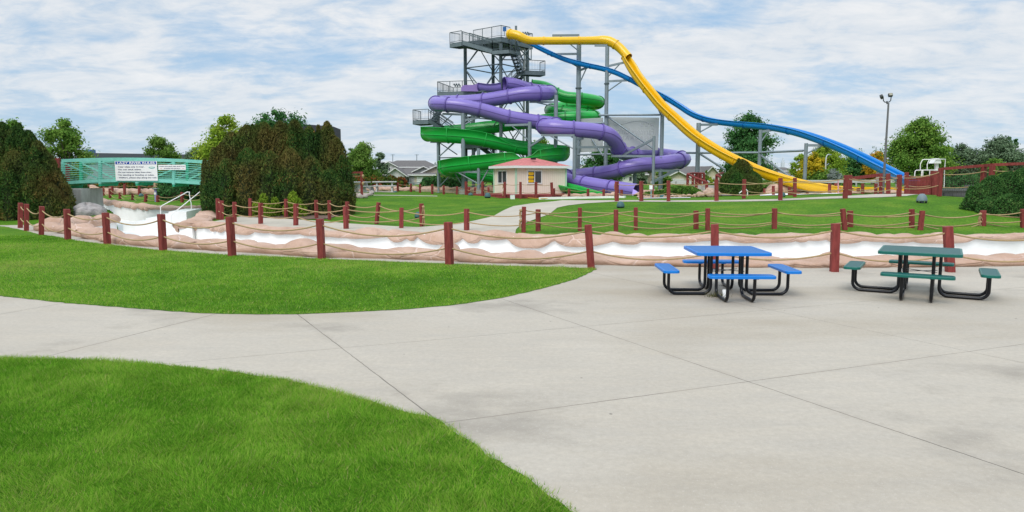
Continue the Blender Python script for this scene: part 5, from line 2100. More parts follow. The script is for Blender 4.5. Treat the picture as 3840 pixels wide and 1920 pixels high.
mb.add([cE, E2, F2, cF] + [v + Vector((0, .02, 0)) for v in (cE, E2, F2, cF)], [(0, 1, 2, 3), (7, 6, 5, 4), (0, 4, 5, 1), (1, 5, 6, 2), (2, 6, 7, 3), (3, 7, 4, 0)], M_BAN)
mb.build('cloth', bn)
M_BTX = mat('faint_banner_ink', (.44, .47, .48), .8)
rt = (cB - cA).normalized()
upv = Vector((0, 0, 1))
ppm = FPX / 56.4
for t, X0, X1, Y, hpx in (('Farmers Union', 2456, 2300, 503, 24), ('I N S U R A N C E', 2445, 2290, 523, 13)):
    me = text_mesh(t, hpx / ppm * 1.25, M_BTX, (X0 - X1) / ppm, .012)
    # lettering is on the far face: from here it reads mirrored
    o0 = cA + (cB - cA) * ((X0 - 2277) / 195) + Vector((0, -.012, P(1920, Y, 56.2).z - P(1920, 440, 56.2).z))
    put_text('lettering', me, bn, o0, -rt, upv)
mb = MB()
pts = [(2310, 470), (2345, 464), (2370, 456), (2400, 452), (2425, 457), (2448, 468), (2455, 474)]
mb.tube([cA + (cB - cA) * ((X - 2277) / 195) + Vector((0, -.02, P(1920, Y, 56.2).z - P(1920, 440, 56.2).z)) for X, Y in pts], .02, M_BTX, 5)
for X in (2405, 2422, 2438):
    q_ = [(X, 474), (X + 7, 474), (X + 13, 463), (X + 2, 460)]
    mb.poly([cA + (cB - cA) * ((a - 2277) / 195) + Vector((0, -.015, P(1920, b, 56.2).z - P(1920, 440, 56.2).z)) for a, b in q_], M_BTX)
mb.build('emblem', bn)

# ------------------------------------------------------------------ kiosk
ki = thing('kiosk', 'cream hut with a red shingled hip roof and two sliding windows beneath the slides', 'hut', (.277, 49, .6))
Ck = Vector((.277, 49.0, 0))
er, el_ = Vector((.902, .432, 0)), Vector((-.432, .902, 0))
Wr, Wl = 3.95, 3.66
z0k, z1k = zpx(738, 49), zpx(629, 49)
mb = MB()
cen = Ck + er * Wr / 2 + el_ * Wl / 2
mb.obox(cen + Vector((0, 0, (z0k + z1k) / 2)), er * Wr / 2, el_ * Wl / 2, Vector((0, 0, (z1k - z0k) / 2)), M_CREAM)
for i in range(24):                                         # grooves of the vertical siding
    x = Wr * (i + .5) / 24
    mb.obox(Ck + er * x - el_ * .003 + Vector((0, 0, (z0k + z1k) / 2)), er * .008, el_ * .006, Vector((0, 0, (z1k - z0k) / 2 - .01)), mat('siding_groove', (.74, .64, .53), .8))
    x = Wl * (i + .5) / 24
    mb.obox(Ck + el_ * x - er * .003 + Vector((0, 0, (z0k + z1k) / 2)), el_ * .008, er * .006, Vector((0, 0, (z1k - z0k) / 2 - .01)), mat('siding_groove', (.74, .64, .53), .8))
wall = mb.build('wall', ki)
mb = MB()
for c in (Ck, Ck + er * Wr, Ck + el_ * Wl):
    mb.obox(c + Vector((0, 0, (z0k + z1k) / 2)) - (er + el_) * .004, er * .055, el_ * .055, Vector((0, 0, (z1k - z0k) / 2 - .02)), M_MINT)
mb.build('corner_trim', ki)
mb = MB()
ov = .30
zr = zpx(592, 51)
cs = [Ck - er * ov - el_ * ov, Ck + er * (Wr + ov) - el_ * ov, Ck + er * (Wr + ov) + el_ * (Wl + ov), Ck - er * ov + el_ * (Wl + ov)]
ze = z1k + .03
M_SHIN = bpy.data.materials.new('red_shingles')
M_SHIN.use_nodes = True
nt = M_SHIN.node_tree
bb = nt.nodes['Principled BSDF']
bb.inputs['Roughness'].default_value = .85
tcn = nt.nodes.new('ShaderNodeNewGeometry')
sepn = nt.nodes.new('ShaderNodeSeparateXYZ')
nt.links.new(tcn.outputs['Position'], sepn.inputs[0])
m_ = nt.nodes.new('ShaderNodeMath')
m_.operation = 'MULTIPLY'
m_.inputs[1].default_value = 9.0
nt.links.new(sepn.outputs['Z'], m_.inputs[0])
fr = nt.nodes.new('ShaderNodeMath')
fr.operation = 'FRACT'
nt.links.new(m_.outputs[0], fr.inputs[0])
nz = nt.nodes.new('ShaderNodeTexNoise')
nz.inputs['Scale'].default_value = 5
nt.links.new(tcn.outputs['Position'], nz.inputs['Vector'])
rp_ = nt.nodes.new('ShaderNodeValToRGB')
rp_.color_ramp.elements[0].position, rp_.color_ramp.elements[0].color = .0, (.30, .07, .07, 1)
rp_.color_ramp.elements[1].position, rp_.color_ramp.elements[1].color = .22, (.74, .25, .235, 1)
nt.links.new(fr.outputs[0], rp_.inputs[0])
mxn = nt.nodes.new('ShaderNodeMix')
mxn.data_type = 'RGBA'
mxn.blend_type = 'MULTIPLY'
mxn.inputs['Factor'].default_value = .5
nt.links.new(rp_.outputs[0], mxn.inputs['A'])
nt.links.new(nz.outputs['Fac'], mxn.inputs['B'])
nt.links.new(mxn.outputs['Result'], bb.inputs['Base Color'])
r1, r2 = cen - er * .48 + Vector((0, 0, zr)), cen + er * .48 + Vector((0, 0, zr))
e_ = [c + Vector((0, 0, ze + .10)) for c in cs]
mb.add(e_ + [r1, r2], [(0, 1, 5, 4), (1, 2, 5), (2, 3, 4, 5), (3, 0, 4), (3, 2, 1, 0)], M_SHIN)
roof = mb.build('roof', ki)
mb = MB()
for a, b in zip(cs, cs[1:] + cs[:1]):
    mb.bar(a + Vector((0, 0, ze + .03)), b + Vector((0, 0, ze + .03)), .04, .17, M_WHITE)
mb.add([c + Vector((0, 0, ze - .03)) for c in cs], [(3, 2, 1, 0)], M_WHITE)
mb.build('fascia', ki)
mb = MB()
vp = P(2000, 594, 50.6)
mb.box(vp + Vector((0, 0, -.02)), (.30, .25, .14), M_DARK, .44)
mb.build('roof_vent', ki)


def kiosk_window(o, ax, nx, x0, x1, y0, y1):
    """sliding window on a wall: o origin, ax along wall, nx outward normal"""
    zc, hh = (y0 + y1) / 2, (y1 - y0) / 2
    c = o + ax * (x0 + x1) / 2 + Vector((0, 0, zc))
    hw = (x1 - x0) / 2
    mb = MB()
    for s_ in (-1, 1):
        mb.obox(c + ax * s_ * hw + nx * .02, ax * .035, nx * .03, Vector((0, 0, hh + .04)), M_WHITE)
        mb.obox(c + Vector((0, 0, s_ * hh)) + nx * .021, ax * hw, nx * .03, Vector((0, 0, .035)), M_WHITE)
    mb.obox(c + nx * .022, ax * .025, nx * .03, Vector((0, 0, hh)), M_WHITE)
    w_ = mb.build('window', ki)
    mb = MB()
    mb.obox(c + nx * .014, ax * hw, nx * .004, Vector((0, 0, hh)), M_GLASS)
    mb.build('pane', w_)
    return c, hw, hh


zw0, zw1 = zpx(688, 49), zpx(640, 49)
kiosk_window(Ck, el_, -er, 1.45, 2.95, zw0, zw1)
c, hw, hh = kiosk_window(Ck, er, -el_, .88, 1.98, zw0, zw1)
for k in range(3):
    mb = MB()
    q_ = c - er * hw * .52 - el_ * -.0 + Vector((0, 0, hh * (.55 - .58 * k)))
    pts = rounded_rect(hw * .40, hh * .23, hh * .20, 4)
    mb.add([q_ - el_ * .032 + er * a + Vector((0, 0, b)) for a, b in pts] + [q_ - el_ * .019 + er * a + Vector((0, 0, b)) for a, b in pts],
           [tuple(range(len(pts)))] + [(i, (i + 1) % len(pts), len(pts) + (i + 1) % len(pts), len(pts) + i) for i in range(len(pts))], M_YELLOW)
    tag(mb.build('swim_tube'), ('topmost', 'middle', 'lowest')[k] + ' of the three yellow swim tubes stacked in the kiosk window', 'swim tube', 'yellow tubes in the kiosk window')
# deck of red timber around it
dk = thing('timber_deck', 'low red timber deck wrapped around the cream kiosk', 'deck', (Ck.x, 47.5, .5))
g_ = zg1(-1, 47.5)
pl = [P(1746, 729, 48.6), P(1887, 731, 46.9), P(2068, 737, 46.2), P(2120, 737, 47.6), Ck + er * Wr, Ck + el_ * Wl * .7 - er * .2, P(1810, 728, 50.2), P(1760, 728, 50.2)]
pl = [(p[0], p[1]) for p in pl]
mb = MB()
zd = zpx(729.5, 47.5)
mb.prism(pl, zd - .06, zd, M_RED)
mb.build('boards', dk)
mb = MB()
for a, b in zip(pl[:3], pl[1:4]):
    mb.bar((a[0], a[1], zd - .17), (b[0], b[1], zd - .17), .06, .24, M_RED)
mb.build('skirt', dk)
mb = MB()
mb.bar(P(1738, 740, 48.0), P(1885, 743, 46.4), .4, .05, M_RED)
mb.build('step', dk)
b = P(1922, 741, 45.6)
mb = MB()
mb.box((b.x, b.y, zg1(b.x, b.y) + .12), (.29, .25, .27), M_WHITE, .1, bev=.02)
mb.box((b.x, b.y, zg1(b.x, b.y) + .262), (.31, .27, .03), M_WHITE, .1)
tag(mb.build('plastic_bin'), 'small white box on the grass against the kiosk deck', 'box')
mb = MB()
pts = [T(1940, 733)] + [T(X, Y) for X, Y in ((1955, 739), (1975, 744), (2000, 747), (2030, 748), (2070, 747.5))]
pts = [p + Vector((0, 0, .06)) for p in pts]
pts[0].z += .35
mb.tube([Vector(p) for p in catmull([tuple(p) for p in pts], .2)], .02, mat('yellow_hose', (.62, .42, .06), .6), 6)
tag(mb.build('garden_hose'), 'yellow hose trailing from the kiosk deck over the grass', 'hose')

# ------------------------------------------------------------------ foliage
def unit(rs, n):
    v = rs.normal(size=(n, 3))
    return v / np.linalg.norm(v, axis=1)[:, None]


def leaf_quads(cen, nrm, tan, ln, wd):
    """one diamond-shaped leaf per centre"""
    b = np.cross(nrm, tan)
    b /= np.linalg.norm(b, axis=1)[:, None] + 1e-9
    t = np.cross(b, nrm)
    ln, wd = np.asarray(ln)[:, None], np.asarray(wd)[:, None]
    v = np.stack([cen - t * ln * .5, cen + b * wd * .5 - t * ln * .05, cen + t * ln * .5, cen - b * wd * .5 - t * ln * .05], 1)
    return v.reshape(-1, 3)


def trunk_mesh(mb, base, tips, r0, m, rs, split=.35):
    base = Vector(base)
    top = sum((Vector(t) for t in tips), Vector()) / len(tips)
    fork = base.lerp(Vector((top.x, top.y, top.z)), split)
    mb.tube([base - Vector((0, 0, .15)), base + (fork - base) * .5 + Vector((rs.normal() * .05, rs.normal() * .05, 0)), fork], r0, m, 8, True, r0 * .75)
    main = base.lerp(top, .9)
    mb.tube([fork, fork.lerp(main, .5) + Vector((rs.normal() * .1, rs.normal() * .1, 0)), main], r0 * .72, m, 7, True, r0 * .2)
    for t in tips:
        t = Vector(t)
        s_ = base.lerp(top, min(.85, split + (t.z - base.z) / max(.1, top.z - base.z) * .22))
        mid = s_.lerp(t, .5) + Vector((rs.normal() * .12, rs.normal() * .12, abs(rs.normal()) * .1))
        mb.tube([s_, mid, t], r0 * .34, m, 5, False, r0 * .07)


def tree(name, label, X, Yt, Yb, W, d, m, n, leaf, shape='oval', crown=.12, clumps=26, seed=1, cat='tree', group=None, trunk=.18, clump_r=.30, elong=1.6, ground=None, droop=0.0, lean=0.0, topy=None):
    """tree seen at photo column X, top row Yt, foot row Yb, crown width W pixels, distance d"""
    rs = np.random.RandomState(seed)
    b = P(X, Yb, d)
    g = zg1(b.x, b.y) if ground is None else ground
    h = P(X, Yt, d).z - g
    w = W / FPX * d
    root = thing(name, label, cat, (b.x, b.y, g), group)
    n, leaf, clumps, clump_r = int(n * 4.2), leaf * .50, int(clumps * 1.9), clump_r * .92
    z0 = crown * h
    cs = []
    tries = 0
    while len(cs) < clumps and tries < 5000:
        tries += 1
        t = rs.rand()
        if shape == 'oval':
            R = math.sin(math.pi * (0.10 + .86 * t) ** .85) ** .7
        elif shape == 'cone':
            R = (1 - t) ** .8 + .08
        elif shape == 'egg':
            R = min(1, 1.15 * (1 - t ** 2.2) ** .75) * min(1, .55 + 1.6 * t)
        elif shape == 'column':
            R = (1 - t ** 4) ** .5 * min(1, .7 + t)
        else:
            R = (1 - t ** 3) ** .6
        a, rr = rs.uniform(0, 2 * math.pi), math.sqrt(rs.rand()) * R
        c = np.array([math.cos(a) * rr * w / 2 * .80, math.sin(a) * rr * w / 2 * .80, z0 + (h - z0) * (.06 + .86 * t)])
        k = clump_r * w / 2 * rs.uniform(.65, 1.25) * (.55 + .45 * R)
        if all(np.linalg.norm(c - o[0]) > .42 * (k + o[1]) for o in cs) or tries > 2500:
            cs.append((c, k))
    tot = sum(k * k for _, k in cs)
    V_, Tn = [], []
    for c, k in cs:
        m_ = max(8, int(n * k * k / tot))
        u = unit(rs, m_)
        r = np.minimum(np.abs(rs.normal(0, .62, m_)), 1.35 - .3 * rs.rand(m_)) + .10 * rs.rand(m_)
        st = np.array([1.15, 1.15, .9]) * rs.uniform(.75, 1.3, 3)
        p = c + u * (r * k)[:, None] * st + np.array([c[0] * .10, c[1] * .10, .10 * k]) * (r ** 2)[:, None]
        nn = u + unit(rs, m_) * .9 + np.array([0, 0, .35])
        nn /= np.linalg.norm(nn, axis=1)[:, None]
        tt = unit(rs, m_) + np.array([0, 0, -droop])
        ln = leaf * rs.uniform(.6, 1.3, m_)
        V_.append(leaf_quads(p + np.array([b.x + lean * c[2], b.y, g]), nn, tt, ln * elong ** .5, ln / elong ** .5))
        Tn.append(np.clip(rs.uniform(.2, .8) * .6 + rs.uniform(0, .4, m_) + rs.normal(0, .06, m_), 0, 1))
    np_mesh('crown', np.vstack(V_), 4, m, np.concatenate(Tn), root)
    mb = MB()
    order = sorted(cs, key=lambda q: -q[1])[:max(5, clumps // 2)]
    trunk_mesh(mb, (b.x, b.y, g), [(b.x + c[0] + lean * c[2], b.y + c[1], g + c[2]) for c, k in order], trunk, M_BARK, rs, max(.06, crown * 1.1))
    mb.build('trunk', root, fix=False)
    return root


L_MID = leafmat('leaf_mid_green', [(0, (0.060, 0.140, 0.026)), (.5, (0.145, 0.275, 0.048)), (1, (0.33, 0.46, 0.09))], .3)
L_DARK = leafmat('leaf_dark_green', [(0, (0.031, 0.099, 0.036)), (.5, (0.068, 0.187, 0.057)), (1, (0.161, 0.325, 0.094))], .25)
L_YG = leafmat('leaf_yellow_green', [(0, (0.109, 0.201, 0.022)), (.5, (0.255, 0.383, 0.041)), (1, (0.493, 0.566, 0.082))], .35)
L_YEL = leafmat('leaf_autumn_yellow', [(0, (0.129, 0.186, 0.021)), (.35, (0.288, 0.316, 0.029)), (.7, (0.604, 0.431, 0.029)), (1, (0.800, 0.575, 0.043))], .35)
L_ORA = leafmat('leaf_autumn_orange', [(0, (0.173, 0.173, 0.029)), (.4, (0.517, 0.316, 0.029)), (1, (0.800, 0.431, 0.043))], .35)
L_LIGHT = leafmat('leaf_light_green', [(0, (0.075, 0.150, 0.033)), (.5, (0.158, 0.277, 0.053)), (1, (0.300, 0.435, 0.105))], .35)
L_GREY = leafmat('leaf_grey_green', [(0, (0.059, 0.101, 0.059)), (.5, (0.128, 0.196, 0.107)), (1, (0.274, 0.352, 0.225))], .2)
L_SILV = leafmat('leaf_silver', [(0, (.14, .17, .15)), (1, (.34, .39, .35))], .2)
L_THUJA = leafmat('thuja_spray', [(0, (.024, .058, .022)), (.35, (.050, .112, .028)), (.60, (.090, .165, .036)), (.80, (.17, .155, .045)), (1, (.26, .145, .05))], .18, patch=(.20, .125, .045), pscale=.6)
L_THUJAG = leafmat('thuja_spray_green', [(0, (0.019, 0.061, 0.019)), (.4, (0.046, 0.129, 0.027)), (.75, (0.104, 0.199, 0.038)), (1, (0.199, 0.142, 0.046))], .18, patch=(0.142, 0.110, 0.034), pscale=.5)
L_RED = leafmat('vine_red_green', [(0, (0.045, 0.090, 0.022)), (.45, (0.105, 0.180, 0.030)), (.7, (0.300, 0.075, 0.030)), (1, (0.240, 0.038, 0.030))], .25)
L_JUN = leafmat('juniper_spray', [(0, (0.032, 0.080, 0.019)), (.5, (0.088, 0.200, 0.032)), (1, (0.224, 0.320, 0.056))], .2)


def sprays(name, label, cat, lumps, m, n, ln, wd, seed=1, core=True, up=.8, out=.9, rough=.16, spires=0, group=None, loc=None):
    """dense shrub: lumps are (x, y, z0, rx, ry, h) columns; sprays stand on their skins over a darker woody core"""
    rs = np.random.RandomState(seed)
    x0, y0, zb = lumps[0][0], lumps[0][1], min(q[2] for q in lumps)
    root = thing(name, label, cat, loc or (x0, y0, zb), group)
    pw_ = (2.7, .60) if spires else (3.2, .55)
    lumps = list(lumps)
    for q in list(lumps):
        for _ in range(spires):
            a, f = rs.uniform(0, 6.28), rs.uniform(.30, .48)
            lumps.append((q[0] + math.cos(a) * q[3] * .62, q[1] + math.sin(a) * q[4] * .62, q[2], q[3] * f, q[4] * f, q[5] * rs.uniform(.80, 1.03)))
    areas = np.array([(q[3] + q[4]) * q[5] for q in lumps])
    V_, Tn = [], []

    def rad(t):
        return np.clip(1 - np.clip(t, 0, 1) ** pw_[0], 0, 1) ** pw_[1] * np.minimum(1, .82 + .6 * t)
    for q, ar in zip(lumps, areas):
        x, y, z, rx, ry, h = q
        k = int(n * ar / areas.sum())
        t = rs.rand(k) ** .9
        a = rs.uniform(0, 2 * np.pi, k)
        r = rad(t) * (1 + rough * (np.sin(a * 5 + t * 9 + x) * .6 + np.sin(a * 11 - t * 17 + y) * .5)) * rs.uniform(.84, 1.05, k)
        r = np.where(rs.rand(k) < .04, r * 1.10, r)
        p = np.stack([x + np.cos(a) * rx * r, y + np.sin(a) * ry * r, z + h * t], 1)
        keep = np.ones(k, bool)
        for q2 in lumps:
            if q2 is q:
                continue
            t2 = (p[:, 2] - q2[2]) / q2[5]
            rr = np.sqrt(((p[:, 0] - q2[0]) / q2[3]) ** 2 + ((p[:, 1] - q2[1]) / q2[4]) ** 2)
            keep &= ~((t2 < .97) & (rr < rad(t2) * .80))
        p, t, a = p[keep], t[keep], a[keep]
        k = len(p)
        o = np.stack([np.cos(a), np.sin(a), .25 + 1.2 * t ** 4], 1)
        tan = o * out + np.array([0, 0, up]) + unit(rs, k) * .55
        nn = unit(rs, k) + o * .35
        nn /= np.linalg.norm(nn, axis=1)[:, None]
        p = p + tan / np.linalg.norm(tan, axis=1)[:, None] * (ln * .3)
        l_ = ln * rs.uniform(.55, 1.35, k)
        V_.append(leaf_quads(p, nn, tan, l_, wd * rs.uniform(.7, 1.3, k)))
        pn = value_noise(p[:, 0] + p[:, 1] * .5, p[:, 2], 1.6, seed) * .6 + value_noise(p[:, 0] * 2 + 7, p[:, 2] * 2, 2.4, seed + 3) * .4
        Tn.append(np.clip(.08 + .70 * pn + rs.normal(0, .17, k), 0, 1))
    np_mesh('foliage', np.vstack(V_), 4, m, np.concatenate(Tn), root)
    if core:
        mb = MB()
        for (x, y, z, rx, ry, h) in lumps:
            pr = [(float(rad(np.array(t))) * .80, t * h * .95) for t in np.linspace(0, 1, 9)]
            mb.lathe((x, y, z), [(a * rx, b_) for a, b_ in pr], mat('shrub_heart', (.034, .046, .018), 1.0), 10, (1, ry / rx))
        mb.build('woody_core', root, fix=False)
    return root


def lump(X, Yt, d, wpx, ry=None, g=None, Yb=None):
    p = P(X, Yt, d)
    z0 = zg1(p.x, d) if g is None else g
    rx = wpx / FPX * d
    return (p.x, d, z0 - .05, rx, ry or rx, p.z - z0 + .05)


# the two big evergreens and what grows round them
sprays('evergreen_shrub', 'massive browning green evergreen clump between the footbridge and the lawn', 'evergreen',
       [lump(792, 600, 33.6, 38), lump(830, 545, 33.9, 52), lump(868, 498, 34.3, 60), lump(925, 472, 34.6, 66), lump(990, 462, 34.8, 66), lump(1050, 458, 34.8, 60), lump(1105, 452, 34.6, 58), lump(1160, 478, 34.5, 52), lump(1226, 459, 34.6, 46), lump(1262, 520, 34.2, 48), lump(1288, 590, 33.8, 38),
        lump(850, 600, 32.9, 60), lump(930, 560, 33.0, 66), lump(1010, 570, 33.0, 66), lump(1090, 560, 33.0, 66), lump(1165, 590, 33.0, 60), lump(1235, 640, 33.0, 58), lump(1290, 690, 33.2, 34), lump(782, 690, 33.0, 26)],
       L_THUJA, 300000, .135, .042, seed=3, spires=3, loc=(-11.3, 34, .25))
sprays('evergreen_shrub', 'huge brown tinged evergreen at the far left behind the first posts', 'evergreen',
       [lump(-150, 440, 33.5, 110), lump(-60, 446, 33.5, 80), lump(5, 462, 33.3, 66), lump(60, 476, 33.2, 60), lump(105, 492, 33.2, 54), lump(140, 530, 33, 50), lump(175, 575, 33, 46), lump(205, 630, 33, 44), lump(238, 690, 33, 34),
        lump(-40, 560, 32.2, 80), lump(50, 570, 32.2, 70), lump(120, 620, 32.2, 60), lump(180, 690, 32.3, 50), lump(225, 740, 32.4, 36)],
       L_THUJA, 230000, .135, .042, seed=8, spires=3, loc=(-23.5, 33, .0))
tree('leafy_tree', 'airy willow leaved tree rising behind the far left evergreen', 255, 437, 700, 190, 44, L_MID, 5200, .26, 'oval', .25, 22, seed=11, elong=2.6, droop=.6, clump_r=.27)
tree('leafy_tree', 'bushy tree top showing over the far left evergreen at the frame edge', 55, 437, 700, 190, 42, L_MID, 4500, .26, 'oval', .3, 20, seed=12, elong=2.0)
tree('leafy_tree', 'pale green loose crowned tree above the middle of the footbridge', 607, 508, 690, 135, 72, L_LIGHT, 4600, .34, 'oval', .2, 20, seed=13)
tree('leafy_tree', 'yellow green tree crown behind the left shoulder of the big evergreen', 862, 418, 700, 200, 48, L_YG, 9500, .27, 'egg', .15, 34, seed=14)
tree('leafy_tree', 'dark feathery branches rising over the top of the big evergreen', 1050, 404, 700, 260, 44, L_DARK, 4800, .24, 'oval', .4, 26, seed=15, elong=2.4, clump_r=.24)
tree('leafy_tree', 'yellow bush hugging the left flank of the big evergreen', 788, 560, 720, 70, 46, L_YG, 1800, .24, 'egg', .1, 14, seed=16)
tree('leafy_tree', 'thin grey green tree line behind the right end of the bridge', 735, 545, 700, 110, 80, L_GREY, 2200, .36, 'egg', .1, 18, seed=17, elong=2.2)
tree('leafy_tree', 'light green conical tree right of the big evergreen', 1362, 524, 700, 135, 74, L_LIGHT, 6500, .30, 'egg', .05, 26, seed=18)
tree('leafy_tree', 'silvery grey green tree beside the light green conical tree', 1425, 566, 700, 62, 80, L_GREY, 2200, .34, 'oval', .1, 16, seed=19, elong=2.2)
tree('leafy_tree', 'sparse grey tree tip behind the light green conical tree', 1320, 540, 700, 60, 90, L_GREY, 1100, .34, 'cone', .1, 12, seed=20, elong=2.4)
tree('leafy_tree', 'dark round headed green tree under the hump of the blue slide', 2802, 411, 705, 205, 76, L_DARK, 11000, .36, 'egg', .08, 40, seed=21, clump_r=.26)
tree('leafy_tree', 'dark green tree half hidden behind the lowest purple tubes', 2262, 548, 700, 150, 84, L_DARK, 5200, .38, 'oval', .05, 26, seed=22)
tree('leafy_tree', 'far tree top peeping out between the green flume and purple tube', 2030, 512, 700, 110, 95, L_MID, 2600, .42, 'oval', .2, 18, seed=23)
tree('leafy_tree', 'yellow green autumn tree below the blue slide', 3092, 532, 702, 130, 86, L_YG, 5400, .38, 'oval', .05, 28, seed=24)
tree('leafy_tree', 'golden orange autumn tree between the yellow green ones', 3045, 570, 702, 105, 81, L_YEL, 3600, .38, 'oval', .05, 22, seed=25)
tree('leafy_tree', 'thin yellowing tree left of the lone column below the blue slide', 2998, 575, 702, 75, 88, L_YG, 2000, .36, 'oval', .1, 18, seed=26)
tree('leafy_tree', 'green tree low at the foot of the autumn trees', 3100, 640, 704, 150, 80, L_MID, 3600, .36, 'egg', .02, 24, seed=27)
tree('leafy_tree', 'dark dense tree behind the falling blue slide', 3205, 568, 704, 130, 90, L_DARK, 4600, .40, 'oval', .04, 26, seed=28)
tree('leafy_tree', 'orange autumn tree next to the floodlight mast', 3285, 565, 704, 105, 88, L_ORA, 3000, .40, 'oval', .04, 22, seed=29)
tree('leafy_tree', 'tall broad green tree right of the floodlight mast', 3437, 429, 712, 235, 62, L_MID, 14000, .30, 'egg', .03, 52, seed=30, clump_r=.27)
tree('leafy_tree', 'yellowing lower limbs of a tree behind the lifeguard chair', 3520, 520, 712, 90, 64, L_YG, 2600, .30, 'oval', .1, 20, seed=31)
tree('leafy_tree', 'grey green spreading tree behind the net fence', 3600, 535, 712, 130, 66, L_GREY, 4600, .30, 'oval', .04, 26, seed=32)
tree('leafy_tree', 'big grey green tree at the right with a broken top', 3735, 505, 712, 200, 64, L_GREY, 9500, .30, 'egg', .03, 38, seed=33)
tree('leafy_tree', 'slim dark poplar pair tip in front of the big grey green tree', 3768, 496, 712, 34, 70, L_DARK, 1500, .30, 'column', .02, 16, seed=34)
tree('leafy_tree', 'slim dark poplar at the right edge of the far trees', 3798, 505, 712, 40, 70, L_DARK, 1700, .30, 'column', .02, 16, seed=35)
tree('leafy_tree', 'low feathery green tree behind the netting', 3720, 592, 714, 110, 50, L_MID, 3200, .24, 'oval', .02, 22, seed=36)
tree('leafy_tree', 'bare twiggy tree poking up beside the orange tree', 3268, 535, 704, 46, 94, L_GREY, 90, .2, 'oval', .05, 14, seed=37)
tree('leafy_tree', 'small silver leaved shrub tree by the white street lamp', 3125, 628, 702, 52, 78, L_SILV, 1500, .30, 'egg', .02, 16, seed=38)
tree('young_conifer', 'slender young conifer in front of the cream gable', 2648, 632, 706, 24, 62, L_LIGHT, 900, .2, 'cone', .02, 14, seed=39)
tree('leafy_tree', 'small yellow green shrub at the foot of the slender conifer', 2665, 660, 708, 32, 60, L_YG, 900, .2, 'egg', .02, 12, seed=40)
tree('leafy_tree', 'grey leaved small tree below the right bend of the purple slide', 2400, 640, 705, 55, 70, L_GREY, 1700, .26, 'oval', .05, 16, seed=41)
tree('leafy_tree', 'bushy pine branches left of the cream garage gable', 2482, 630, 704, 70, 68, L_MID, 2000, .26, 'oval', .08, 18, seed=42)
tree('leafy_tree', 'bright bush at the bottom of the dark round headed tree', 2870, 678, 714, 70, 60, L_LIGHT, 1500, .22, 'egg', .02, 14, seed=43)
tree('leafy_tree', 'small tree in leaf behind the slim left slide column', 1660, 630, 712, 50, 68, L_YG, 1500, .24, 'oval', .1, 16, seed=44)
sprays('round_shrub', 'rounded brown green conifer bush in front of the yellow chute', 'shrub', [lump(2782, 600, 44, 50), lump(2745, 640, 43.6, 44), lump(2822, 645, 43.8, 40), lump(2765, 650, 43, 46), lump(2805, 655, 43, 42)], L_THUJAG, 45000, .12, .038, seed=51, spires=2)
sprays('spreading_juniper', 'low spreading juniper mound behind the hilltop path', 'shrub', [lump(2540, 700, 43, 46, .8), lump(2585, 702, 43, 34, .7), lump(2490, 715, 43, 52, .8), lump(2440, 722, 42.6, 34, .6), lump(2610, 712, 42.6, 22, .5)], L_JUN, 7000, .16, .05, seed=52, up=.25)
sprays('leafy_shrub', 'large dark green shrub at the right edge below the net fence', 'shrub',
       [lump(3672, 690, 26.8, 42), lump(3722, 660, 27, 50), lump(3778, 646, 27.2, 52), lump(3838, 632, 27.2, 60), lump(3905, 628, 27.2, 70), lump(3712, 742, 26.2, 46, g=.2), lump(3785, 728, 25.8, 56, g=.15), lump(3868, 722, 25.6, 66, g=.1), lump(3640, 742, 26.9, 30)],
       leafmat('shrub_leaf', [(0, (0.026, 0.077, 0.026)), (.5, (0.072, 0.180, 0.046)), (.85, (0.180, 0.308, 0.090)), (1, (0.333, 0.385, 0.128))], .25), 90000, .07, .038, seed=53, up=.3, spires=2)
sprays('leafy_shrub', 'yellow green shrub behind the ropes, second from the path', 'shrub', [lump(1098, 722, 31.8, 20), lump(1112, 745, 31.6, 22), lump(1080, 760, 31.6, 18), lump(1130, 768, 31.6, 16)], L_YG, 2400, .16, .045, seed=54, core=False)
sprays('leafy_shrub', 'smaller yellow green shrub behind the ropes beside the big evergreen', 'shrub', [lump(988, 730, 31.8, 16), lump(1030, 745, 31.8, 16), lump(960, 762, 31.6, 16), lump(1010, 768, 31.6, 20)], L_YG, 1900, .16, .045, seed=55, core=False)
sprays('leafy_shrub', 'dark leafy shrub under the right end of the footbridge', 'shrub', [lump(640, 640, 47, 50), lump(690, 612, 47, 54), lump(745, 606, 47, 54), lump(610, 700, 45.6, 26), lump(650, 700, 45.6, 40)], L_DARK, 9000, .17, .10, seed=56, up=.2)
sprays('vine_hedge', 'red and green vine covered hedge behind the concrete picnic tables', 'hedge', [lump(1400 + 34 * k, 660 + (k % 2) * 6, 66, 26, .6) for k in range(-2, 4)], L_RED, 3600, .2, .14, seed=57, up=.1)
sprays('vine_hedge', 'dark green hedge behind the slim left slide column', 'hedge', [lump(1600 + 30 * k, 668 - (k % 2) * 6, 66, 22, .6) for k in range(0, 5)], L_DARK, 3200, .2, .14, seed=58, up=.1)
sprays('vine_hedge', 'dark reddish hedge seen under the bridge', 'hedge', [lump(300 + 40 * k, 672 + (k % 2) * 4, 68, 26, .6) for k in range(0, 7)], L_RED, 2800, .24, .16, seed=59, up=.1)
sprays('leafy_shrub', 'dark shrub squeezed between the pier and the far left evergreen', 'shrub', [lump(318, 690, 39, 14, g=.1), lump(330, 720, 38.6, 10, g=.1)], L_DARK, 900, .16, .1, seed=60, up=.1)
sprays('leafy_shrub', 'dark green shrub behind the retaining wall and net', 'shrub', [lump(3560, 668, 40, 40), lump(3620, 655, 40, 50), lump(3690, 650, 40, 50)], L_DARK, 5200, .16, .09, seed=61, up=.2)

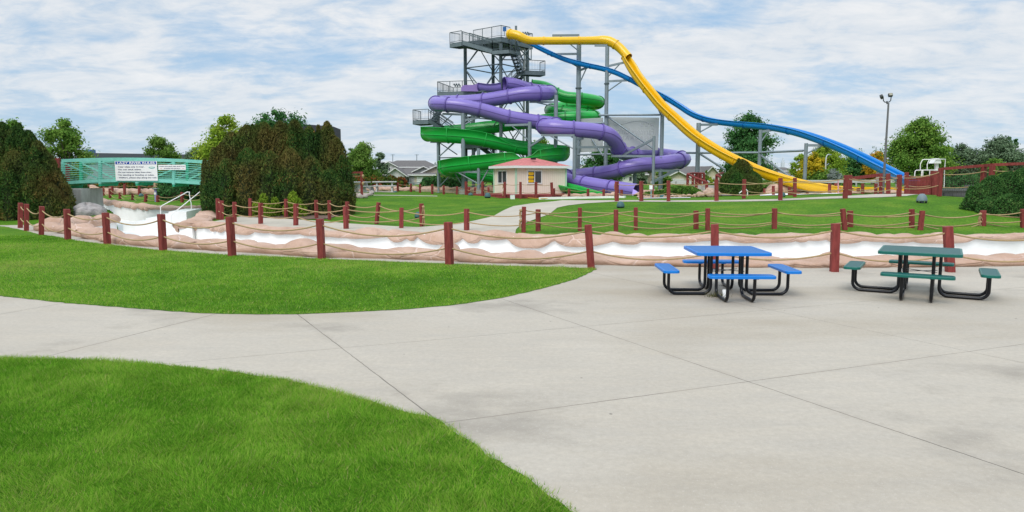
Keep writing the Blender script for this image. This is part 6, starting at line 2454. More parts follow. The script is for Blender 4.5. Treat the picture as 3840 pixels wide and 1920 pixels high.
# far wooded skyline
rs = np.random.RandomState(5)
V_, Tn = [], []
for X in np.arange(-200, 4050, 9):
    d_ = rs.uniform(420, 620)
    Yt = 640 + 9 * math.sin(X * .004 + 1) + 5 * math.sin(X * .021) + rs.uniform(-7, 7)
    if 1500 < X < 1760:
        Yt -= 6
    p = P(X, Yt, d_)
    k = 22
    h = p.z - .9
    u = unit(rs, k)
    c = np.array([p.x, d_, .9 + h * .5]) + u * np.array([4.5, 4, h * .5]) * rs.rand(k, 1) ** .4
    nn = unit(rs, k)
    V_.append(leaf_quads(c, nn, unit(rs, k), rs.uniform(1.6, 3.4, k), rs.uniform(1.2, 2.4, k)))
    Tn.append(np.clip(rs.uniform(.1, .9) + rs.normal(0, .15, k), 0, 1))
tag(np_mesh('far_woods', np.vstack(V_), 4, leafmat('far_leaf', [(0, (.035, .065, .045)), (.6, (.07, .11, .055)), (.92, (.11, .14, .06)), (1, (.34, .22, .06))], .2), np.concatenate(Tn)),
    'far wooded skyline along the horizon', 'woods', kind='stuff')

# ------------------------------------------------------------------ houses and other buildings
M_HWHITE = mat('white_house_siding', (.56, .55, .55), .8, var=.05)
M_HGREY = mat('grey_house_siding', (.40, .40, .41), .8, var=.05)
M_HBEIGE = mat('beige_house_siding', (.50, .43, .35), .8, var=.05)
M_HCREAM = mat('cream_house_siding', (.60, .53, .40), .8, var=.05)
M_HBROWN = mat('brown_house_siding', (.30, .25, .20), .8, var=.05)
M_TRIM = mat('white_house_trim', (.70, .70, .68), .7)


def gable(root, X0, X1, Yb, Ye, Yr, d, L, axis, mw, mr, win=(), door=(), back=0.0, hip=0.0):
    a, b = P(X0, Yb, d), P(X1, Yb, d)
    z0, z1, z2 = zg1(a.x, d) - .2, P(X0, Ye, d).z, P(X0, Yr, d).z
    x0, x1 = a.x, b.x
    mb = MB()
    mb.box(((x0 + x1) / 2, d + L / 2, (z0 + z1) / 2), (x1 - x0, L, z1 - z0), mw)
    if axis == 'front':
        xm = (x0 + x1) / 2
        mb.add([(x0, d + .002, z1), (x1, d + .002, z1), (xm, d + .002, z2)], [(0, 1, 2)], mw)
    else:
        for x in (x0 + .002, x1 - .002):
            mb.add([(x, d, z1), (x, d + L, z1), (x, d + L / 2, z2)], [(0, 1, 2)], mw)
    mb.build('wall', root)
    mb = MB()
    o = .45
    if axis == 'front':
        xm = (x0 + x1) / 2
        sl = (z2 - z1) / (xm - x0)
        A = [(x0 - o, d - o, z1 - sl * o), (xm, d - o, z2), (x1 + o, d - o, z1 - sl * o), (x0 - o, d + L, z1 - sl * o), (xm, d + L, z2), (x1 + o, d + L, z1 - sl * o)]
        th = .14
        B_ = [(x, y, z + th) for x, y, z in A]
        mb.add(A + B_, [(6, 7, 10, 9), (7, 8, 11, 10), (0, 3, 4, 1), (1, 4, 5, 2)], mr)
        mb.add(A + B_, [(0, 1, 7, 6), (1, 2, 8, 7), (0, 6, 9, 3), (2, 5, 11, 8)], M_TRIM)
    else:
        ym = d + L / 2
        sl = (z2 - z1) / (L / 2)
        hp = hip * (x1 - x0)
        A = [(x0 - o, d - o, z1 - sl * o), (x1 + o, d - o, z1 - sl * o), (x1 + o - hp, ym, z2), (x0 - o + hp, ym, z2), (x0 - o, d + L + o, z1 - sl * o), (x1 + o, d + L + o, z1 - sl * o)]
        th = .16
        B_ = [(x, y, z + th) for x, y, z in A]
        mb.add(A + B_, [(6, 7, 8, 9), (9, 8, 11, 10), (0, 3, 2, 1), (3, 4, 5, 2)] + ([(6, 9, 10), (7, 11, 8)] if hip else []), mr)
        mb.add(A + B_, [(0, 1, 7, 6)] + ([] if hip else [(1, 2, 8, 7), (0, 6, 9, 3)]), M_TRIM)
    mb.build('roof', root)
    for (wx0, wx1, wy0, wy1) in win:
        p, q_ = P(wx0, wy1, d), P(wx1, wy0, d)
        mb = MB()
        mb.box(((p.x + q_.x) / 2, d - .03, (p.z + q_.z) / 2), (q_.x - p.x + .2, .06, q_.z - p.z + .2), M_TRIM)
        f = mb.build('window', root)
        mb = MB()
        mb.box(((p.x + q_.x) / 2, d - .07, (p.z + q_.z) / 2), (q_.x - p.x, .03, q_.z - p.z), M_GLASS)
        mb.build('pane', f)
    for (wx0, wx1, wy0, wy1) in door:
        p, q_ = P(wx0, wy1, d), P(wx1, wy0, d)
        mb = MB()
        mb.box(((p.x + q_.x) / 2, d - .03, (p.z + q_.z) / 2), (q_.x - p.x, .06, q_.z - p.z), M_TRIM)
        for k in range(1, 4):
            zz = p.z + (q_.z - p.z) * k / 4
            mb.box(((p.x + q_.x) / 2, d - .055, zz), (q_.x - p.x, .03, .04), M_HGREY)
        mb.build('garage_door', root)


def house(label):
    return thing('house', label, 'house', (0, 0, 0), 'houses beyond the park')


hA = house('white two storey house with a grey roof, leftmost of the houses')
hA.location = P(1520, 690, 110)
gable(hA, 1434, 1622, 692, 627, 603, 112, 9, 'side', M_HWHITE, M_ROOFG, [(1447, 1453, 630, 640), (1459, 1465, 630, 640)], hip=.26)
gable(hA, 1433, 1484, 692, 622, 608, 111, 3, 'front', M_HWHITE, M_ROOFG, [(1447, 1452, 629, 640), (1458, 1464, 629, 640)])
gable(hA, 1452, 1517, 692, 655, 632, 104, 7, 'front', M_HWHITE, M_ROOFG, [], [(1470, 1500, 668, 690)])
gable(hA, 1517, 1560, 692, 655, 634, 106, 6, 'side', M_HGREY, M_ROOFG, [(1528, 1534, 668, 684)])
hB = house('beige house with white garage door left of the slim slide column')
hB.location = P(1600, 690, 100)
gable(hB, 1556, 1624, 692, 642, 626, 106, 6, 'front', M_HGREY, M_ROOFG)
gable(hB, 1574, 1700, 692, 653, 624, 102, 8, 'front', M_HBEIGE, M_ROOFG, [])
gable(hB, 1554, 1690, 692, 657, 652, 99, 2.5, 'side', M_HBEIGE, M_ROOFG, [], [(1563, 1588, 662, 690)])
hC = house('cream house with a long grey roof behind the red ramp railing')
hC.location = P(2600, 690, 95)
gable(hC, 2480, 2666, 692, 655, 626, 98, 10, 'side', M_HCREAM, M_ROOFG, [(2676, 2679, 668, 680)] if False else [])
gable(hC, 2640, 2696, 692, 655, 626, 97, 9, 'front', M_HCREAM, M_ROOFG, [(2675, 2678, 666, 678)])
gable(hC, 2506, 2577, 692, 662, 644, 94, 5, 'front', M_HCREAM, M_ROOFG, [], [(2522, 2566, 670, 690)])
hD = house('small grey roofed house with a white gable beside the purple tubes')
hD.location = P(2190, 690, 105)
gable(hD, 2172, 2212, 692, 633, 620, 105, 8, 'front', M_HWHITE, M_ROOFG)
hE = house('house with a dark porch glimpsed beneath the purple slide bend')
hE.location = P(2350, 690, 100)
gable(hE, 2300, 2420, 692, 655, 640, 101, 8, 'side', M_HBEIGE, M_ROOFG, [(2362, 2368, 663, 676)])
gable(hE, 2335, 2378, 692, 660, 652, 99, 2, 'front', M_TRIM, M_ROOFG, [(2359, 2369, 664, 678)])
hF = house('brown gabled house with grey roof right of the round headed tree')
hF.location = P(2930, 690, 115)
gable(hF, 2884, 2936, 692, 648, 628, 116, 9, 'front', M_HBROWN, M_ROOFG)
gable(hF, 2936, 2966, 692, 642, 630, 118, 8, 'side', M_HGREY, M_ROOFG, [(2956, 2961, 650, 660)])
hG = house('low grey roofed house standing just behind the lone column')
hG.location = P(2985, 690, 108)
gable(hG, 2962, 3010, 692, 662, 646, 110, 8, 'side', M_HGREY, M_ROOFG)
hH = house('pale blue grey house low behind the yellow chute')
hH.location = P(2890, 690, 104)
gable(hH, 2868, 2930, 694, 672, 662, 104, 6, 'side', mat('blue_house_siding', (.36, .42, .50), .8), M_ROOFG, [(2878, 2882, 676, 686)])

M_NAVYB = mat('dark_metal_roof', (.075, .082, .105), .7, var=.1)
lb = thing('long_building', 'long low dark roofed building behind the footbridge', 'building', P(480, 690, 92))
mb = MB()
a, b = P(318, 690, 92), P(780, 690, 92)
zt_ = P(480, 600, 92).z
mb.box(((a.x + b.x) / 2, 96, (zt_ + .7) / 2), (b.x - a.x, 8, zt_ - .7), mat('grey_block_wall', (.26, .27, .30), .8, var=.12))
mb.build('wall', lb)
mb = MB()
zA, zB = P(480, 573, 92).z, P(480, 581, 92).z
mb.add([(a.x - .4, 91.5, zt_), (b.x + .4, 91.5, zt_ - .2), (b.x + .4, 91.5, zB), (a.x - .4, 91.5, zA), (a.x - .4, 100.5, zt_), (b.x + .4, 100.5, zt_ - .2), (b.x + .4, 100.5, zB), (a.x - .4, 100.5, zA)],
       [(0, 1, 2, 3), (7, 6, 5, 4), (3, 2, 6, 7), (0, 4, 5, 1), (0, 3, 7, 4), (1, 5, 6, 2)], M_NAVYB)
mb.build('roof', lb)
mb = MB()
p = P(326, 568, 93)
mb.box((p.x, 93.6, p.z), (.9, 1.2, .5), mat('blue_rooftop_box', (.10, .20, .36), .6))
mb.build('rooftop_unit', lb)
dbd = thing('dark_building', 'plain dark wall with a sloping top behind the big evergreen', 'building', P(1150, 690, 50))
mb = MB()
c0, c1 = P(960, 452, 47.5), P(1249, 474, 49.5)
g0 = .3
q0 = [(c0.x, c0.y, g0), (c1.x, c1.y, g0), (c1.x, c1.y, c1.z), (c0.x, c0.y, c0.z)]
bk = [(x - .2, y + 3.0, z) for x, y, z in q0]
mb.add(q0 + bk, [(0, 1, 2, 3), (7, 6, 5, 4), (3, 2, 6, 7), (1, 5, 6, 2), (0, 3, 7, 4)], mat('dark_plum_panel', (.055, .052, .068), .7, var=.1))
mb.build('wall', dbd)
# distant tower block
mb = MB()
p = P(2933, 668, 3000)
z_ = P(2933, 609, 3000).z
w_ = 11 / FPX * 3000
mb.box((p.x, 3000, z_ / 2), (w_, w_, z_), mat('hazy_limestone', (.62, .66, .70), .8))  # white limestone, paled and blued to put distance haze into its colour
mb.box((p.x, 3000, z_ + 4), (w_ * .7, w_ * .7, 8), mat('hazy_limestone', (.62, .66, .70), .8))
mb.box((p.x, 3000, z_ + 13), (w_ * .3, w_ * .3, 10), mat('hazy_limestone', (.62, .66, .70), .8))
tag(mb.build('office_tower'), 'pale slim high tower far away on the horizon', 'tower')

# ------------------------------------------------------------------ right-hand side: gate posts, net, retaining wall, chair, masts
def XY(X, d, Y=720):
    p = P(X, Y, d)
    return Vector((p.x, p.y, zg1(p.x, p.y)))


nf = thing('net_fence', 'red timber rail fence hung with dark netting at the right edge', 'fence', XY(3690, 31))
tops = [P(3534, 633, 31.5), P(3690, 621, 31.0), P(3722, 618, 30.4), P(3850, 613, 29.8), P(4000, 607, 29.0)]
for i, t in enumerate(tops[1:]):
    b = XY((3684, 3716, 3846, 3998)[i], t.y)
    mb = MB()
    post_mesh(mb, b - Vector((0, 0, .2)), t, .17 if i < 2 else .15, .2)
    mb.build('post', nf)
mb = MB()
for a, b in zip(tops[:-1], tops[1:]):
    mb.bar(a, b, .09, .12, M_RED)
mb.build('top_rail', nf)
M_NET = mat('dark_netting', (.10, .085, .07), .9)
mb = MB()
for a, b in zip(tops[:-1], tops[1:]):
    n = int((b - a).length / .085)
    ga, gb = Vector((a.x, a.y, a.z - 1.22)), Vector((b.x, b.y, b.z - 1.22))
    for k in range(n):
        u, v = a.lerp(b, k / n), ga.lerp(gb, k / n)
        mb.bar(u, v, .006, .006, M_NET, up=(0, 1, 0))
    for k in range(14):
        f = k / 14
        mb.bar(a.lerp(ga, f), b.lerp(gb, f), .006, .006, M_NET)
mb.build('netting', nf, fix=False)
for f in (.20, .66):
    for a, b in zip(tops[:-1], tops[1:]):
        mb = MB()
        mb.tube(sag_pts(a - Vector((0, .1, 1.25 * f)), b - Vector((0, .1, 1.25 * f)), .06, 10), .019, M_ROPE, 6)
        mb.build('rope', nf, fix=False)

M_BLOCK = bpy.data.materials.new('grey_wall_blocks')
M_BLOCK.use_nodes = True
nt = M_BLOCK.node_tree
bb = nt.nodes['Principled BSDF']
bb.inputs['Roughness'].default_value = .9
tcn = nt.nodes.new('ShaderNodeTexCoord')
mpn = nt.nodes.new('ShaderNodeMapping')
mpn.inputs['Rotation'].default_value = (math.radians(90), 0, 0)
nt.links.new(tcn.outputs['Object'], mpn.inputs[0])
brk = nt.nodes.new('ShaderNodeTexBrick')
brk.inputs['Color1'].default_value = (.105, .105, .115, 1)
brk.inputs['Color2'].default_value = (.165, .16, .165, 1)
brk.inputs['Mortar'].default_value = (.03, .03, .032, 1)
brk.inputs['Scale'].default_value = 1.0
brk.inputs['Mortar Size'].default_value = .010
brk.inputs['Brick Width'].default_value = .46
brk.inputs['Row Height'].default_value = .16
nt.links.new(mpn.outputs[0], brk.inputs['Vector'])
nt.links.new(brk.outputs['Color'], bb.inputs['Base Color'])
rw = thing('retaining_wall', 'low grey block retaining wall behind the big red gate post', 'wall', XY(3600, 32.6))
a, b = XY(3533, 32.2), XY(3672, 32.8)
zt_ = P(3560, 712, 32.2).z
mb = MB()
mb.bar((a.x, a.y, zt_ - .55), (b.x, b.y, zt_ - .55), .3, 1.0, M_BLOCK)
mb.build('blocks', rw)
mb = MB()
mb.bar((a.x - .03, a.y, zt_), (b.x, b.y, zt_), .36, .09, mat('wall_cap', (.20, .20, .21), .9, var=.2))
mb.build('cap', rw)
rw2 = thing('retaining_wall', 'darker far block wall with a pale end glimpsed through the net', 'wall', XY(3640, 38))
a, b = XY(3622, 36.5), XY(3700, 36.5)
mb = MB()
zz = P(3640, 694, 36.5).z
mb.bar((a.x, a.y, zz - .4), (b.x, b.y, zz - .4), .3, .8, M_BLOCK)
mb.build('blocks', rw2)
mb = MB()
e_ = P(3660, 702, 36.2)
mb.box((e_.x, 36.2, e_.z), (.16, .2, .25), M_CONC)
mb.build('end_block', rw2)

bx = thing('timber_box', 'red plank box at the foot of the blue slide', 'box', XY(3470, 36.8))
a, b = P(3434, 660, 36.6), P(3506, 662, 36.2)
g = zg1(3470 / FPX - .72, 36)
g = XY(3470, 36.6).z
for k in range(8):
    mb = MB()
    z0 = g + (a.z - g) * k / 8
    z1 = g + (a.z - g) * (k + 1) / 8 - .008
    c = (a + b) / 2
    mb.box((c.x, c.y + .5 + .002 * k, (z0 + z1) / 2), (b.x - a.x, 1.0, z1 - z0), M_RED)
    mb.build('plank', bx)
for X in (3506, 3524):
    mb = MB()
    p = XY(X, 34.8)
    post_mesh(mb, p, P(X, 641, 34.8), .17, .1)
    mb.build('post', bx)

lc = thing('lifeguard_chair', 'white moulded lifeguard chair on a tubular frame above the red box', 'chair', XY(3512, 37))
D_ = 37.0
mb = MB()
for off in (0, .62):
    def Q(X, Y):
        p = P(X, Y, D_)
        return Vector((p.x, p.y + off, p.z))
    mb.tube([Q(3455, 662), Q(3457, 642), Q(3461, 638.5), Q(3466, 638), Q(3515, 638)], .025, M_WHITE, 8)
    mb.tube([Q(3477, 638), Q(3477, 616), Q(3481, 606), Q(3486, 598), Q(3492, 597), Q(3545, 597), Q(3542, 640), Q(3540, 705)], .022, M_WHITE, 8)
    mb.tube([Q(3486, 660), Q(3487, 639)], .025, M_WHITE, 8)
mb.build('frame', lc, fix=False)
mb = MB()
mb.bar(P(3512, 612, D_ + .3), P(3512, 700, D_ + .3), .14, .14, M_WHITE, up=(0, 1, 0))
mb.build('pedestal', lc)
mb = MB()
sh = [(3499, 612), (3503, 611), (3508, 602), (3512, 596), (3518, 594), (3525, 595), (3528, 600), (3530, 611), (3527, 613)]
f_ = [P(X, Y, D_ + .05) for X, Y in sh]
k_ = [v + Vector((0, .5, 0)) for v in f_]
n = len(sh)
mb.add(f_ + k_, [tuple(range(n)), tuple(reversed(range(n, 2 * n)))] + [(i, (i + 1) % n, n + (i + 1) % n, n + i) for i in range(n)], M_WHITE)
mb.build('seat_shell', lc)

fl = thing('floodlight_mast', 'tall dark mast carrying two floodlights at the right', 'floodlight', XY(3311, 36))
b = XY(3311, 36)
t = P(3326, 386, 36)
t.x = b.x + .02
mb = MB()
mb.tube([b - Vector((0, 0, .1)), t], .065, mat('mast_grey', (.14, .14, .145), .5), 10, True, .042)
mb.build('mast', fl, fix=False)
mb = MB()
arm = mat('dark_arm', (.05, .055, .055), .5)
mb.tube([P(3312, 368, 36), P(3313, 378, 36), P(3318, 383, 36), P(3326, 383.5, 36), P(3335, 382, 36), P(3340, 377, 36), P(3342, 363, 36)], .025, arm, 8)
mb.tube([P(3326, 379, 36), P(3326, 390, 36)], .03, arm, 8)
mb.build('bracket', fl, fix=False)
for X, Y, rz, tl in ((3306, 363, .9, .6), (3339, 356.5, -.15, -.05)):
    mb = MB()
    c = P(X, Y, 36)
    R = Matrix.Rotation(rz, 3, 'Z') @ Matrix.Rotation(tl, 3, 'Y') @ Matrix.Rotation(-.5, 3, 'X')
    mb.obox(c, R @ Vector((.10, 0, 0)), R @ Vector((0, .07, 0)), R @ Vector((0, 0, .085)), arm, bev=.02)
    L0 = mb.build('lamp_head', fl)
    mb = MB()
    mb.obox(c - R @ Vector((0, .072, 0)), R @ Vector((.075, 0, 0)), R @ Vector((0, .004, 0)), R @ Vector((0, 0, .06)), mat('lamp_lens', (.35, .33, .25), .2))
    mb.build('lens', L0)

sl = thing('street_lamp', 'pale curved street lamp among the autumn trees', 'street lamp', XY(2982, 80))
mb = MB()
b = XY(3094, 80)
Pz = lambda X, Y: P(X, Y, 80)
b = P(3095, 700, 80)
b.z = zg1(b.x, b.y)
mb.tube([b, Pz(3096.5, 610), Pz(3098, 592), Pz(3101, 583), Pz(3106, 579), Pz(3110, 579.5)], .075, mat('lamp_white', (.6, .62, .64), .4), 8, True, .05)
mb.build('pole', sl, fix=False)
mb = MB()
c = Pz(3110.5, 580.5)
mb.box(c, (.4, .22, .12), M_STEEL, 0, bev=.03)
mb.build('lamp_head', sl)
for X, Yt, lab in ((1473, 579, 'thin antenna mast left of the slides, over the white house'), (1563, 579, 'thin antenna mast rising behind the beige house')):
    mb = MB()
    b = P(X, 690, 300)
    t = P(X, Yt, 300)
    mb.bar((b.x, 300, .9), t, .22, .22, M_STEELD, up=(0, 1, 0))
    mb.bar(t - Vector((.9, 0, .2)), t + Vector((.9, 0, -.2)), .12, .12, M_STEELD)
    tag(mb.build('antenna_mast'), lab, 'mast')

# ------------------------------------------------------------------ red railed ramp, stones and splash pool in the middle distance
rg_ = thing('ramp_railing', 'red curved wooden railing of a concrete ramp, left of the round conifer', 'railing', XY(2610, 45))
tp = [P(2579, 652, 47), P(2611, 668, 45.6), P(2650, 682, 44.2)]
for X, t in zip((2579, 2611, 2650), tp):
    mb = MB()
    post_mesh(mb, XY(X, t.y) - Vector((0, 0, .05)), t, .15, .1)
    mb.build('post', rg_)
mb = MB()
cv = [Vector(p) for p in catmull([tuple(p) for p in tp], .4)]
mb.tube(cv, .07, M_RED, 8)
far = [P(2579, 652, 47), P(2598, 649, 50), P(2615, 649.5, 51), P(2642, 650, 51)]
mb2 = [Vector(p) for p in catmull([tuple(p) for p in far], .4)]
mb.tube(mb2, .06, M_RED, 8)
mb.build('top_rail', rg_, fix=False)
for X in (2598, 2611, 2617, 2627, 2640):
    mb = MB()
    post_mesh(mb, XY(X, 51) - Vector((0, 0, .05)), P(X, 651, 51), .15, .1)
    mb.build('post', rg_)
for a, b in zip(tp[:-1], tp[1:]):
    for dz in (.25, .55):
        mb = MB()
        mb.tube(sag_pts(a - Vector((0, 0, dz)), b - Vector((0, 0, dz)), .10, 8), .017, M_ROPE, 5)
        mb.build('rope', rg_, fix=False)
rg2 = thing('ramp_railing', 'red curved wooden railing joining the round conifer from a far rail', 'railing', XY(2720, 45))
tp = [P(2687, 658, 46.5), P(2703, 664, 45.8), P(2730, 672, 45), P(2756, 678, 44.2)]
for X, t in ((2687, tp[0]), (2703, tp[1]), (2756, tp[3])):
    mb = MB()
    post_mesh(mb, XY(X, t.y) - Vector((0, 0, .05)), t, .14, .1)
    mb.build('post', rg2)
mb = MB()
mb.tube([Vector(p) for p in catmull([tuple(p) for p in tp], .4)], .07, M_RED, 8)
mb.tube([P(2687, 657, 46.5), P(2711, 648, 50)], .08, M_RED, 8)
mb.build('top_rail', rg2, fix=False)
for dz in (.25, .6):
    mb = MB()
    mb.tube(sag_pts(tp[1] - Vector((0, 0, dz)), tp[3] - Vector((0, 0, dz)), .12, 8), .017, M_ROPE, 5)
    mb.build('rope', rg2, fix=False)
draped('ramp', [tuple(XY(X, d_)[:2]) for X, d_ in ((2600, 42.5), (2800, 41), (2790, 43.5), (2700, 47.5), (2640, 52), (2600, 52), (2625, 47))], M_PATH, .06, 'pale concrete ramp between the red curved railings', 'path')
mb = MB()
a, b = P(2592, 690, 47.5), P(2690, 694, 46.5)
mb.bar((a.x, a.y, .9), (b.x, b.y, .9), .2, 1.1, M_CONC)
tag(mb.build('ramp_wall'), 'pale low concrete wall at the head of the ramp', 'wall')


def stone(X, Y, d, w, h, m, label, seed, cat='stone', group=None):
    rs = np.random.RandomState(seed)
    bm = bmesh.new()
    bmesh.ops.create_icosphere(bm, subdivisions=3, radius=1)
    dirs = unit(rs, 14)
    cut = rs.uniform(.62, .95, 14)
    for v in bm.verts:
        p = np.array(v.co)
        for dd, c in zip(dirs, cut):
            k = p @ dd
            if k > c:
                p = p - dd * (k - c) * .85
        v.co = Vector(p)
    b = XY(X, d, Y)
    me = bpy.data.meshes.new('stone')
    for v in bm.verts:
        v.co = Vector((v.co.x * w / 2, v.co.y * w / 2.2, v.co.z * h * .62))
    bm.to_mesh(me)
    bm.free()
    me.polygons.foreach_set('use_smooth', [True] * len(me.polygons))
    me.materials.append(m)
    o = bpy.data.objects.new('stone', me)
    C.objects.link(o)
    o.location = b + Vector((0, 0, h * .42))
    o.rotation_euler = (0, 0, rs.uniform(0, 6))
    return tag(o, label, cat, group)


M_BLD = mat('pale_boulder', (.42, .37, .34), .85, var=.35, vscale=3, bump=.5, bscale=6)
M_BLDG = mat('dark_boulder', (.20, .20, .21), .85, var=.4, vscale=3, bump=.5, bscale=6)
for k, (X, Y, w, h, m, lab) in enumerate([(1327, 752, .42, .30, M_BLDG, 'dark grey boulder, the one nearest the evergreen in the row'), (1352, 751, .50, .32, M_BLD, 'large whitish boulder second in the row by the evergreen'), (1372, 746, .42, .28, M_BLD, 'pinkish boulder in the middle of the row by the gravel bed'),
                                          (1388, 741, .36, .26, M_BLD, 'small pale boulder, fourth in the row by the gravel bed'), (1394, 733, .40, .30, M_BLD, 'pale rough boulder at the far end of the gravel bed row')]):
    stone(X, Y, 44 - .0 * k if Y > 745 else 46 + (745 - Y) * .25, w, h, m, lab, 60 + k, 'boulder', 'boulders edging the gravel bed')
M_SAND = mat('pink_sandstone', (.46, .32, .24), .85, var=.25, vscale=3, bump=.5, bscale=6)
rs_ = random.Random(3)
for k in range(26):
    X = 2600 + rs_.uniform(0, 95)
    d_ = rs_.uniform(40.2, 43.2)
    stone(X, 730, d_, rs_.uniform(.30, .62), rs_.uniform(.16, .34) * (1.5 if X > 2640 else 1), M_SAND, 'pinkish stone in the pile at the foot of the ramp', 100 + k, 'stone', 'stones piled at the foot of the ramp')
for k in range(22):
    stone(2395 + 10.5 * k, 737, 41.0 + rs_.uniform(-.3, .3), rs_.uniform(.26, .4), rs_.uniform(.12, .20), M_SAND, 'small pink stone in the row edging the splash pool', 140 + k, 'stone', 'stones edging the splash pool')
b1 = [XY(2385, 47), XY(2450, 47.5), XY(2520, 47.5)]
coping('rock_border', 'pinkish rock border behind the juniper and the slide exit', [(p.x, p.y) for p in b1], 1, lambda x, y: zg1(x, y), h=.40, seed=71, wall=False, seg=(.5, 1.1), taper=.8)
b1 = [XY(2852, 43.5), XY(2930, 44), XY(3000, 44), XY(3060, 43.6), XY(3120, 43), XY(3162, 42.2)]
coping('rock_border', 'pink rock border rising behind the white splash pool under the yellow slide', [(p.x, p.y) for p in b1], 1, lambda x, y: zg1(x, y), h=.42, seed=72, wall=False, seg=(.5, 1.1), taper=.8, top=1.6)
b1 = [XY(3150, 39.5), XY(3230, 39.2), XY(3330, 38.4), XY(3430, 37.6)]
coping('rock_border', 'low pink rock border in front of the yellow runout trough', [(p.x, p.y) for p in b1], 1, lambda x, y: zg1(x, y), h=.20, seed=73, wall=False, seg=(.5, 1.1), taper=.8)
b1 = [XY(2095, 47.5), XY(2180, 47.0), XY(2270, 46.2), XY(2330, 45.8)]
coping('rock_border', 'low tan rocks at the end of the green slide', [(p.x, p.y) for p in b1], 1, lambda x, y: zg1(x, y), h=.22, seed=74, wall=False, seg=(.3, .7), taper=.5)
pw = draped('splash_pool', [tuple(XY(X, d_)[:2]) for X, d_ in ((2850, 40.6), (3165, 39.6), (3165, 42.4), (2850, 43.4))], M_CHAN, .03, 'white drained splash pool under the yellow slide', 'pool')
pw = draped('splash_pool', [tuple(XY(X, d_)[:2]) for X, d_ in ((2395, 39.6), (2590, 38.6), (2590, 39.8), (2395, 41.0))], M_CHAN, .03, 'white strip of drained splash pool at the slide exit', 'pool')
mb = MB()
a, b, c = XY(2025, 45.2), XY(2170, 44.0), XY(2345, 42.8)
mb.bar(a + Vector((0, 0, .06)), b + Vector((0, 0, .06)), .35, .14, M_CHAN)
mb.bar(b + Vector((0, 0, .05)), c + Vector((0, 0, .05)), .35, .14, M_CHAN)
tag(mb.build('pool_kerb'), 'long white kerb along the path before the slide exits', 'kerb')
ps = thing('control_post', 'white control box on a metal post beside the purple slide exit', 'control box', XY(2444, 40.5))
b = XY(2444, 40.5)
for X, m in ((2442, M_STEEL), (2449, M_RED)):
    mb = MB()
    mb.bar(XY(X, 40.5), P(X, 694, 40.5), .06, .06, m, up=(0, 1, 0))
    mb.build('post', ps)
mb = MB()
mb.box(P(2441, 702, 40.4), (.17, .12, .24), M_WHITE, 0, bev=.015)
mb.build('cabinet', ps)
for k, (pp, lab) in enumerate(((((2772, 725), (2788, 712), (2798, 711), (2803, 716), (2803, 735)), 'bent white handrail by the steps of the splash pool'),)):
    mb = MB()
    mb.tube([P(X, Y, 40.5) for X, Y in pp], .03, M_WHITE, 8)
    tag(mb.build('handrail'), lab, 'handrail')
lr = thing('lever_rail', 'red slanting handrail beam between posts above the runout trough', 'railing', XY(3250, 38))
mb = MB()
mb.bar(P(3194, 669, 36.5), P(3310, 655, 36.5), .08, .16, M_RED)
mb.build('beam', lr)
mb = MB()
mb.bar(P(3143, 676, 40.5), XY(3144, 40.5), .05, .05, mat('pink_paint', (.62, .30, .34), .6), up=(0, 1, 0))
tag(mb.build('marker_post'), 'thin pale pink post in front of the yellow chute', 'post')

# ------------------------------------------------------------------ left middle distance: concrete tables, red frame, wall
M_CT = mat('table_concrete', (.50, .50, .48), .85, var=.15, vscale=4)


def stone_table(X, d, label, ang=0.0):
    b = XY(X, d)
    root = thing('concrete_table', label, 'picnic table', b, 'concrete picnic tables by the far lawn')
    M = Matrix.Translation(b) @ Matrix.Rotation(ang, 4, 'Z')
    R3 = M.to_3x3()

    def bx_(name, c, s):
        mb = MB()
        mb.obox(M @ Vector(c), R3 @ Vector((s[0] / 2, 0, 0)), R3 @ Vector((0, s[1] / 2, 0)), Vector((0, 0, s[2] / 2)), M_CT, bev=.015)
        mb.build(name, root)
    bx_('tabletop', (0, 0, .77), (1.9, .8, .09))
    for y in (-.75, .75):
        bx_('bench', (0, y, .44), (1.8, .32, .08))
    for x in (-.6, .6):
        mb = MB()
        prof = [(-.9, 0), (-.62, 0), (-.45, .22), (0, .36), (.45, .22), (.62, 0), (.9, 0), (.78, .40), (.30, .44), (.26, .725), (-.26, .725), (-.30, .44), (-.78, .40)]
        v0 = [M @ Vector((x - .06, y, z)) for y, z in prof] + [M @ Vector((x + .06, y, z)) for y, z in prof]
        n = len(prof)
        tri = [(0, 1, 12), (1, 2, 12), (2, 11, 12), (2, 3, 11), (3, 10, 11), (3, 9, 10), (3, 8, 9), (3, 4, 8), (4, 7, 8), (4, 5, 7), (5, 6, 7)]
        mb.add(v0, tri + [tuple(n + i for i in reversed(t)) for t in tri] + [(i, (i + 1) % n, n + (i + 1) % n, n + i) for i in range(n)], M_CT)
        mb.build('pedestal', root)


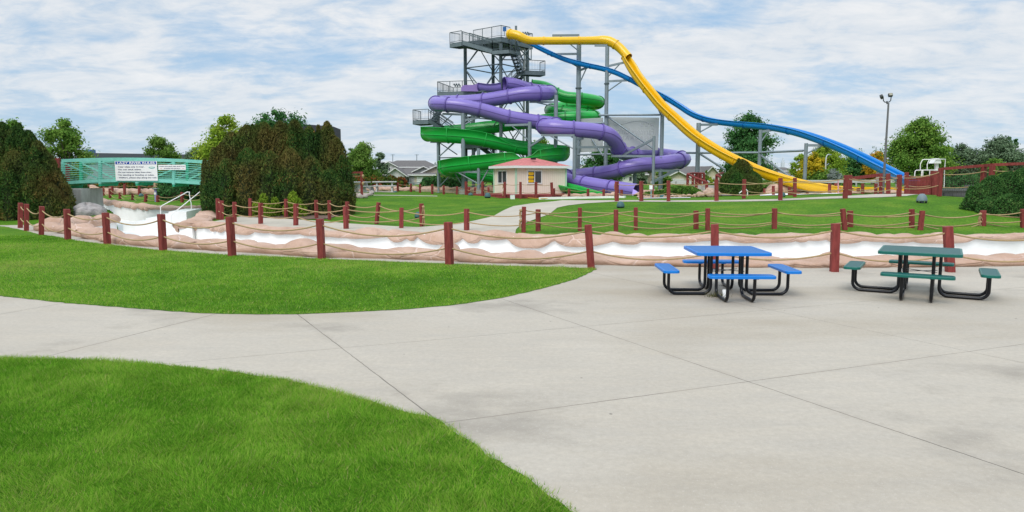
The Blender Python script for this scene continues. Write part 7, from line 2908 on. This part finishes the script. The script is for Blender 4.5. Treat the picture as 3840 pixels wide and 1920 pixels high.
stone_table(1352, 56, 'pale concrete picnic table seen end on through the red frame', 1.25)
stone_table(1443, 57, 'pale concrete picnic table with benches, right of the red frame', .12)
gf = thing('gate_frame', 'red timber gate frame with ropes next to the big evergreen', 'frame', XY(1355, 44))
for X, Yt, d_ in ((1318, 650, 47), (1356, 646, 44)):
    mb = MB()
    post_mesh(mb, XY(X, d_) - Vector((0, 0, .05)), P(X, Yt, d_), .15, .3)
    mb.build('post', gf)
mb = MB()
mb.bar(P(1304, 648, 47.2), P(1318, 648, 47), .10, .10, M_RED)
mb.bar(P(1316, 647, 47), P(1358, 646.5, 44), .10, .12, M_RED)
mb.build('top_beam', gf)
for Y0, Y1 in ((659, 658), (689, 686)):
    mb = MB()
    mb.tube(sag_pts(P(1318, Y0, 47), P(1356, Y1, 44), .05, 8), .02, M_ROPE, 6)
    mb.build('rope', gf, fix=False)
    mb = MB()
    q_ = P(1361, Y1 + 1, 43.9)
    mb.lathe(q_, [(0, .09), (.07, .05), (.08, 0), (.06, -.08), (.02, -.16), (0, -.16)], M_ROPE, 8)
    mb.build('rope_knot', gf)
rf = thing('rail_fence', 'pale grey rail fence in front of the houses', 'fence', XY(1540, 72))
for Y in (686, 691):
    mb = MB()
    mb.bar(P(1480, Y, 72), P(1610, Y - .3, 72), .08, .09, M_STEEL)
    mb.build('rail', rf)
for X in (1490, 1522, 1552, 1584):
    mb = MB()
    mb.bar(P(X, 683, 72.1), XY(X, 72.1), .14, .14, M_CONC, up=(0, 1, 0))
    mb.build('post', rf)
rf = thing('rail_fence', 'long low white guard rail in front of the autumn trees', 'fence', XY(3200, 74))
mb = MB()
mb.bar(P(2440, 683, 76), P(3440, 679, 74), .10, .30, M_HWHITE)
mb.build('rail', rf)
for X in range(2460, 3440, 75):
    mb = MB()
    mb.bar(P(X, 680, 75.5), XY(X, 75.5), .14, .14, M_CONC, up=(0, 1, 0))
    mb.build('post', rf)
pw = thing('paver_wall', 'low tan paver wall under the far rock border', 'wall', XY(1680, 56.5))
mb = MB()
a, b = XY(1560, 58), XY(1872, 55)
mb.bar(a + Vector((0, 0, -.05)), b + Vector((0, 0, -.05)), .2, .5, mat('tan_pavers', (.36, .29, .22), .9, var=.3, vscale=6))
mb.build('blocks', pw)
for k, (X, d_) in enumerate(((1738, 55.6), (1796, 53.6))):
    mb = MB()
    p = XY(X, d_)
    mb.box((p.x, p.y, p.z + .12), (.62, .62, .5), M_CONC, .2)
    tag(mb.build('concrete_footing'), ('square concrete footing under the stout column', 'square concrete footing under the short column left of the kiosk')[k], 'footing')
fs = thing('foot_shower', 'lilac post with a flat grey disc on top under the bridge', 'post', XY(583, 44))
mb = MB()
b = XY(583, 44)
t = P(583, 712, 44)
mb.tube([b, t], .075, mat('lilac_paint', (.32, .31, .58), .5), 12)
mb.build('shaft', fs)
mb = MB()
mb.lathe(t, [(.03, 0), (.16, .04), (.19, .05), (.19, .09), (0, .10)], M_STEEL, 16)
mb.build('disc', fs)
mb = MB()
mb.box((t.x, t.y - .08, t.z - .22), (.14, .02, .14), M_WHITE)
mb.build('plate', fs)
mb = MB()
a, b = P(535, 690, 68), P(596, 690, 68)
mb.box(((a.x + b.x) / 2, 68.3, 1.0), (b.x - a.x, .3, 1.5), mat('peach_wall', (.55, .36, .24), .8))
tag(mb.build('peach_wall'), 'plain peach coloured wall under the bridge', 'wall')
for X, Yt, D_, lab in ((216, 593, 37.6, 'red timber post left of the bridge end, half in the evergreen'), (251, 612, 38.2, 'red timber post behind the first bay of the bridge railing')):
    mb = MB()
    p = XY(X, D_)
    post_mesh(mb, p, P(X, Yt, D_), .19, .2)
    tag(mb.build('timber_post'), lab, 'post')
